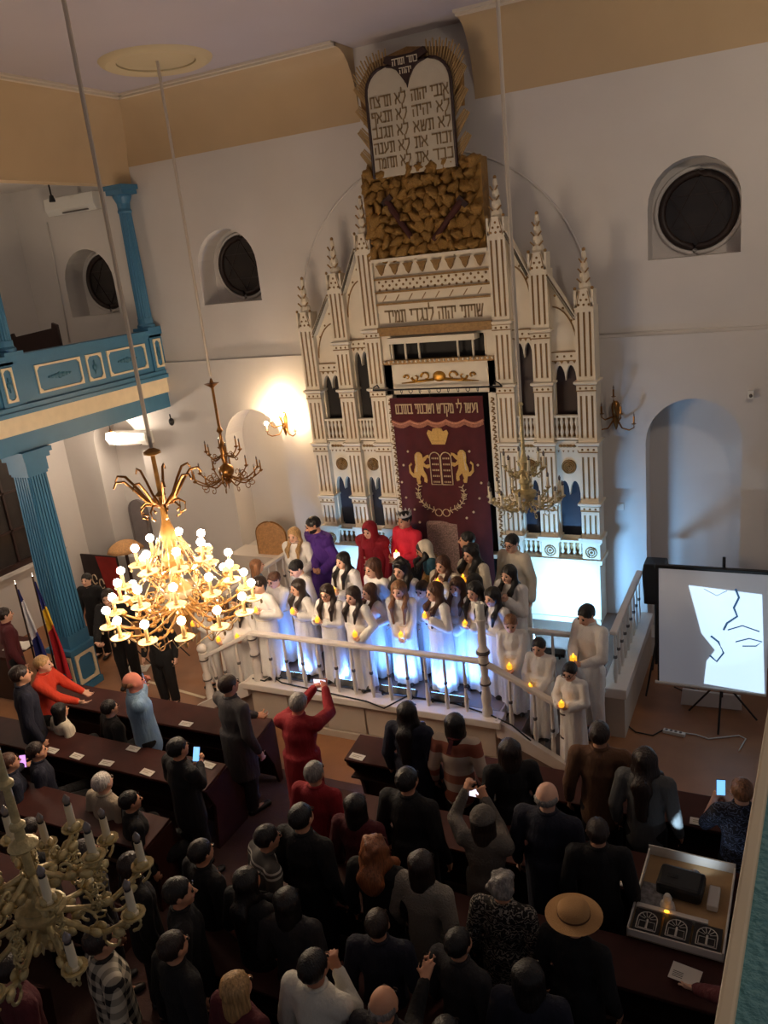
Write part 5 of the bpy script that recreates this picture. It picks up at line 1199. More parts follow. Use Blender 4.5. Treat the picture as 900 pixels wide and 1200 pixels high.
# ================================================================== people
# Bodies and clothes are sculpted as smoothly blended distance fields and turned into one continuous surface each.
class Field:
    def __init__(s, lo, hi, fine, coarse):
        s.ax = []
        for d in range(3):
            xs = [lo[d]]
            while xs[-1] < hi[d]:
                h = coarse
                for (a, b, hf) in fine:
                    if a[d] - 0.01 <= xs[-1] <= b[d]: h = min(h, hf)
                xs.append(xs[-1] + h)
            s.ax.append(np.array(xs))
        s.D = np.full([len(a) for a in s.ax], 0.5, np.float32); s.h = coarse
    def _sub(s, lo, hi):
        sl = []
        for d in range(3):
            i0 = max(np.searchsorted(s.ax[d], lo[d]) - 2, 0); i1 = min(np.searchsorted(s.ax[d], hi[d]) + 2, len(s.ax[d]))
            if i1 <= i0: return None, None
            sl.append(slice(i0, i1))
        g = [s.ax[0][sl[0]][:, None, None], s.ax[1][sl[1]][None, :, None], s.ax[2][sl[2]][None, None, :]]
        return tuple(sl), g
    @staticmethod
    def _smin(a, b, k):
        if k <= 0: return np.minimum(a, b)
        h = np.clip(0.5 + 0.5 * (b - a) / k, 0, 1); return b + (a - b) * h - k * h * (1 - h)
    def put(s, sl, d, k, op='add'):
        if op == 'add': s.D[sl] = s._smin(s.D[sl], d, k)
        else: s.D[sl] = -s._smin(-s.D[sl], d, k)
    def cap(s, a, b, ra, rb, k=0.02, sc=(1, 1, 1), op='add'):
        """tapered capsule; sc squashes it per axis"""
        a = np.asarray(a, float); b = np.asarray(b, float); sc = np.asarray(sc, float)
        r = max(ra, rb) * sc.max() + k + s.h
        sl, g = s._sub(np.minimum(a, b) - r, np.maximum(a, b) + r)
        if sl is None: return s
        q = [(g[i] - a[i]) / sc[i] for i in range(3)]; ba = (b - a) / sc; L = max(ba @ ba, 1e-9)
        t = np.clip((q[0] * ba[0] + q[1] * ba[1] + q[2] * ba[2]) / L, 0, 1)
        d = np.sqrt((q[0] - t * ba[0]) ** 2 + (q[1] - t * ba[1]) ** 2 + (q[2] - t * ba[2]) ** 2) - (ra + t * (rb - ra))
        s.put(sl, (d * sc.min()).astype(np.float32), k, op); return s
    def ell(s, c, r, M=None, k=0.02, op='add', wob=None):
        c = np.asarray(c, float); r = np.asarray(r, float); R = r.max() + k + s.h
        sl, g = s._sub(c - R, c + R)
        if sl is None: return s
        q = [g[i] - c[i] for i in range(3)]
        if M is not None: q = [M[0][i] * q[0] + M[1][i] * q[1] + M[2][i] * q[2] for i in range(3)]    # into the local frame
        d = (np.sqrt((q[0] / r[0]) ** 2 + (q[1] / r[1]) ** 2 + (q[2] / r[2]) ** 2) - 1) * r.min()
        if wob: d = d + wob[0] * np.sin(wob[1] * np.arctan2(q[0] + 0 * q[1] + 0 * q[2], q[1] + 0 * q[0] + 0 * q[2]) + wob[2] * q[2])
        s.put(sl, d.astype(np.float32), k, op); return s
    def skirt(s, c, z0, z1, r0, r1, fold=0.06, nf=9, ph=0.0, ysc=0.85, c1=None):
        """bell from waist (z1, r1) to hem (z0, r0) with folds"""
        c = np.asarray(c, float); c1 = c if c1 is None else np.asarray(c1, float); R = max(r0, r1) * 1.2
        sl, g = s._sub([min(c[0], c1[0]) - R, min(c[1], c1[1]) - R, z0], [max(c[0], c1[0]) + R, max(c[1], c1[1]) + R, z1])
        t = np.clip((z1 - g[2]) / (z1 - z0), 0, 1); r = r1 + (r0 - r1) * t ** 0.8
        x = g[0] - (c[0] + (c1[0] - c[0]) * (1 - t)); y = (g[1] - (c[1] + (c1[1] - c[1]) * (1 - t))) / ysc
        th = np.arctan2(y, x); rr = r * (1 + fold * t * np.sin(nf * th + ph) + 0.4 * fold * t * np.sin(nf * 1.7 * th + 2 * ph))
        d = (np.sqrt(x * x + y * y) - rr) * 0.8
        d = np.maximum(np.maximum(d, z0 - g[2]), g[2] - z1)
        s.put(sl, d.astype(np.float32), 0.02); return s
    def cut(s, p, n):
        """keep the side against n"""
        X, Y, Z = s.ax[0][:, None, None], s.ax[1][None, :, None], s.ax[2][None, None, :]
        s.D = np.maximum(s.D, ((X - p[0]) * n[0] + (Y - p[1]) * n[1] + (Z - p[2]) * n[2]).astype(np.float32)); return s
    def neck(s, p, n, rad):
        X, Y, Z = s.ax[0][:, None, None], s.ax[1][None, :, None], s.ax[2][None, None, :]
        pl = (X - p[0]) * n[0] + (Y - p[1]) * n[1] + (Z - p[2]) * n[2]
        near = (X - p[0] - pl * n[0]) ** 2 + (Y - p[1] - pl * n[1]) ** 2 + (Z - p[2] - pl * n[2]) ** 2 < rad * rad
        s.D = np.where(near, np.maximum(s.D, pl), s.D).astype(np.float32); return s
    def mesh(s, name, material):
        D = s.D; ax = s.ax; ins = D < 0
        nx, ny, nz = [n - 1 for n in D.shape]
        acc = np.zeros((nx, ny, nz, 3), np.float32); cnt = np.zeros((nx, ny, nz), np.float32); quads = []
        pads = []
        for d in range(3):
            A = [slice(None)] * 3; B = [slice(None)] * 3; A[d] = slice(0, -1); B[d] = slice(1, None)
            a, b = D[tuple(A)], D[tuple(B)]; cr = (a < 0) != (b < 0)
            I = np.argwhere(cr)
            if len(I) == 0: continue
            va, vb = a[cr], b[cr]; t = va / (va - vb)
            P = np.stack([ax[q][I[:, q]] for q in range(3)], 1); P[:, d] = ax[d][I[:, d]] * (1 - t) + ax[d][I[:, d] + 1] * t
            e1, e2 = [(1, 2), (2, 0), (0, 1)][d]
            ids = []
            ok = (I[:, e1] > 0) & (I[:, e1] < D.shape[e1] - 1) & (I[:, e2] > 0) & (I[:, e2] < D.shape[e2] - 1)
            I, P, va = I[ok], P[ok], va[ok]
            for (o1, o2) in ((-1, -1), (0, -1), (0, 0), (-1, 0)):
                C_ = I.copy(); C_[:, e1] += o1; C_[:, e2] += o2
                f = np.ravel_multi_index((C_[:, 0], C_[:, 1], C_[:, 2]), (nx, ny, nz)); ids.append(f)
                np.add.at(acc.reshape(-1, 3), f, P); np.add.at(cnt.reshape(-1), f, 1)
            q = np.stack(ids, 1); flip = va > 0; q[flip] = q[flip][:, ::-1]; quads.append(q)
        if not quads: return None
        Q = np.concatenate(quads); used = np.unique(Q); remap = np.full(nx * ny * nz, -1, np.int64); remap[used] = np.arange(len(used))
        V = acc.reshape(-1, 3)[used] / cnt.reshape(-1)[used][:, None]; Q = remap[Q]
        me = bpy.data.meshes.new(name); me.vertices.add(len(V)); me.vertices.foreach_set('co', V.astype(np.float32).ravel())
        me.loops.add(Q.size); me.loops.foreach_set('vertex_index', Q.astype(np.int32).ravel())
        me.polygons.add(len(Q)); me.polygons.foreach_set('loop_start', np.arange(0, Q.size, 4, dtype=np.int32))
        try: me.polygons.foreach_set('loop_total', np.full(len(Q), 4, np.int32))
        except Exception: pass
        me.polygons.foreach_set('use_smooth', np.ones(len(Q), bool)); me.update(calc_edges=True)
        me.materials.append(MATS[material] if isinstance(material, str) else material); return me

def V3(*a): return np.array(a, float)
def rotx(v, a): c, s = math.cos(a), math.sin(a); return V3(v[0], c * v[1] - s * v[2], s * v[1] + c * v[2])
def unit(v): return v / max(np.linalg.norm(v), 1e-9)
def ik(S, T, l1, l2, pole):
    d = T - S; L = np.linalg.norm(d)
    if L > (l1 + l2) * 0.985: T = S + d / L * (l1 + l2) * 0.985; d = T - S; L = np.linalg.norm(d)
    L = max(L, abs(l1 - l2) + 0.02); a = (l1 * l1 - l2 * l2 + L * L) / (2 * L); h = math.sqrt(max(l1 * l1 - a * a, 0)); u = unit(d)
    p = pole - u * (pole @ u); return S + u * a + unit(p) * h, T

for nm, c in dict(skin_fair=(226, 178, 152), skin_mid=(205, 152, 122), skin_tan=(178, 124, 96), skin_red=(206, 128, 108)).items(): mat(nm, c, 0.55, var=0.05, scale=14, spec=0.3)
for nm, c in dict(hair_black=(20, 15, 14), hair_dark=(40, 26, 20), hair_brown=(78, 48, 32), hair_light=(130, 88, 58), hair_blond=(178, 140, 92), hair_grey=(128, 122, 118), hair_white=(205, 198, 190), hair_red=(140, 84, 50)).items(): mat(nm, c, 0.42, var=0.45, scale=1.0, bump=0.8, bscale=1.2, stretch=(75, 75, 7), bdist=0.01)
def cl(nm, c, rough=0.85, var=0.06, bump=0.6, bscale=1.0): return mat('cloth_' + nm, c, rough, var=var, scale=9, bump=bump, bscale=bscale, stretch=(20, 20, 5) if bscale < 5 else None, bdist=0.03)
cl('white', (232, 228, 224)); cl('cream', (218, 206, 186)); cl('black', (16, 14, 17)); cl('navy', (22, 24, 42)); cl('charcoal', (40, 38, 42)); cl('grey', (92, 92, 92)); cl('greysuit', (64, 62, 64)); cl('brown', (98, 66, 44)); cl('red', (140, 16, 34)); cl('redjacket', (138, 18, 30)); cl('scarlet', (214, 36, 60)); cl('orange', (206, 60, 34)); cl('lightblue', (112, 142, 170)); cl('purple', (74, 36, 128)); cl('teal', (40, 80, 96)); cl('maroon', (84, 26, 34)); cl('oat', (166, 152, 132)); cl('darkgrey', (58, 56, 56)); cl('jeans', (36, 42, 60)); cl('green', (34, 46, 44)); cl('felt', (186, 142, 92)); cl('knitgrey', (150, 142, 130), bump=0.8, bscale=70); cl('coatgrey', (96, 90, 84), bump=0.5, bscale=50); cl('shirtwhite', (216, 212, 200))
mat('sequin', (186, 152, 138), 0.28, metal=0.3, var=0.55, scale=55, bump=0.9, bscale=140); mat('goldcloth', (200, 160, 90), 0.3, metal=0.5, var=0.5, scale=40, bump=0.8, bscale=90)
mat('eye', (24, 16, 14), 0.15); mat('brow', (44, 28, 22), 0.7); mat('lips', (176, 92, 84), 0.5); mat('lens', (60, 60, 66), 0.1)
mat('shoe', (26, 22, 22), 0.4)
pattern_mat('cloth_bandstripe', [(0, (196, 178, 160)), (0.30, (150, 84, 66)), (0.55, (196, 178, 160)), (0.72, (170, 110, 88)), (0.9, (206, 190, 172))], 2, 1.9)
pattern_mat('cloth_cardigan', [(0, (74, 70, 66)), (0.62, (190, 186, 178)), (0.72, (74, 70, 66)), (0.84, (190, 186, 178)), (0.92, (74, 70, 66))], 2, 5.2)
pattern_mat('cloth_plaid', [(0, (30, 28, 28)), (0.5, (196, 186, 166))], 2, 11, 'plaid')
pattern_mat('cloth_swirl', [(0, (16, 15, 17)), (0.5, (150, 142, 132))], 2, 6, 'swirl')
pattern_mat('cloth_sparkle', [(0, (24, 26, 40)), (0.5, (90, 100, 130))], 2, 6, 'swirl')

_eye = MB().sphere((0, 0, 0), (0.125, 0.09, 0.075), 10, 6).mesh('eye', 'eye'); shade(_eye, True)
_mouth = MB().sphere((0, 0, 0), (0.26, 0.09, 0.075), 10, 6).mesh('mouth', 'lips'); shade(_mouth, True)
_brows = {}
def brow_me(h):
    if h not in _brows:
        _brows[h] = MB().tube([(-.18, 0.05, -0.03), (-.06, 0, 0.02), (.08, 0, 0.02), (.20, 0.07, -0.02)], [0.02, 0.04, 0.04, 0.015], 5).mesh('eyebrow', h); shade(_brows[h], True)
    return _brows[h]

def hand(F, W, d, n, H, side, pose, k=0.5):
    """palm, four fingers of unequal length and a thumb; d = finger direction, n = palm normal"""
    d = unit(d); n = unit(n - d * (n @ d)); l = np.cross(d, n) * side           # l points to the thumb side
    kn = W + d * 0.056 * H
    for o in (-0.013, 0.0, 0.013): F.cap(W + d * .008 * H + l * o * H * .8, kn + l * o * H, 0.0105 * H, 0.0105 * H, 0.008)
    c1, c2 = dict(relax=(0.45, 0.5), hold=(0.75, 0.9), flat=(0.05, 0.05), grip=(1.1, 1.2))[pose]
    rf = 0.0062 * H
    for i, (o, ln) in enumerate(((0.020, 0.9), (0.0068, 1.0), (-0.0068, 0.94), (-0.020, 0.74))):
        a = kn + l * o * H; v1 = d * math.cos(c1) + n * math.sin(c1); v2 = d * math.cos(c1 + c2) + n * math.sin(c1 + c2)
        b = a + (v1 + l * o * 3) * 0.028 * H * ln; e = b + v2 * 0.027 * H * ln
        F.cap(a, b, rf * 1.1, rf, 0.003); F.cap(b, e, rf, rf * .8, 0.003)
    a = W + d * .016 * H + l * .018 * H; b = a + (d * .6 + l * .75 + n * .35) * .026 * H; e = b + (d * .85 + l * .1 + n * (.2 + c1 * .4)) * .026 * H
    F.cap(a, b, rf * 1.25, rf * 1.1, 0.006); F.cap(b, e, rf * 1.1, rf * .85, 0.003)

def person(label, px=None, H=1.6, g=0.0, pos=None, rz=0.0, skin='skin_fair', hair=('short', 'hair_dark'), top=None, bottom=None, robe=None, sleeve=1.0, lean=0.0, yaw=0.0, pitch=0.0, roll=0.0, rh=None, lh=None, hp='hold', head=1.0, wide=1.0, sit=False, fine=0.0118, coarse=0.0265, group=None, glasses=False, coat=False, scarf=None, face=True, cape=None, step=0.0):
    """rz = 0 faces the camera side (-y); rh / lh are world points for the wrists"""
    if pos is None:
        zt = g + (H if not sit else 0.44 + 0.52 * H) * (1 - 0.25 * (1 - math.cos(lean)))
        p = at(px, z=zt); off = V3(0, -math.sin(lean) * 0.42 * H, 0)
        c_, s_ = math.cos(rz), math.sin(rz); pos = (p.x - (-s_ * off[1]), p.y - c_ * off[1], g)
    t = thing('person', label, 'person', pos, rz, group)
    def loc(w):
        v = V3(w[0] - pos[0], w[1] - pos[1], w[2] - pos[2]); c_, s_ = math.cos(-rz), math.sin(-rz); return V3(c_ * v[0] - s_ * v[1], s_ * v[0] + c_ * v[1], v[2])
    hipz = 0.52 * H if not sit else 0.50
    Pv = V3(0, 0.0 if not sit else 0.05, hipz)
    up = lambda x, y, z: Pv + rotx(V3(x, y, z) * H, lean)
    hw = 0.100 * wide
    sh = {-1: up(-hw, 0.005, .285), 1: up(hw, 0.005, .285)}; N = up(0, 0.008, .315); hj = up(0, 0.0, .345)
    hh = 0.0665 * H * head
    Mh = Matrix.Rotation(yaw, 3, 'Z') @ Matrix.Rotation(pitch + lean * 0.5, 3, 'X') @ Matrix.Rotation(roll, 3, 'Y')
    M = np.array(Mh)
    hc = hj + M @ V3(0, -0.12 * hh, 0.98 * hh)
    hd = lambda x, y, z: hc + M @ (V3(x, y, z) * hh)
    l1, l2 = 0.172 * H, 0.150 * H
    arms = {}
    for s, tgt in ((-1, rh), (1, lh)):
        if tgt is None: T = sh[s] + V3(s * 0.055 * H, -0.03 * H, -(l1 + l2) * 0.95); hang = True
        else: T = loc(tgt); hang = False
        raised = T[2] > sh[s][2] - 0.02
        pole = V3(s * 0.6, 0.25, -1.0) if not hang else V3(s * .3, 1, 0)
        E_, T = ik(sh[s], T, l1, l2, pole); arms[s] = (E_, T, hang)
    hips = {s: Pv + V3(s * 0.052 * H, 0, -0.02 * H) for s in (-1, 1)}
    if sit:
        kn = {s: V3(s * .07 * H, Pv[1] - .245 * H, .47) for s in (-1, 1)}; an = {s: V3(s * .07 * H, Pv[1] - .235 * H, .05 * H) for s in (-1, 1)}
    else:
        kn = {s: V3(s * .055 * H, -.012 * H - s * step * .5, .285 * H) for s in (-1, 1)}; an = {s: V3(s * .052 * H, .012 * H - s * step, .045 * H) for s in (-1, 1)}
    pts = [hc + V3(0, 0, hh * 1.2), hc - V3(hh, hh, 0) * 1.2, hc + V3(hh, hh, 0) * 1.2] + [a for s in (-1, 1) for a in (sh[s], arms[s][0], arms[s][1], kn[s], an[s])] + [V3(-.1 * H, -.12 * H, 0), V3(.1 * H, .06 * H, 0)]
    ext = [arms[s][1] + unit(arms[s][1] - arms[s][0]) * .13 * H for s in (-1, 1)]
    A = np.array(pts + ext); lo, hi = A.min(0) - .11 * H, A.max(0) + .11 * H; lo[2] = min(lo[2], -0.03)
    # --- body
    fb = [(hc - hh * 1.15, hc + hh * 1.15, fine)]
    for s in (-1, 1): fb.append((arms[s][1] - .035 * H, arms[s][1] + unit(arms[s][1] - arms[s][0]) * .10 * H + .035 * H, fine * 0.85)) if not arms[s][2] else None
    fb = [(np.minimum(a, b), np.maximum(a, b), h) for a, b, h in fb]
    F = Field(lo, hi, fb, coarse)
    F.ell(hd(0, .14, .12), V3(.74, .90, .86) * hh, M, .01); F.ell(hd(0, -.20, -.34), V3(.60, .66, .64) * hh, M, .03); F.cap(hd(-.1, -.56, -.80), hd(.1, -.56, -.80), .19 * hh, .19 * hh, .03)
    F.cap(hd(0, -.80, .10), hd(0, -1.02, -.24), .07 * hh, .14 * hh, .012)
    for s in (-1, 1):
        F.ell(hd(s * .31, -.96, .04), V3(.17, .12, .11) * hh, M, .008, 'sub')
        F.ell(hd(s * .76, .06, -.06), V3(.10, .17, .25) * hh, M, .006); F.cap(hd(s * .30, -.55, -.22), hd(s * .38, -.45, -.3), .2 * hh, .2 * hh, .02)
    F.cap(hj - M @ V3(0, 0, .55 * hh), hd(0, .1, -.5), .030 * H, .031 * H, .02); F.cap(N - V3(0, 0, .03 * H), hj, .036 * H, .031 * H, .02)
    F.cap(sh[-1], sh[1], .042 * H, .042 * H, .03, (1, .9, 1)); F.cap(up(0, 0, .22), up(0, .005, .255), .078 * H * wide, .064 * H * wide, .03, (1.1, .78, 1)); F.cap(up(0, 0, .02), up(0, 0, .16), .074 * H * wide, .066 * H * wide, .03, (1.06, .8, 1)); F.cap(hips[-1] * V3(.8, 1, 1), hips[1] * V3(.8, 1, 1), .056 * H, .056 * H, .03, (1, .9, 1))
    for s in (-1, 1):
        E_, T, hang = arms[s]
        F.cap(sh[s], E_, .040 * H, .030 * H, .02); F.cap(E_, T, .030 * H, .0195 * H, .012)
        F.cap(hips[s] * V3(.85, 1, 1), kn[s], .054 * H, .042 * H, .02); F.cap(kn[s], an[s], .042 * H, .026 * H, .012); F.cap(an[s] - V3(0, 0, .01 * H), V3(an[s][0] + s * .008 * H, an[s][1] - .10 * H, .02 * H), .026 * H, .02 * H, .012)
        d = unit(T - E_)
        if hang: hand(F, T, d, V3(-s, 0.0, 0), H, 1 if s < 0 else -1, 'relax')
        else:
            pose = hp if isinstance(hp, str) else hp[0 if s < 0 else 1]
            n = V3(-s * .5, .2, 1) if pose in ('hold', 'flat') else V3(-s * .6, -1, .2)
            dd = d if pose != 'hold' else unit(d * .8 + V3(-s * .55, -.1, .0))
            hand(F, T, dd, n, H, 1 if s < 0 else -1, pose)
    body = link('body', F.mesh('body', skin), t)
    # --- face
    mh = Matrix.Translation(Vector(hc)) @ Mh.to_4x4() @ Matrix.Scale(hh, 4)
    if face:
        for s in (-1, 1):
            link('eye', _eye, body, mw=mh @ Matrix.Translation((s * .31, -.83, .05))); link('eyebrow', brow_me(hair[1] if hair[0] not in ('bald',) else 'brow'), body, mw=mh @ Matrix.Translation((s * .32, -.87, .25)) @ Matrix.Scale(s, 4, (1, 0, 0)))
        link('mouth', _mouth, body, mw=mh @ Matrix.Translation((0, -.80, -.50)))
    if glasses:
        gm = MB()
        for s in (-1, 1): gm.tube([(s * .33 + .22 * math.cos(q), -1.0, .04 + .18 * math.sin(q)) for q in np.linspace(0, 2 * PI, 13)[:-1]], .035, 5, True); gm.tube([(s * .55, -.98, .08), (s * .82, -.1, .1)], .03, 4)
        gm.tube([(-.1, -1.02, .06), (.1, -1.02, .06)], .03, 4); o = gm.build('glasses', 'black_plastic', t, local=True); o.matrix_local = mh
    # --- hair
    style, hmat = hair
    if style != 'none':
        drop_ = dict(short=0.6, bald=0.5, bob=2.0, long=3.6, longer=4.6, bun=1.0, curly=2.6, afro=1.2)[style]
        Fh = Field(hc - V3(2.1, 2.1, drop_ + .5) * hh, hc + V3(2.1, 2.1, 1.55) * hh, [], 0.0125 if fine < 0.013 else 0.016)
        yw = np.array(Matrix.Rotation(yaw, 3, 'Z')); hp_ = lambda x, y, z: hc + yw @ (V3(x, y, z) * hh)
        wob = (0.03 * hh, 13, 5 / hh)
        if style == 'bald': Fh.ell(hd(0, .28, -.02), V3(.82, .86, .52) * hh, M, .01, wob=wob); Fh.ell(hd(0, -.55, .45), V3(.9, 1.0, .9) * hh, M, .01, 'sub')
        else:
            Fh.ell(hd(0, .17, .15), V3(.81, .98, .92) * hh, M, .01, wob=wob)
            if style in ('long', 'longer', 'bob', 'curly'):
                z_ = -drop_; cw = .22 if style == 'curly' else .0; bk = 1.30 / head
                Fh.cap(hp_(0, .45, 0), hp_(0, .62, -1.0), .62 * hh, (.56 + cw) * hh, .03, (1.1, .62, 1))
                if style != 'bob':
                    Fh.cap(hp_(0, .62, -1.0), hp_(0, bk, -2.0), (.56 + cw) * hh, (.60 + cw) * hh, .03, (1.15, .5, 1)); Fh.cap(hp_(0, bk, -2.0), hp_(0, bk + .1, z_), (.60 + cw) * hh, .40 * hh, .03, (1.2, .42, 1))
                else: Fh.cap(hp_(0, .62, -1.0), hp_(0, .8, -1.55), .58 * hh, .5 * hh, .03, (1.15, .6, 1))
                for s in (-1, 1):
                    Fh.cap(hp_(s * .62, .18, .3), hp_(s * .76, .12, -1.0), .26 * hh, (.26 + cw * .6) * hh, .05)
                    if style != 'bob': Fh.cap(hp_(s * .76, .12, -1.0), hp_(s * .82, -.95 / head, -1.9), (.26 + cw * .6) * hh, (.26 + cw * .5) * hh, .05); Fh.cap(hp_(s * .82, -.95 / head, -1.9), hp_(s * .66, -1.15 / head, z_ * .85), (.26 + cw * .5) * hh, .15 * hh, .05)
            if style == 'bun': Fh.ell(hd(0, 1.1, .5), V3(.4, .4, .4) * hh, None, .03)
            if style in ('curly', 'afro'):
                r_ = random.Random(int(H * 1000) + int(pos[0] * 977))
                for _ in range(26):
                    a, b = r_.uniform(0, 6.28), r_.uniform(-.2 if style == 'afro' else -.9, 1.2); x, y = math.cos(a) * math.cos(b), math.sin(a) * math.cos(b)
                    if y > -.5 or b > .7: Fh.ell(hd(x * .88, .17 + y * .98, .12 + math.sin(b) * .92), V3(1, 1, 1) * hh * r_.uniform(.17, .27), None, .02)
            Fh.ell(hd(0, -1.02, -.24), V3(.66, .74, .78) * hh, M, .012, 'sub')
            if style == 'short': Fh.cut(hd(0, .2, -.42), M @ V3(0, -.35, -1.0)); Fh.ell(hd(0, -.75, -.55), V3(1.2, .9, .75) * hh, M, .01, 'sub')
        hm = Fh.mesh('hair', hmat)
        if hm: link('hair', hm, t)
    # --- clothes
    nv = unit(hj - N) if np.linalg.norm(hj - N) > 1e-6 else V3(0, 0, 1)
    cc = coarse * (0.74 if fine < 0.013 else 0.82)
    e = 0.006 * H
    def torso(F, e, long=0.0):
        F.cap(sh[-1], sh[1], .042 * H + e * .6, .042 * H + e * .6, .03, (1, .95, 1)); F.cap(up(0, 0, .22), up(0, .005, .262), .084 * H * wide + e, .068 * H * wide + e, .03, (1.1, .82, 1)); F.cap(up(0, 0, -.02 - long), up(0, 0, .17), .084 * H * wide + e, .073 * H * wide + e, .03, (1.06, .84, 1))
        F.cap(N - nv * .02 * H, N + nv * .022 * H, .046 * H, .038 * H, .02)
    def sleeves(F, e, flare=0.0, full=1.0):
        for s in (-1, 1):
            E_, T, hang = arms[s]
            F.cap(sh[s], E_, .041 * H + e, .034 * H + e, .012)
            if full > .5: W_ = E_ + (T - E_) * min(full, .97); F.cap(E_, W_, .034 * H + e, (.025 + flare) * H + e * .5, .008)
            else: pass
    if robe:
        F = Field(lo, hi, [], cc); torso(F, e); sleeves(F, e * .8, 0.014, sleeve)
        F.skirt(V3(0, 0, 0), 0.035, hipz + .13 * H, .130 * H, .108 * H, .09, 9, pos[0] * 5, c1=V3(0, -math.sin(lean) * .1 * H, 0)); F.neck(N + nv * .026 * H, nv, .075 * H)
        rb = link('robe', F.mesh('robe', robe), t)
        if F: link('waist_cord', MB().tube([((.118 * H) * math.cos(q), -.05 * math.sin(lean) * H + (.098 * H) * math.sin(q), hipz + .085 * H) for q in np.linspace(0, 2 * PI, 25)[:-1]], .006, 5, True).mesh('waist_cord', 'cloth_cream'), rb)
    if top:
        F = Field(lo, hi, [], cc); torso(F, e, .05 if not coat else .0); sleeves(F, e * .7, 0.0, sleeve)
        if coat: F.skirt(V3(0, 0, 0), hipz - .24 * H, hipz + .1 * H, .118 * H, .102 * H * wide, .03, 7, 1.0, c1=V3(0, -math.sin(lean) * .12 * H, 0))
        F.neck(N + nv * .024 * H, nv, .075 * H)
        tp_ = link('coat' if coat else 'top', F.mesh('top', top), t)
        link('collar', MB().tube([tuple(N + nv * .022 * H + V3(.040 * H * math.cos(q), .038 * H * math.sin(q), 0)) for q in np.linspace(0, 2 * PI, 17)[:-1]], .010 * H, 6, True).mesh('collar', top), tp_)
        shade(bpy.data.objects[tp_.children[0].name].data, True)
    if bottom and not robe:
        F = Field(lo, np.minimum(hi, V3(9, 9, hipz + .12 * H)), [], cc); F.cap(hips[-1] * V3(.85, 1, 1), hips[1] * V3(.85, 1, 1), .064 * H, .064 * H, .03, (1, .95, 1)); F.cap(up(0, 0, 0), up(0, 0, .06), .080 * H * wide, .074 * H * wide, .03, (1.04, .80, 1))
        for s in (-1, 1): F.cap(hips[s] * V3(.9, 1, 1), kn[s], .062 * H, .050 * H, .02); F.cap(kn[s], an[s], .050 * H, .040 * H, .012)
        F.cut(V3(0, 0, .045 * H), V3(0, 0, -1)); link('trousers', F.mesh('trousers', bottom), t)
    for s in (-1, 1):
        F = Field(V3(an[s][0] - .07 * H, an[s][1] - .16 * H, -.01), V3(an[s][0] + .07 * H, an[s][1] + .06 * H, .09 * H), [], 0.016)
        F.cap(an[s] + V3(0, .012 * H, -.018 * H), V3(an[s][0] + s * .008 * H, an[s][1] - .115 * H, .022 * H), .030 * H, .024 * H, .01, (1, 1, .8)); F.cut(V3(0, 0, 0.004), V3(0, 0, -1))
        sm = F.mesh('shoe', 'shoe')
        if sm: link('shoe', sm, t)
    if scarf: link('scarf', MB().tube([tuple(N + nv * .03 * H + V3(.050 * H * math.cos(q), .05 * H * math.sin(q), -.006 * math.sin(q))) for q in np.linspace(0, 2 * PI, 17)[:-1]], .016 * H, 7, True).bar(tuple(N + V3(.01, .06 * H, .02 * H)), tuple(N + V3(.03, .10 * H, -.05 * H)), .04, .012, (0, 1, 0)).mesh('scarf', scarf), t)
    if cape:
        F = Field(lo, hi, [], cc); F.cap(sh[-1], sh[1], .075 * H, .075 * H, .05, (1.05, .9, 1)); F.skirt(V3(0, 0.012 * H, 0), 0.16 * H, .78 * H, .19 * H, .125 * H, .06, 8, 1.0)
        F.ell(up(0, -.12, .10), V3(.060 * H, .12 * H, .40 * H), None, .02, 'sub')
        F.cut(N + nv * .012 * H, nv); link('cape', F.mesh('cape', cape), t)
    return t, hc, hh, Mh, loc
# ------------------------------------------------------------------ children with candles
led_me = MB().lathe([(0.026, 0), (0.031, 0.006), (0.031, 0.05), (0.027, 0.056), (0.012, 0.052)], n=14).mesh('candle_body', 'led_candle'); shade(led_me, 50)
fl_me = MB().lathe([(0.004, 0), (0.010, 0.012), (0.008, 0.022), (0.001, 0.036)], n=8).mesh('flame', 'led_flame'); shade(fl_me, True)
def led(p, label, k=1.0, white=False, rz=0.0):
    t = thing('led_candle', label, 'candle', tuple(p), rz, 'hand-held LED candles')
    me = led_me
    if white: me = led_me.copy(); me.materials.clear(); me.materials.append(MATS['led_candle_white'])
    link('candle_body', me, t).scale = (k, k, k); o = link('flame', fl_me, t, (0, 0, 0.054 * k)); o.scale = (k, k, k)
ROBE = 'cloth_white'; CH = 'children of the choir in white'
def child(label, px, H, cpx=None, who='', g=PZ + 0.006, rz=0.0, dy=0.22, hair=('long', 'hair_dark'), k=1.0, hands=None, pitch=0.18, **kw):
    p = at(px, z=g + H); rhp = lhp = None
    if cpx:
        c = at(cpx, y=p.y - dy * H / 1.4); ca, sa = math.cos(rz), math.sin(rz)
        # hands cup the candle from below, within reach
        def off(x, y, z): return (c.x + ca * x - sa * y, c.y + sa * x + ca * y, c.z + z)
        rhp, lhp = off(-0.06, 0.05, -0.045), off(0.07, 0.055, -0.055)
        led((c.x, c.y, c.z - 0.022), 'glowing yellow LED candle held by ' + who, k)
    elif hands:
        c = at(hands, y=p.y - dy * H / 1.4); rhp, lhp = (c.x - 0.04, c.y + 0.02, c.z), (c.x + 0.05, c.y + 0.02, c.z - 0.01)
    kw.setdefault('robe', ROBE)
    return person(label, px=px, H=H, g=g, rz=rz, hair=hair, rh=rhp, lh=lhp, pitch=pitch, group=CH, **kw)
KH = dict(head=1.16)
child('boy with dark hair in a white robe, leftmost behind the platform rail', (304, 677), 1.42, (300, 716), 'the leftmost boy at the rail', hair=('short', 'hair_dark'), rz=-.35, **KH)
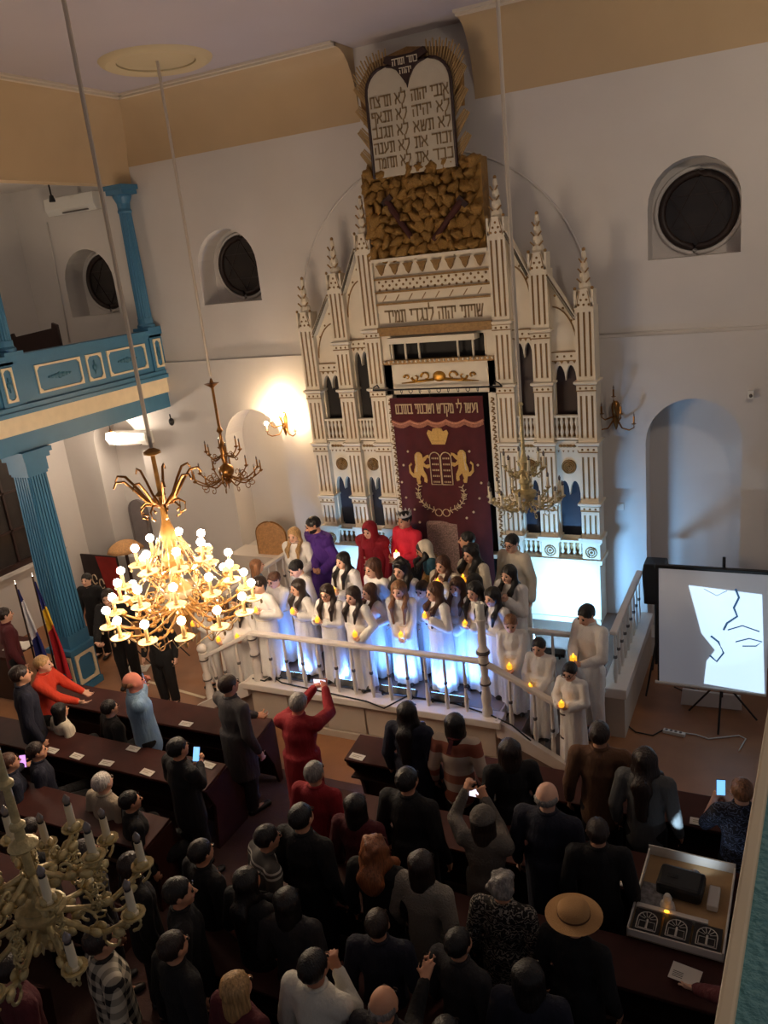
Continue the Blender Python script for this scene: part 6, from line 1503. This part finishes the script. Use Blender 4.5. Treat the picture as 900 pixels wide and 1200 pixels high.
child('brown-haired boy in a white robe looking down, second from the left at the rail', (322, 671), 1.33, hands=(314, 728), hair=('short', 'hair_brown'), rz=-.2, pitch=.3, **KH)
child('dark-haired girl in white with a candle, third from the left at the rail', (350, 680), 1.35, (343, 717), 'the third child from the left', rz=-.5, hair=('long', 'hair_dark'), **KH)
child('girl with glasses and long brown hair in white at the rail', (383, 686), 1.35, (372, 727), 'the girl with glasses', glasses=True, hair=('longer', 'hair_dark'), **KH)
child('small girl with dark hair in white, right of the girl with glasses', (414, 689), 1.38, (416, 744), 'the small dark-haired girl mid rail', rz=-.2, hair=('long', 'hair_dark'), **KH)
child('girl with long brown hair turned to her left, in white, mid rail', (434, 685), 1.30, (432, 727), 'the girl turned sideways', rz=-.6, hair=('longer', 'hair_brown'), **KH)
child('girl with long light brown hair in white facing forward at the rail', (467, 682), 1.39, (470, 745), 'the light-haired girl', hair=('longer', 'hair_light'), rz=.1, **KH)
child('girl with long brown hair in white leaning to her left, right of the light-haired girl', (511, 684), 1.43, (498, 722), 'the girl with both hands raised', rz=-.7, hair=('longer', 'hair_brown'), **KH)
child('girl with straight brown hair in white, two places left of the candle post', (536, 678), 1.41, (525, 737), 'the girl two places left of the post', hair=('long', 'hair_brown'), rz=-.15, **KH)
child('dark-haired girl in white just left of the candle post', (557, 683), 1.42, (545, 732), 'the girl just left of the post', hair=('long', 'hair_black'), rz=-.3, **KH)
child('black-haired girl in white half hidden by the candle post', (578, 690), 1.39, None, '', hair=('long', 'hair_black'), rz=-.4, **KH)
# second row
child('dark-haired boy in white bending his head, second row at left', (350, 656), 1.43, None, '', hair=('short', 'hair_black'), pitch=.5, rz=-.5, **KH)
child('girl with long black hair in white holding a candle, second row', (402, 646), 1.58, (392, 693), 'the tall black-haired girl in the second row', hair=('longer', 'hair_black'), rz=-.3)
child('girl with brown bob in white, second row below the red hood', (438, 656), 1.54, None, '', hair=('bob', 'hair_brown'), rz=-.4, **KH)
child('girl with curly black hair in white, second row below the red shirt', (470, 657), 1.54, None, '', hair=('curly', 'hair_black'), rz=-.1, **KH)
child('small dark-haired boy in white between the long-haired girls', (496, 681), 1.28, None, '', hair=('short', 'hair_dark'), rz=-.2, pitch=.4, **KH)
child('girl with brown shoulder hair in cream, second row under the veiled woman', (519, 650), 1.58, (513, 683), 'the girl in cream in the second row', hair=('long', 'hair_brown'), rz=-.25, robe='cloth_cream')
child('young woman with long dark curls in cream holding a large candle', (552, 637), 1.64, (543, 680), 'the young woman with dark curls', hair=('curly', 'hair_black'), rz=-.35, robe='cloth_cream', k=1.25)
child('child whose black hair shows behind the girls left of the post', (556, 674), 1.36, None, '', hair=('long', 'hair_black'), **KH)
child('girl with straight black hair in white standing right of the candle post', (597, 661), 1.58, None, '', hair=('long', 'hair_black'), hands=(590, 705), rz=-.35)
child('teenage boy with glasses in a cream tunic standing before the lit ark base', (600, 625), 1.68, None, '', hair=('short', 'hair_black'), rz=-.3, glasses=True, robe='cloth_cream')
# boys on the right steps
child('fair-haired boy in white at the top of the right steps', (598, 721), 1.27, (597, 782), 'the fair-haired boy on the steps', g=.47, hair=('short', 'hair_light'), rz=.25, pitch=.3, **KH)
child('boy with black fringe in white midway down the right steps', (632, 749), 1.25, (621, 806), 'the boy midway down the steps', g=.32, hair=('short', 'hair_black'), rz=-.1, **KH)
child('boy with glasses in white at the foot of the right steps', (669, 777), 1.25, (658, 826), 'the boy with glasses on the steps', g=.16, hair=('short', 'hair_black'), glasses=True, rz=-.2, pitch=.3, **KH)
p26 = at((690, 706), z=1.80)
child('tall boy in white shirt and trousers standing right of the steps', (690, 706), 1.72, (672, 774), 'the tall boy right of the steps', g=.10, hair=('short', 'hair_black'), rz=-.5, pitch=.4, robe=None, top='cloth_white', bottom='cloth_white', k=1.3, dy=.3)
# children on the left steps behind the lit chandelier
child('child in white trousers at the foot of the left steps', (236, 700), 1.46, (226, 732), 'the child at the foot of the left steps', g=.0, hair=('short', 'hair_dark'), robe=None, top='cloth_white', bottom='cloth_white', rz=-.3, **KH)
child('girl in white with long brown hair, lower of two on the left steps', (260, 702), 1.38, (256, 750), 'the lower girl on the left steps', g=.16, hair=('long', 'hair_brown'), rz=-.2, **KH)
child('girl in white beside the left rail post, behind the chandelier', (280, 697), 1.38, (278, 747), 'the girl beside the left rail post', g=.32, hair=('long', 'hair_dark'), rz=-.2, **KH)
person('woman with brown hair turned away behind the leftmost boys', px=(299, 655), H=1.43, g=PZ + .006, rz=2.4, hair=('bob', 'hair_light'), robe='cloth_lightblue', group='players in costume')

# ------------------------------------------------------------------ players in costume
AC = 'players in costume'; gz = PZ + .006
def hands_at(px, y, sp=0.06): c = at(px, y=y); return (c.x - sp, c.y, c.z), (c.x + sp, c.y, c.z)
p = at((344, 617), z=gz + 1.62); a, b = hands_at((352, 668), p.y - .3)
person('young woman with long fair hair in a white sequinned dress, left of the purple robe', px=(344, 617), H=1.62, g=gz, hair=('longer', 'hair_blond'), robe='cloth_white', cape=None, scarf='sequin', rz=.1, rh=a, lh=b, group=AC, pitch=.2)
p = at((369, 604), z=gz + 1.76); a, b = hands_at((375, 668), p.y - .3)
t_, hc, hh, Mh, lo_ = person('bearded man in a purple cloak looking down', px=(369, 604), H=1.76, g=gz, hair=('short', 'hair_black'), robe='cloth_purple', rz=-.5, yaw=-.3, pitch=.35, rh=a, lh=b, group=AC, skin='skin_mid', cape='cloth_purple')
F = Field(hc - V3(1.2, 1.3, 1.5) * hh, hc + V3(1.2, 1.2, .3) * hh, [], .010); M = np.array(Mh)
F.ell(hc + M @ (V3(0, -.26, -.52) * hh), V3(.66, .72, .56) * hh, M, .02); F.ell(hc + M @ (V3(0, -.95, -.28) * hh), V3(.42, .5, .42) * hh, M, .01, 'sub'); F.cut(hc + M @ (V3(0, 0, -.25) * hh), M @ V3(0, 0, 1))
link('beard', F.mesh('beard', 'hair_black'), t_)
t_, hc, hh, Mh, lo_ = person('woman in a dark red hooded robe with silver embroidery', px=(433, 611), H=1.60, g=gz, hair=('bob', 'hair_dark'), robe='cloth_red', rz=-.1, pitch=.3, group=AC, cape='cloth_red')
F = Field(hc - V3(1.7, 1.7, 2.6) * hh, hc + V3(1.7, 1.9, 1.6) * hh, [], .013); M = np.array(Mh)
F.ell(hc + M @ (V3(0, .25, .12) * hh), V3(1.02, 1.18, 1.12) * hh, M, .02); F.cap(hc + V3(0, .3, -.4) * hh, hc + V3(0, .3, -2.0) * hh, 1.0 * hh, 1.5 * hh, .04); F.ell(hc + M @ (V3(0, -1.1, -.15) * hh), V3(.66, 1.0, .95) * hh, M, .02, 'sub')
link('hood', F.mesh('hood', 'cloth_red'), t_)
em = MB(); 
for i in range(9): em.sphere((0.02 * math.sin(i * 1.7), -.235, 1.12 - i * .055), (.016, .008, .02), 6, 5)
tag(link('silver_embroidery', em.mesh('silver_embroidery', 'sequin'), t_), kind='stuff')
p = at((473, 597), z=gz + 1.74); a, b = hands_at((465, 655), p.y - .28, .03)
t_, hc, hh, Mh, lo_ = person('man in a bright red shirt wearing a silver crown', px=(474, 599), H=1.74, g=gz, hair=('short', 'hair_black'), top='cloth_scarlet', bottom='cloth_black', rz=-.35, rh=a, lh=b, hp=('grip', 'hold'), group=AC, skin='skin_mid', wide=1.08, pitch=.1)
c = at((465, 652), y=a[1] - .02); led((c.x, c.y, c.z - .03), 'pale pink glowing candle held by the crowned man', 1.5, True)
cr = MB(); mm = Matrix.Translation(Vector(hc)) @ Mh.to_4x4() @ Matrix.Scale(hh, 4)
cr.lathe([(.92, .52), (.95, .55), (.97, .78), (.93, .78), (.90, .55)], (0, .15, 0), 24)
for i in range(12):
    q = i * PI / 6; cr.add([(.96 * math.cos(q - .2), .15 + .96 * math.sin(q - .2), .76), (.96 * math.cos(q + .2), .15 + .96 * math.sin(q + .2), .76), (1.02 * math.cos(q), .15 + 1.02 * math.sin(q), 1.18), (.88 * math.cos(q), .15 + .88 * math.sin(q), .80)], [(0, 1, 2), (1, 3, 2), (3, 0, 2)])
crown_o = thing('crown', 'silver toothed crown on the head of the man in red', 'crown', t_.location, t_.rotation_euler.z); link('band', cr.mesh('band', 'silver'), crown_o, mw=mm)
# seated veiled queen on a sequinned chair
qp = at((492, 632), z=gz + 1.30)
ch = thing('throne_chair', 'chair covered in a pale sequinned cloth behind the veiled woman', 'chair', (qp.x + .26, qp.y + .40, gz), .15)
MB().box(-.30, .30, -.04, .05, .05, 1.46).build('back_cover', 'sequin', ch, local=True, bevel=.05); MB().box(-.28, .28, -.55, 0, .05, .46).build('seat_cover', 'sequin', ch, local=True, bevel=.03)
for sx in (-.26, .22):
    for sy in (-.52, .0): MB().box(sx, sx + .04, sy, sy + .04, 0, .06).build('leg', 'wood_dark', ch, local=True)
t_, hc, hh, Mh, lo_ = person('woman in a pale veil and teal and gold dress bowing before the sequinned chair', px=(496, 633), H=1.52, g=gz, rz=-.9, lean=.25, hair=('long', 'hair_black'), robe='cloth_teal', pitch=.3, group=AC, scarf='goldcloth', skin='skin_mid')
F = Field(hc - V3(2.2, 2.2, 4.5) * hh, hc + V3(2.2, 3, 1.6) * hh, [], .014); F.ell(hc + V3(0, .25, .18) * hh, V3(1.0, 1.16, 1.05) * hh, None, .02); F.cap(hc + V3(0, .7, 0) * hh, hc + V3(0, 1.4, -3.4) * hh, .95 * hh, 1.5 * hh, .05, (1.1, .5, 1)); F.ell(hc + V3(0, -1.1, -.3) * hh, V3(.8, 1.2, 1.2) * hh, None, .02, 'sub')
link('veil', F.mesh('veil', 'cloth_cream'), t_)
gm = MB()
for i in range(9):
    q = -1.2 + i * .3; gm.bar((.10 * math.sin(q), -.13 - .05 * math.cos(q), 1.02), (.17 * math.sin(q), -.15 - .09 * math.cos(q), .86), .02, .012, (0, 1, 0))
tag(link('gold_fringe', gm.mesh('gold_fringe', 'goldcloth'), t_), kind='stuff')
person('dark-haired man in black seen in profile right of the sequinned chair', px=(547, 623), H=1.62, g=gz, rz=-1.1, hair=('short', 'hair_black'), top='cloth_black', bottom='cloth_black', group=AC, skin='skin_mid')

# ------------------------------------------------------------------ musicians and helpers at the left
p = at((124, 690), z=1.72)
person('man in black bending over an instrument beside the lit chandelier', px=(124, 690), H=1.74, rz=.5, lean=.35, hair=('short', 'hair_dark'), top='cloth_black', bottom='cloth_black', group='musicians', rh=(p.x + .05, p.y - .45, 1.0), lh=(p.x + .4, p.y - .35, 1.05))
person('dark-haired musician in black behind the blue pillar', px=(100, 672), H=1.50, rz=.3, hair=('short', 'hair_black'), top='cloth_black', bottom='cloth_black', group='musicians')
person('person in a red top standing by the reading table at the left edge', px=(2, 712), H=1.66, rz=PI - .5, hair=('short', 'hair_dark'), top='cloth_maroon', bottom='cloth_black', group='people at the left aisle')
person('musician in dark clothes half hidden behind the lit chandelier', px=(176, 706), H=1.62, rz=.2, hair=('short', 'hair_dark'), top='cloth_black', bottom='cloth_black', group='musicians')

# ------------------------------------------------------------------ the congregation, seen from behind
AU = 'people standing in the pews'
LO = dict(fine=.0145, coarse=.031, group=AU)
def adult(label, px, H=1.68, rz=PI, **kw):
    for k_, v_ in LO.items(): kw.setdefault(k_, v_)
    kw.setdefault('bottom', 'cloth_black'); kw['wide'] = kw.get('wide', 1.05) + .06; kw.setdefault('skin', 'skin_mid'); return person(label, px=px, H=H, rz=rz, **kw)
def phone(p, rz, tilt, mtl, label, land=False):
    t = thing('phone', label, 'phone', tuple(p), rz, 'raised phones')
    w_, h_ = (.075, .038) if land else (.038, .075)
    R = Matrix.Rotation(tilt, 4, 'X')
    MB().box(-w_, w_, -.004, .004, -h_, h_).xf(R).build('case', 'black_plastic', t, local=True, bevel=.003); MB().box(-w_ + .004, w_ - .004, -.0062, -.0045, -h_ + .005, h_ - .005).xf(R).build('screen', mtl, t, local=True)
def raise_at(px, H0, pxp, reach=.42, sp=.05, g=0.0):
    """point in front of a person (towards the platform) on the ray of a phone pixel"""
    p = at(px, z=g + H0); c = at(pxp, y=p.y + reach * .8); return c
# first row left
p = at((48, 768), z=1.62)
adult('woman with short blond hair in an orange-red top leaning on the front pew', (48, 768), 1.62, rz=PI - 1.1, hair=('short', 'hair_blond'), top='cloth_orange', rh=(p.x + .50, p.y + .10, .93), lh=(p.x + .46, p.y + .26, .93), hp='relax', skin='skin_fair', lean=.15)
adult('person in a dark blue jacket behind the woman in orange', (20, 780), 1.76, rz=PI - .6, hair=('short', 'hair_dark'), top='cloth_navy')
adult('child with black hair in a cream jacket sitting in the front left pew', (72, 822), 1.45, sit=True, hair=('bob', 'hair_black'), top='cloth_cream', rz=PI - .3)
adult('dark-haired person in black sitting right of the child in cream', (130, 818), 1.55, sit=True, hair=('short', 'hair_black'), top='cloth_black', rz=PI - .4)
c = raise_at((152, 790), 1.70, (168, 795), .45)
adult('balding man in a light blue shirt filming with a phone', (152, 788), 1.72, rz=PI - .7, hair=('bald', 'hair_light'), top='cloth_lightblue', skin='skin_red', rh=(c.x + .04, c.y - .05, c.z - .06), lh=(c.x - .05, c.y, c.z - .08), hp='grip', wide=1.12, lean=-.05, sleeve=.9)
phone((c.x, c.y + .02, c.z), PI - .7 + PI, .2, 'phone_screen', 'phone held up by the man in light blue', True)
adult('man in a grey suit standing in the aisle with his back turned', (265, 791), 1.74, hair=('short', 'hair_dark'), top='cloth_greysuit', bottom='cloth_charcoal', coat=True, rz=PI - .3, wide=1.1, lh=tuple(at((300, 838), z=1.05)))
c = at((376, 798), y=at((346, 812), z=1.66).y + .42)
adult('grey-haired man in a red jacket leaning and filming with raised arms', (346, 811), 1.72, hair=('short', 'hair_grey'), top='cloth_redjacket', bottom='cloth_maroon', coat=True, rz=PI + .1, wide=1.1, lean=.12, rh=(c.x + .08, c.y - .06, c.z - .05), lh=(c.x - .06, c.y - .06, c.z - .06), hp='grip', roll=-.15, skin='skin_red')
phone((c.x, c.y - .02, c.z), .1, .1, 'phone_screen_white', 'phone held up by the man in the red jacket', True)
# first row right
adult('woman with long black hair in a dark jacket by the platform', (476, 822), 1.66, hair=('longer', 'hair_black'), top='cloth_navy', coat=True, rz=PI)
adult('woman in a banded cream and rust sweater with a dark bob', (532, 836), 1.62, hair=('bob', 'hair_black'), top='cloth_bandstripe', scarf='cloth_maroon', rz=PI + .05)
adult('woman with dark brown hair in a black coat turning left', (596, 866), 1.64, hair=('bob', 'hair_dark'), top='cloth_black', coat=True, rz=PI + .5, skin='skin_fair')
adult('man in a brown sweater with dark hair near the right steps', (702, 846), 1.74, hair=('short', 'hair_dark'), top='cloth_brown', rz=PI + .1, wide=1.1)
adult('woman with long dark hair and a grey top, shoulder lit blue', (756, 876), 1.66, hair=('longer', 'hair_dark'), top='cloth_grey', rz=PI - .1)
c = at((845, 921), y=at((868, 912), z=1.60).y + .35)
adult('woman with short fair hair and a sparkly dark top filming at the right', (870, 913), 1.58, hair=('short', 'hair_light'), top='cloth_sparkle', rz=PI + .25, rh=(c.x + .09, c.y - .04, c.z - .10), lh=(c.x - .05, c.y - .05, c.z - .12), hp='grip', sleeve=.4, skin='skin_fair')
phone((c.x, c.y - .02, c.z), .2, -.1, 'phone_screen', 'phone held upright by the woman at the right gallery')
# second row
c = at((231, 883), y=at((205, 865), z=1.62).y + .30)
adult('person in black with dark hair holding a bright phone low', (205, 865), 1.64, hair=('short', 'hair_black'), top='cloth_black', rz=PI - .3, rh=(c.x + .06, c.y - .05, c.z - .08), lh=(c.x - .05, c.y - .05, c.z - .09), wide=1.15)
phone((c.x, c.y - .01, c.z), .2, -.5, 'phone_screen', 'bright blue phone screen held by the person in black')
c = at((27, 892), y=at((42, 868), z=1.3).y + .2)
adult('dark-haired boy in a navy top sitting behind the left desk', (45, 868), 1.56, sit=True, hair=('short', 'hair_dark'), top='cloth_navy', rz=PI - .7)
adult('person in a dark navy coat at the far left edge holding a phone', (12, 880), 1.6, sit=True, hair=('short', 'hair_brown'), top='cloth_navy', rz=PI - .5, lh=(c.x - .03, c.y, c.z - .06))
phone((c.x, c.y, c.z), .5, -.3, 'phone_screen_pink', 'violet phone screen at the left edge')
adult('old man with white hair and a beige jacket sitting at left', (121, 902), 1.62, sit=True, hair=('short', 'hair_white'), top='cloth_oat', rz=PI - .1, skin='skin_fair')
adult('person in black sitting right of the white-haired man', (155, 925), 1.56, sit=True, hair=('short', 'hair_black'), top='cloth_black', rz=PI - .6)
adult('grey-haired person with a red collar below the red jacket', (366, 893), 1.62, hair=('short', 'hair_grey'), top='cloth_redjacket', rz=PI)
adult('person with a dark cap of hair behind the aisle end of the pew', (415, 931), 1.60, hair=('bob', 'hair_black'), top='cloth_maroon', rz=PI)
adult('short-haired man in a black jacket left of the grey hat', (475, 900), 1.74, hair=('short', 'hair_black'), top='cloth_black', coat=True, rz=PI - .1, wide=1.12)
c = at((561, 927), y=at((565, 947), z=1.62).y + .40)
t_, hc, hh, Mh, lo_ = adult('woman in a grey knitted hat and grey coat filming the choir', (565, 948), 1.60, hair=('bob', 'hair_dark'), top='cloth_coatgrey', coat=True, rz=PI, rh=(c.x + .08, c.y - .06, c.z - .02), lh=(c.x - .10, c.y - .06, c.z + .02), hp='grip', wide=1.05)
phone((c.x, c.y - .03, c.z), 0, -.3, 'phone_screen_white', 'phone with a white picture above the grey hat', True)
F = Field(hc - V3(1.4, 1.4, .6) * hh, hc + V3(1.4, 1.5, 1.6) * hh, [], .013); M = np.array(Mh); F.ell(hc + M @ (V3(0, .18, .28) * hh), V3(.98, 1.12, 1.0) * hh, M, .01, wob=(.02 * hh, 26, 0)); F.cut(hc + M @ (V3(0, 0, .18) * hh), M @ V3(0, .12, -1)); 
hat_ = thing('knitted_hat', 'grey knitted hat on the woman filming', 'hat', t_.location, PI); link('hat_body', F.mesh('hat_body', 'cloth_coatgrey'), hat_)
adult('bald older man with a grey fringe in a dark navy coat', (640, 918), 1.74, hair=('bald', 'hair_grey'), top='cloth_navy', coat=True, rz=PI - .1, wide=1.15, skin='skin_fair')
# third row
adult('dark-haired man in a black suit with a white collar', (350, 943), 1.74, hair=('short', 'hair_black'), top='cloth_black', coat=True, rz=PI - .1, wide=1.1, scarf=None)
adult('woman leaning in a grey cardigan with white stripes', (312, 966), 1.62, hair=('short', 'hair_black'), top='cloth_cardigan', rz=PI - .6, lean=.25)
adult('woman with wavy reddish hair in black', (437, 980), 1.64, hair=('curly', 'hair_red'), top='cloth_black', rz=PI)
adult('woman in a light grey knitted sweater with a brown bob', (492, 998), 1.64, hair=('bob', 'hair_dark'), top='cloth_knitgrey', rz=PI - .15, sleeve=.9)
adult('woman with curly grey hair in a black and white swirl jacket', (587, 1024), 1.60, hair=('afro', 'hair_grey'), top='cloth_swirl', coat=True, rz=PI)
t_, hc, hh, Mh, lo_ = adult('person in black wearing the tan felt hat', (672, 1062), 1.60, hair=('short', 'hair_dark'), top='cloth_black', coat=True, rz=PI - .2, wide=1.1)
hm = MB().lathe([(.60, .42), (1.0, .36), (1.75, .40), (1.80, .44), (1.02, .50), (.98, .95), (.80, 1.18), (.3, 1.26), (.02, 1.24)], (0, .12, 0), 32)
hat_ = thing('felt_hat', 'tan felt hat with a round crown, right of the grey curls', 'hat', t_.location, t_.rotation_euler.z); hme = hm.mesh('hat_body', 'cloth_felt'); shade(hme, 60)
link('hat_body', hme, hat_, mw=Matrix.Translation(Vector(hc)) @ Mh.to_4x4() @ Matrix.Scale(hh, 4)); bnd = MB().lathe([(1.035, .50), (1.03, .62)], (0, .12, 0), 32).mesh('hat_band', 'cloth_brown'); link('hat_band', bnd, hat_, mw=Matrix.Translation(Vector(hc)) @ Mh.to_4x4() @ Matrix.Scale(hh, 4))
# fourth row and nearer
adult('woman with long straight black hair and bare shoulders in black', (286, 1018), 1.64, hair=('longer', 'hair_black'), top='cloth_black', rz=PI - .2, sleeve=.2, skin='skin_tan')
adult('man in black in profile left of the woman with bare shoulders', (205, 1030), 1.70, hair=('short', 'hair_black'), top='cloth_black', rz=PI - .9)
adult('dark-haired person in black at the lower left', (198, 1094), 1.64, hair=('short', 'hair_dark'), top='cloth_black', rz=PI - .3)
adult('woman with blond hair tied at the back, bottom of the picture', (273, 1142), 1.62, hair=('bob', 'hair_blond'), top='cloth_maroon', rz=PI - .2)
c = at((388, 1132), y=at((366, 1116), z=1.70).y + .18)
adult('dark-haired man in a white shirt holding up his hand', (364, 1116), 1.72, hair=('short', 'hair_black'), top='cloth_shirtwhite', rz=PI - .1, rh=(c.x + .05, c.y, c.z - .02), hp='grip', wide=1.08, skin='skin_tan')
adult('person with thin grey hair at the bottom edge', (447, 1160), 1.64, hair=('bald', 'hair_grey'), top='cloth_charcoal', rz=PI)
c = at((497, 1150), y=at((497, 1185), z=1.55).y + .35)
adult('person in black raising a hand at the bottom edge', (520, 1196), 1.62, hair=('short', 'hair_black'), top='cloth_black', rz=PI, lh=(c.x, c.y, c.z), hp='flat')
adult('person in a black and white plaid shirt below the foreground chandelier', (112, 1086), 1.70, hair=('short', 'hair_dark'), top='cloth_plaid', rz=PI - .5, wide=1.1)
adult('person in dark red at the lower left corner', (6, 1120), 1.62, hair=('short', 'hair_dark'), top='cloth_maroon', rz=PI - .3)
adult('person in black behind the foreground chandelier', (30, 960), 1.64, hair=('short', 'hair_dark'), top='cloth_black', rz=PI - .4)
for i_, (q_, h_) in enumerate((((232, 985), 1.60), ((334, 1042), 1.60), ((440, 1068), 1.58), ((150, 1000), 1.62), ((535, 1090), 1.58), ((618, 1128), 1.62), ((700, 960), 1.62), ((95, 985), 1.6))):  # guessed figures added to fill gaps where only shadow shows
    adult(['dark-clothed person in shadow left of the striped cardigan', 'dark-clothed person right of the bare-shouldered woman', 'dark-clothed person below the light grey sweater at left', 'dark-clothed person in shadow right of the foreground chandelier', 'dark-clothed person below the light grey sweater at right', 'dark-clothed person below the grey curls', 'dark-clothed person right of the bald man', 'dark-clothed person seen through the foreground chandelier'][i_], q_, h_, hair=(('short', 'bob')[i_ % 2], ('hair_black', 'hair_dark')[i_ // 2 % 2]), top=('cloth_black', 'cloth_charcoal', 'cloth_navy')[i_ % 3], rz=PI + (-.3, .1, .2, -.5)[i_ % 4])
hp_ = at((800, 1156), z=.89)
person('person in dark red laying a hand on the paper under the gallery rail', pos=(4.66, hp_.y - .22, 0), H=1.60, rz=PI + .55, hair=('short', 'hair_dark'), top='cloth_maroon', bottom='cloth_black', lh=(hp_.x + .03, hp_.y - .02, .90), hp='flat', group=AU, lean=.2, fine=.0135, coarse=.03)
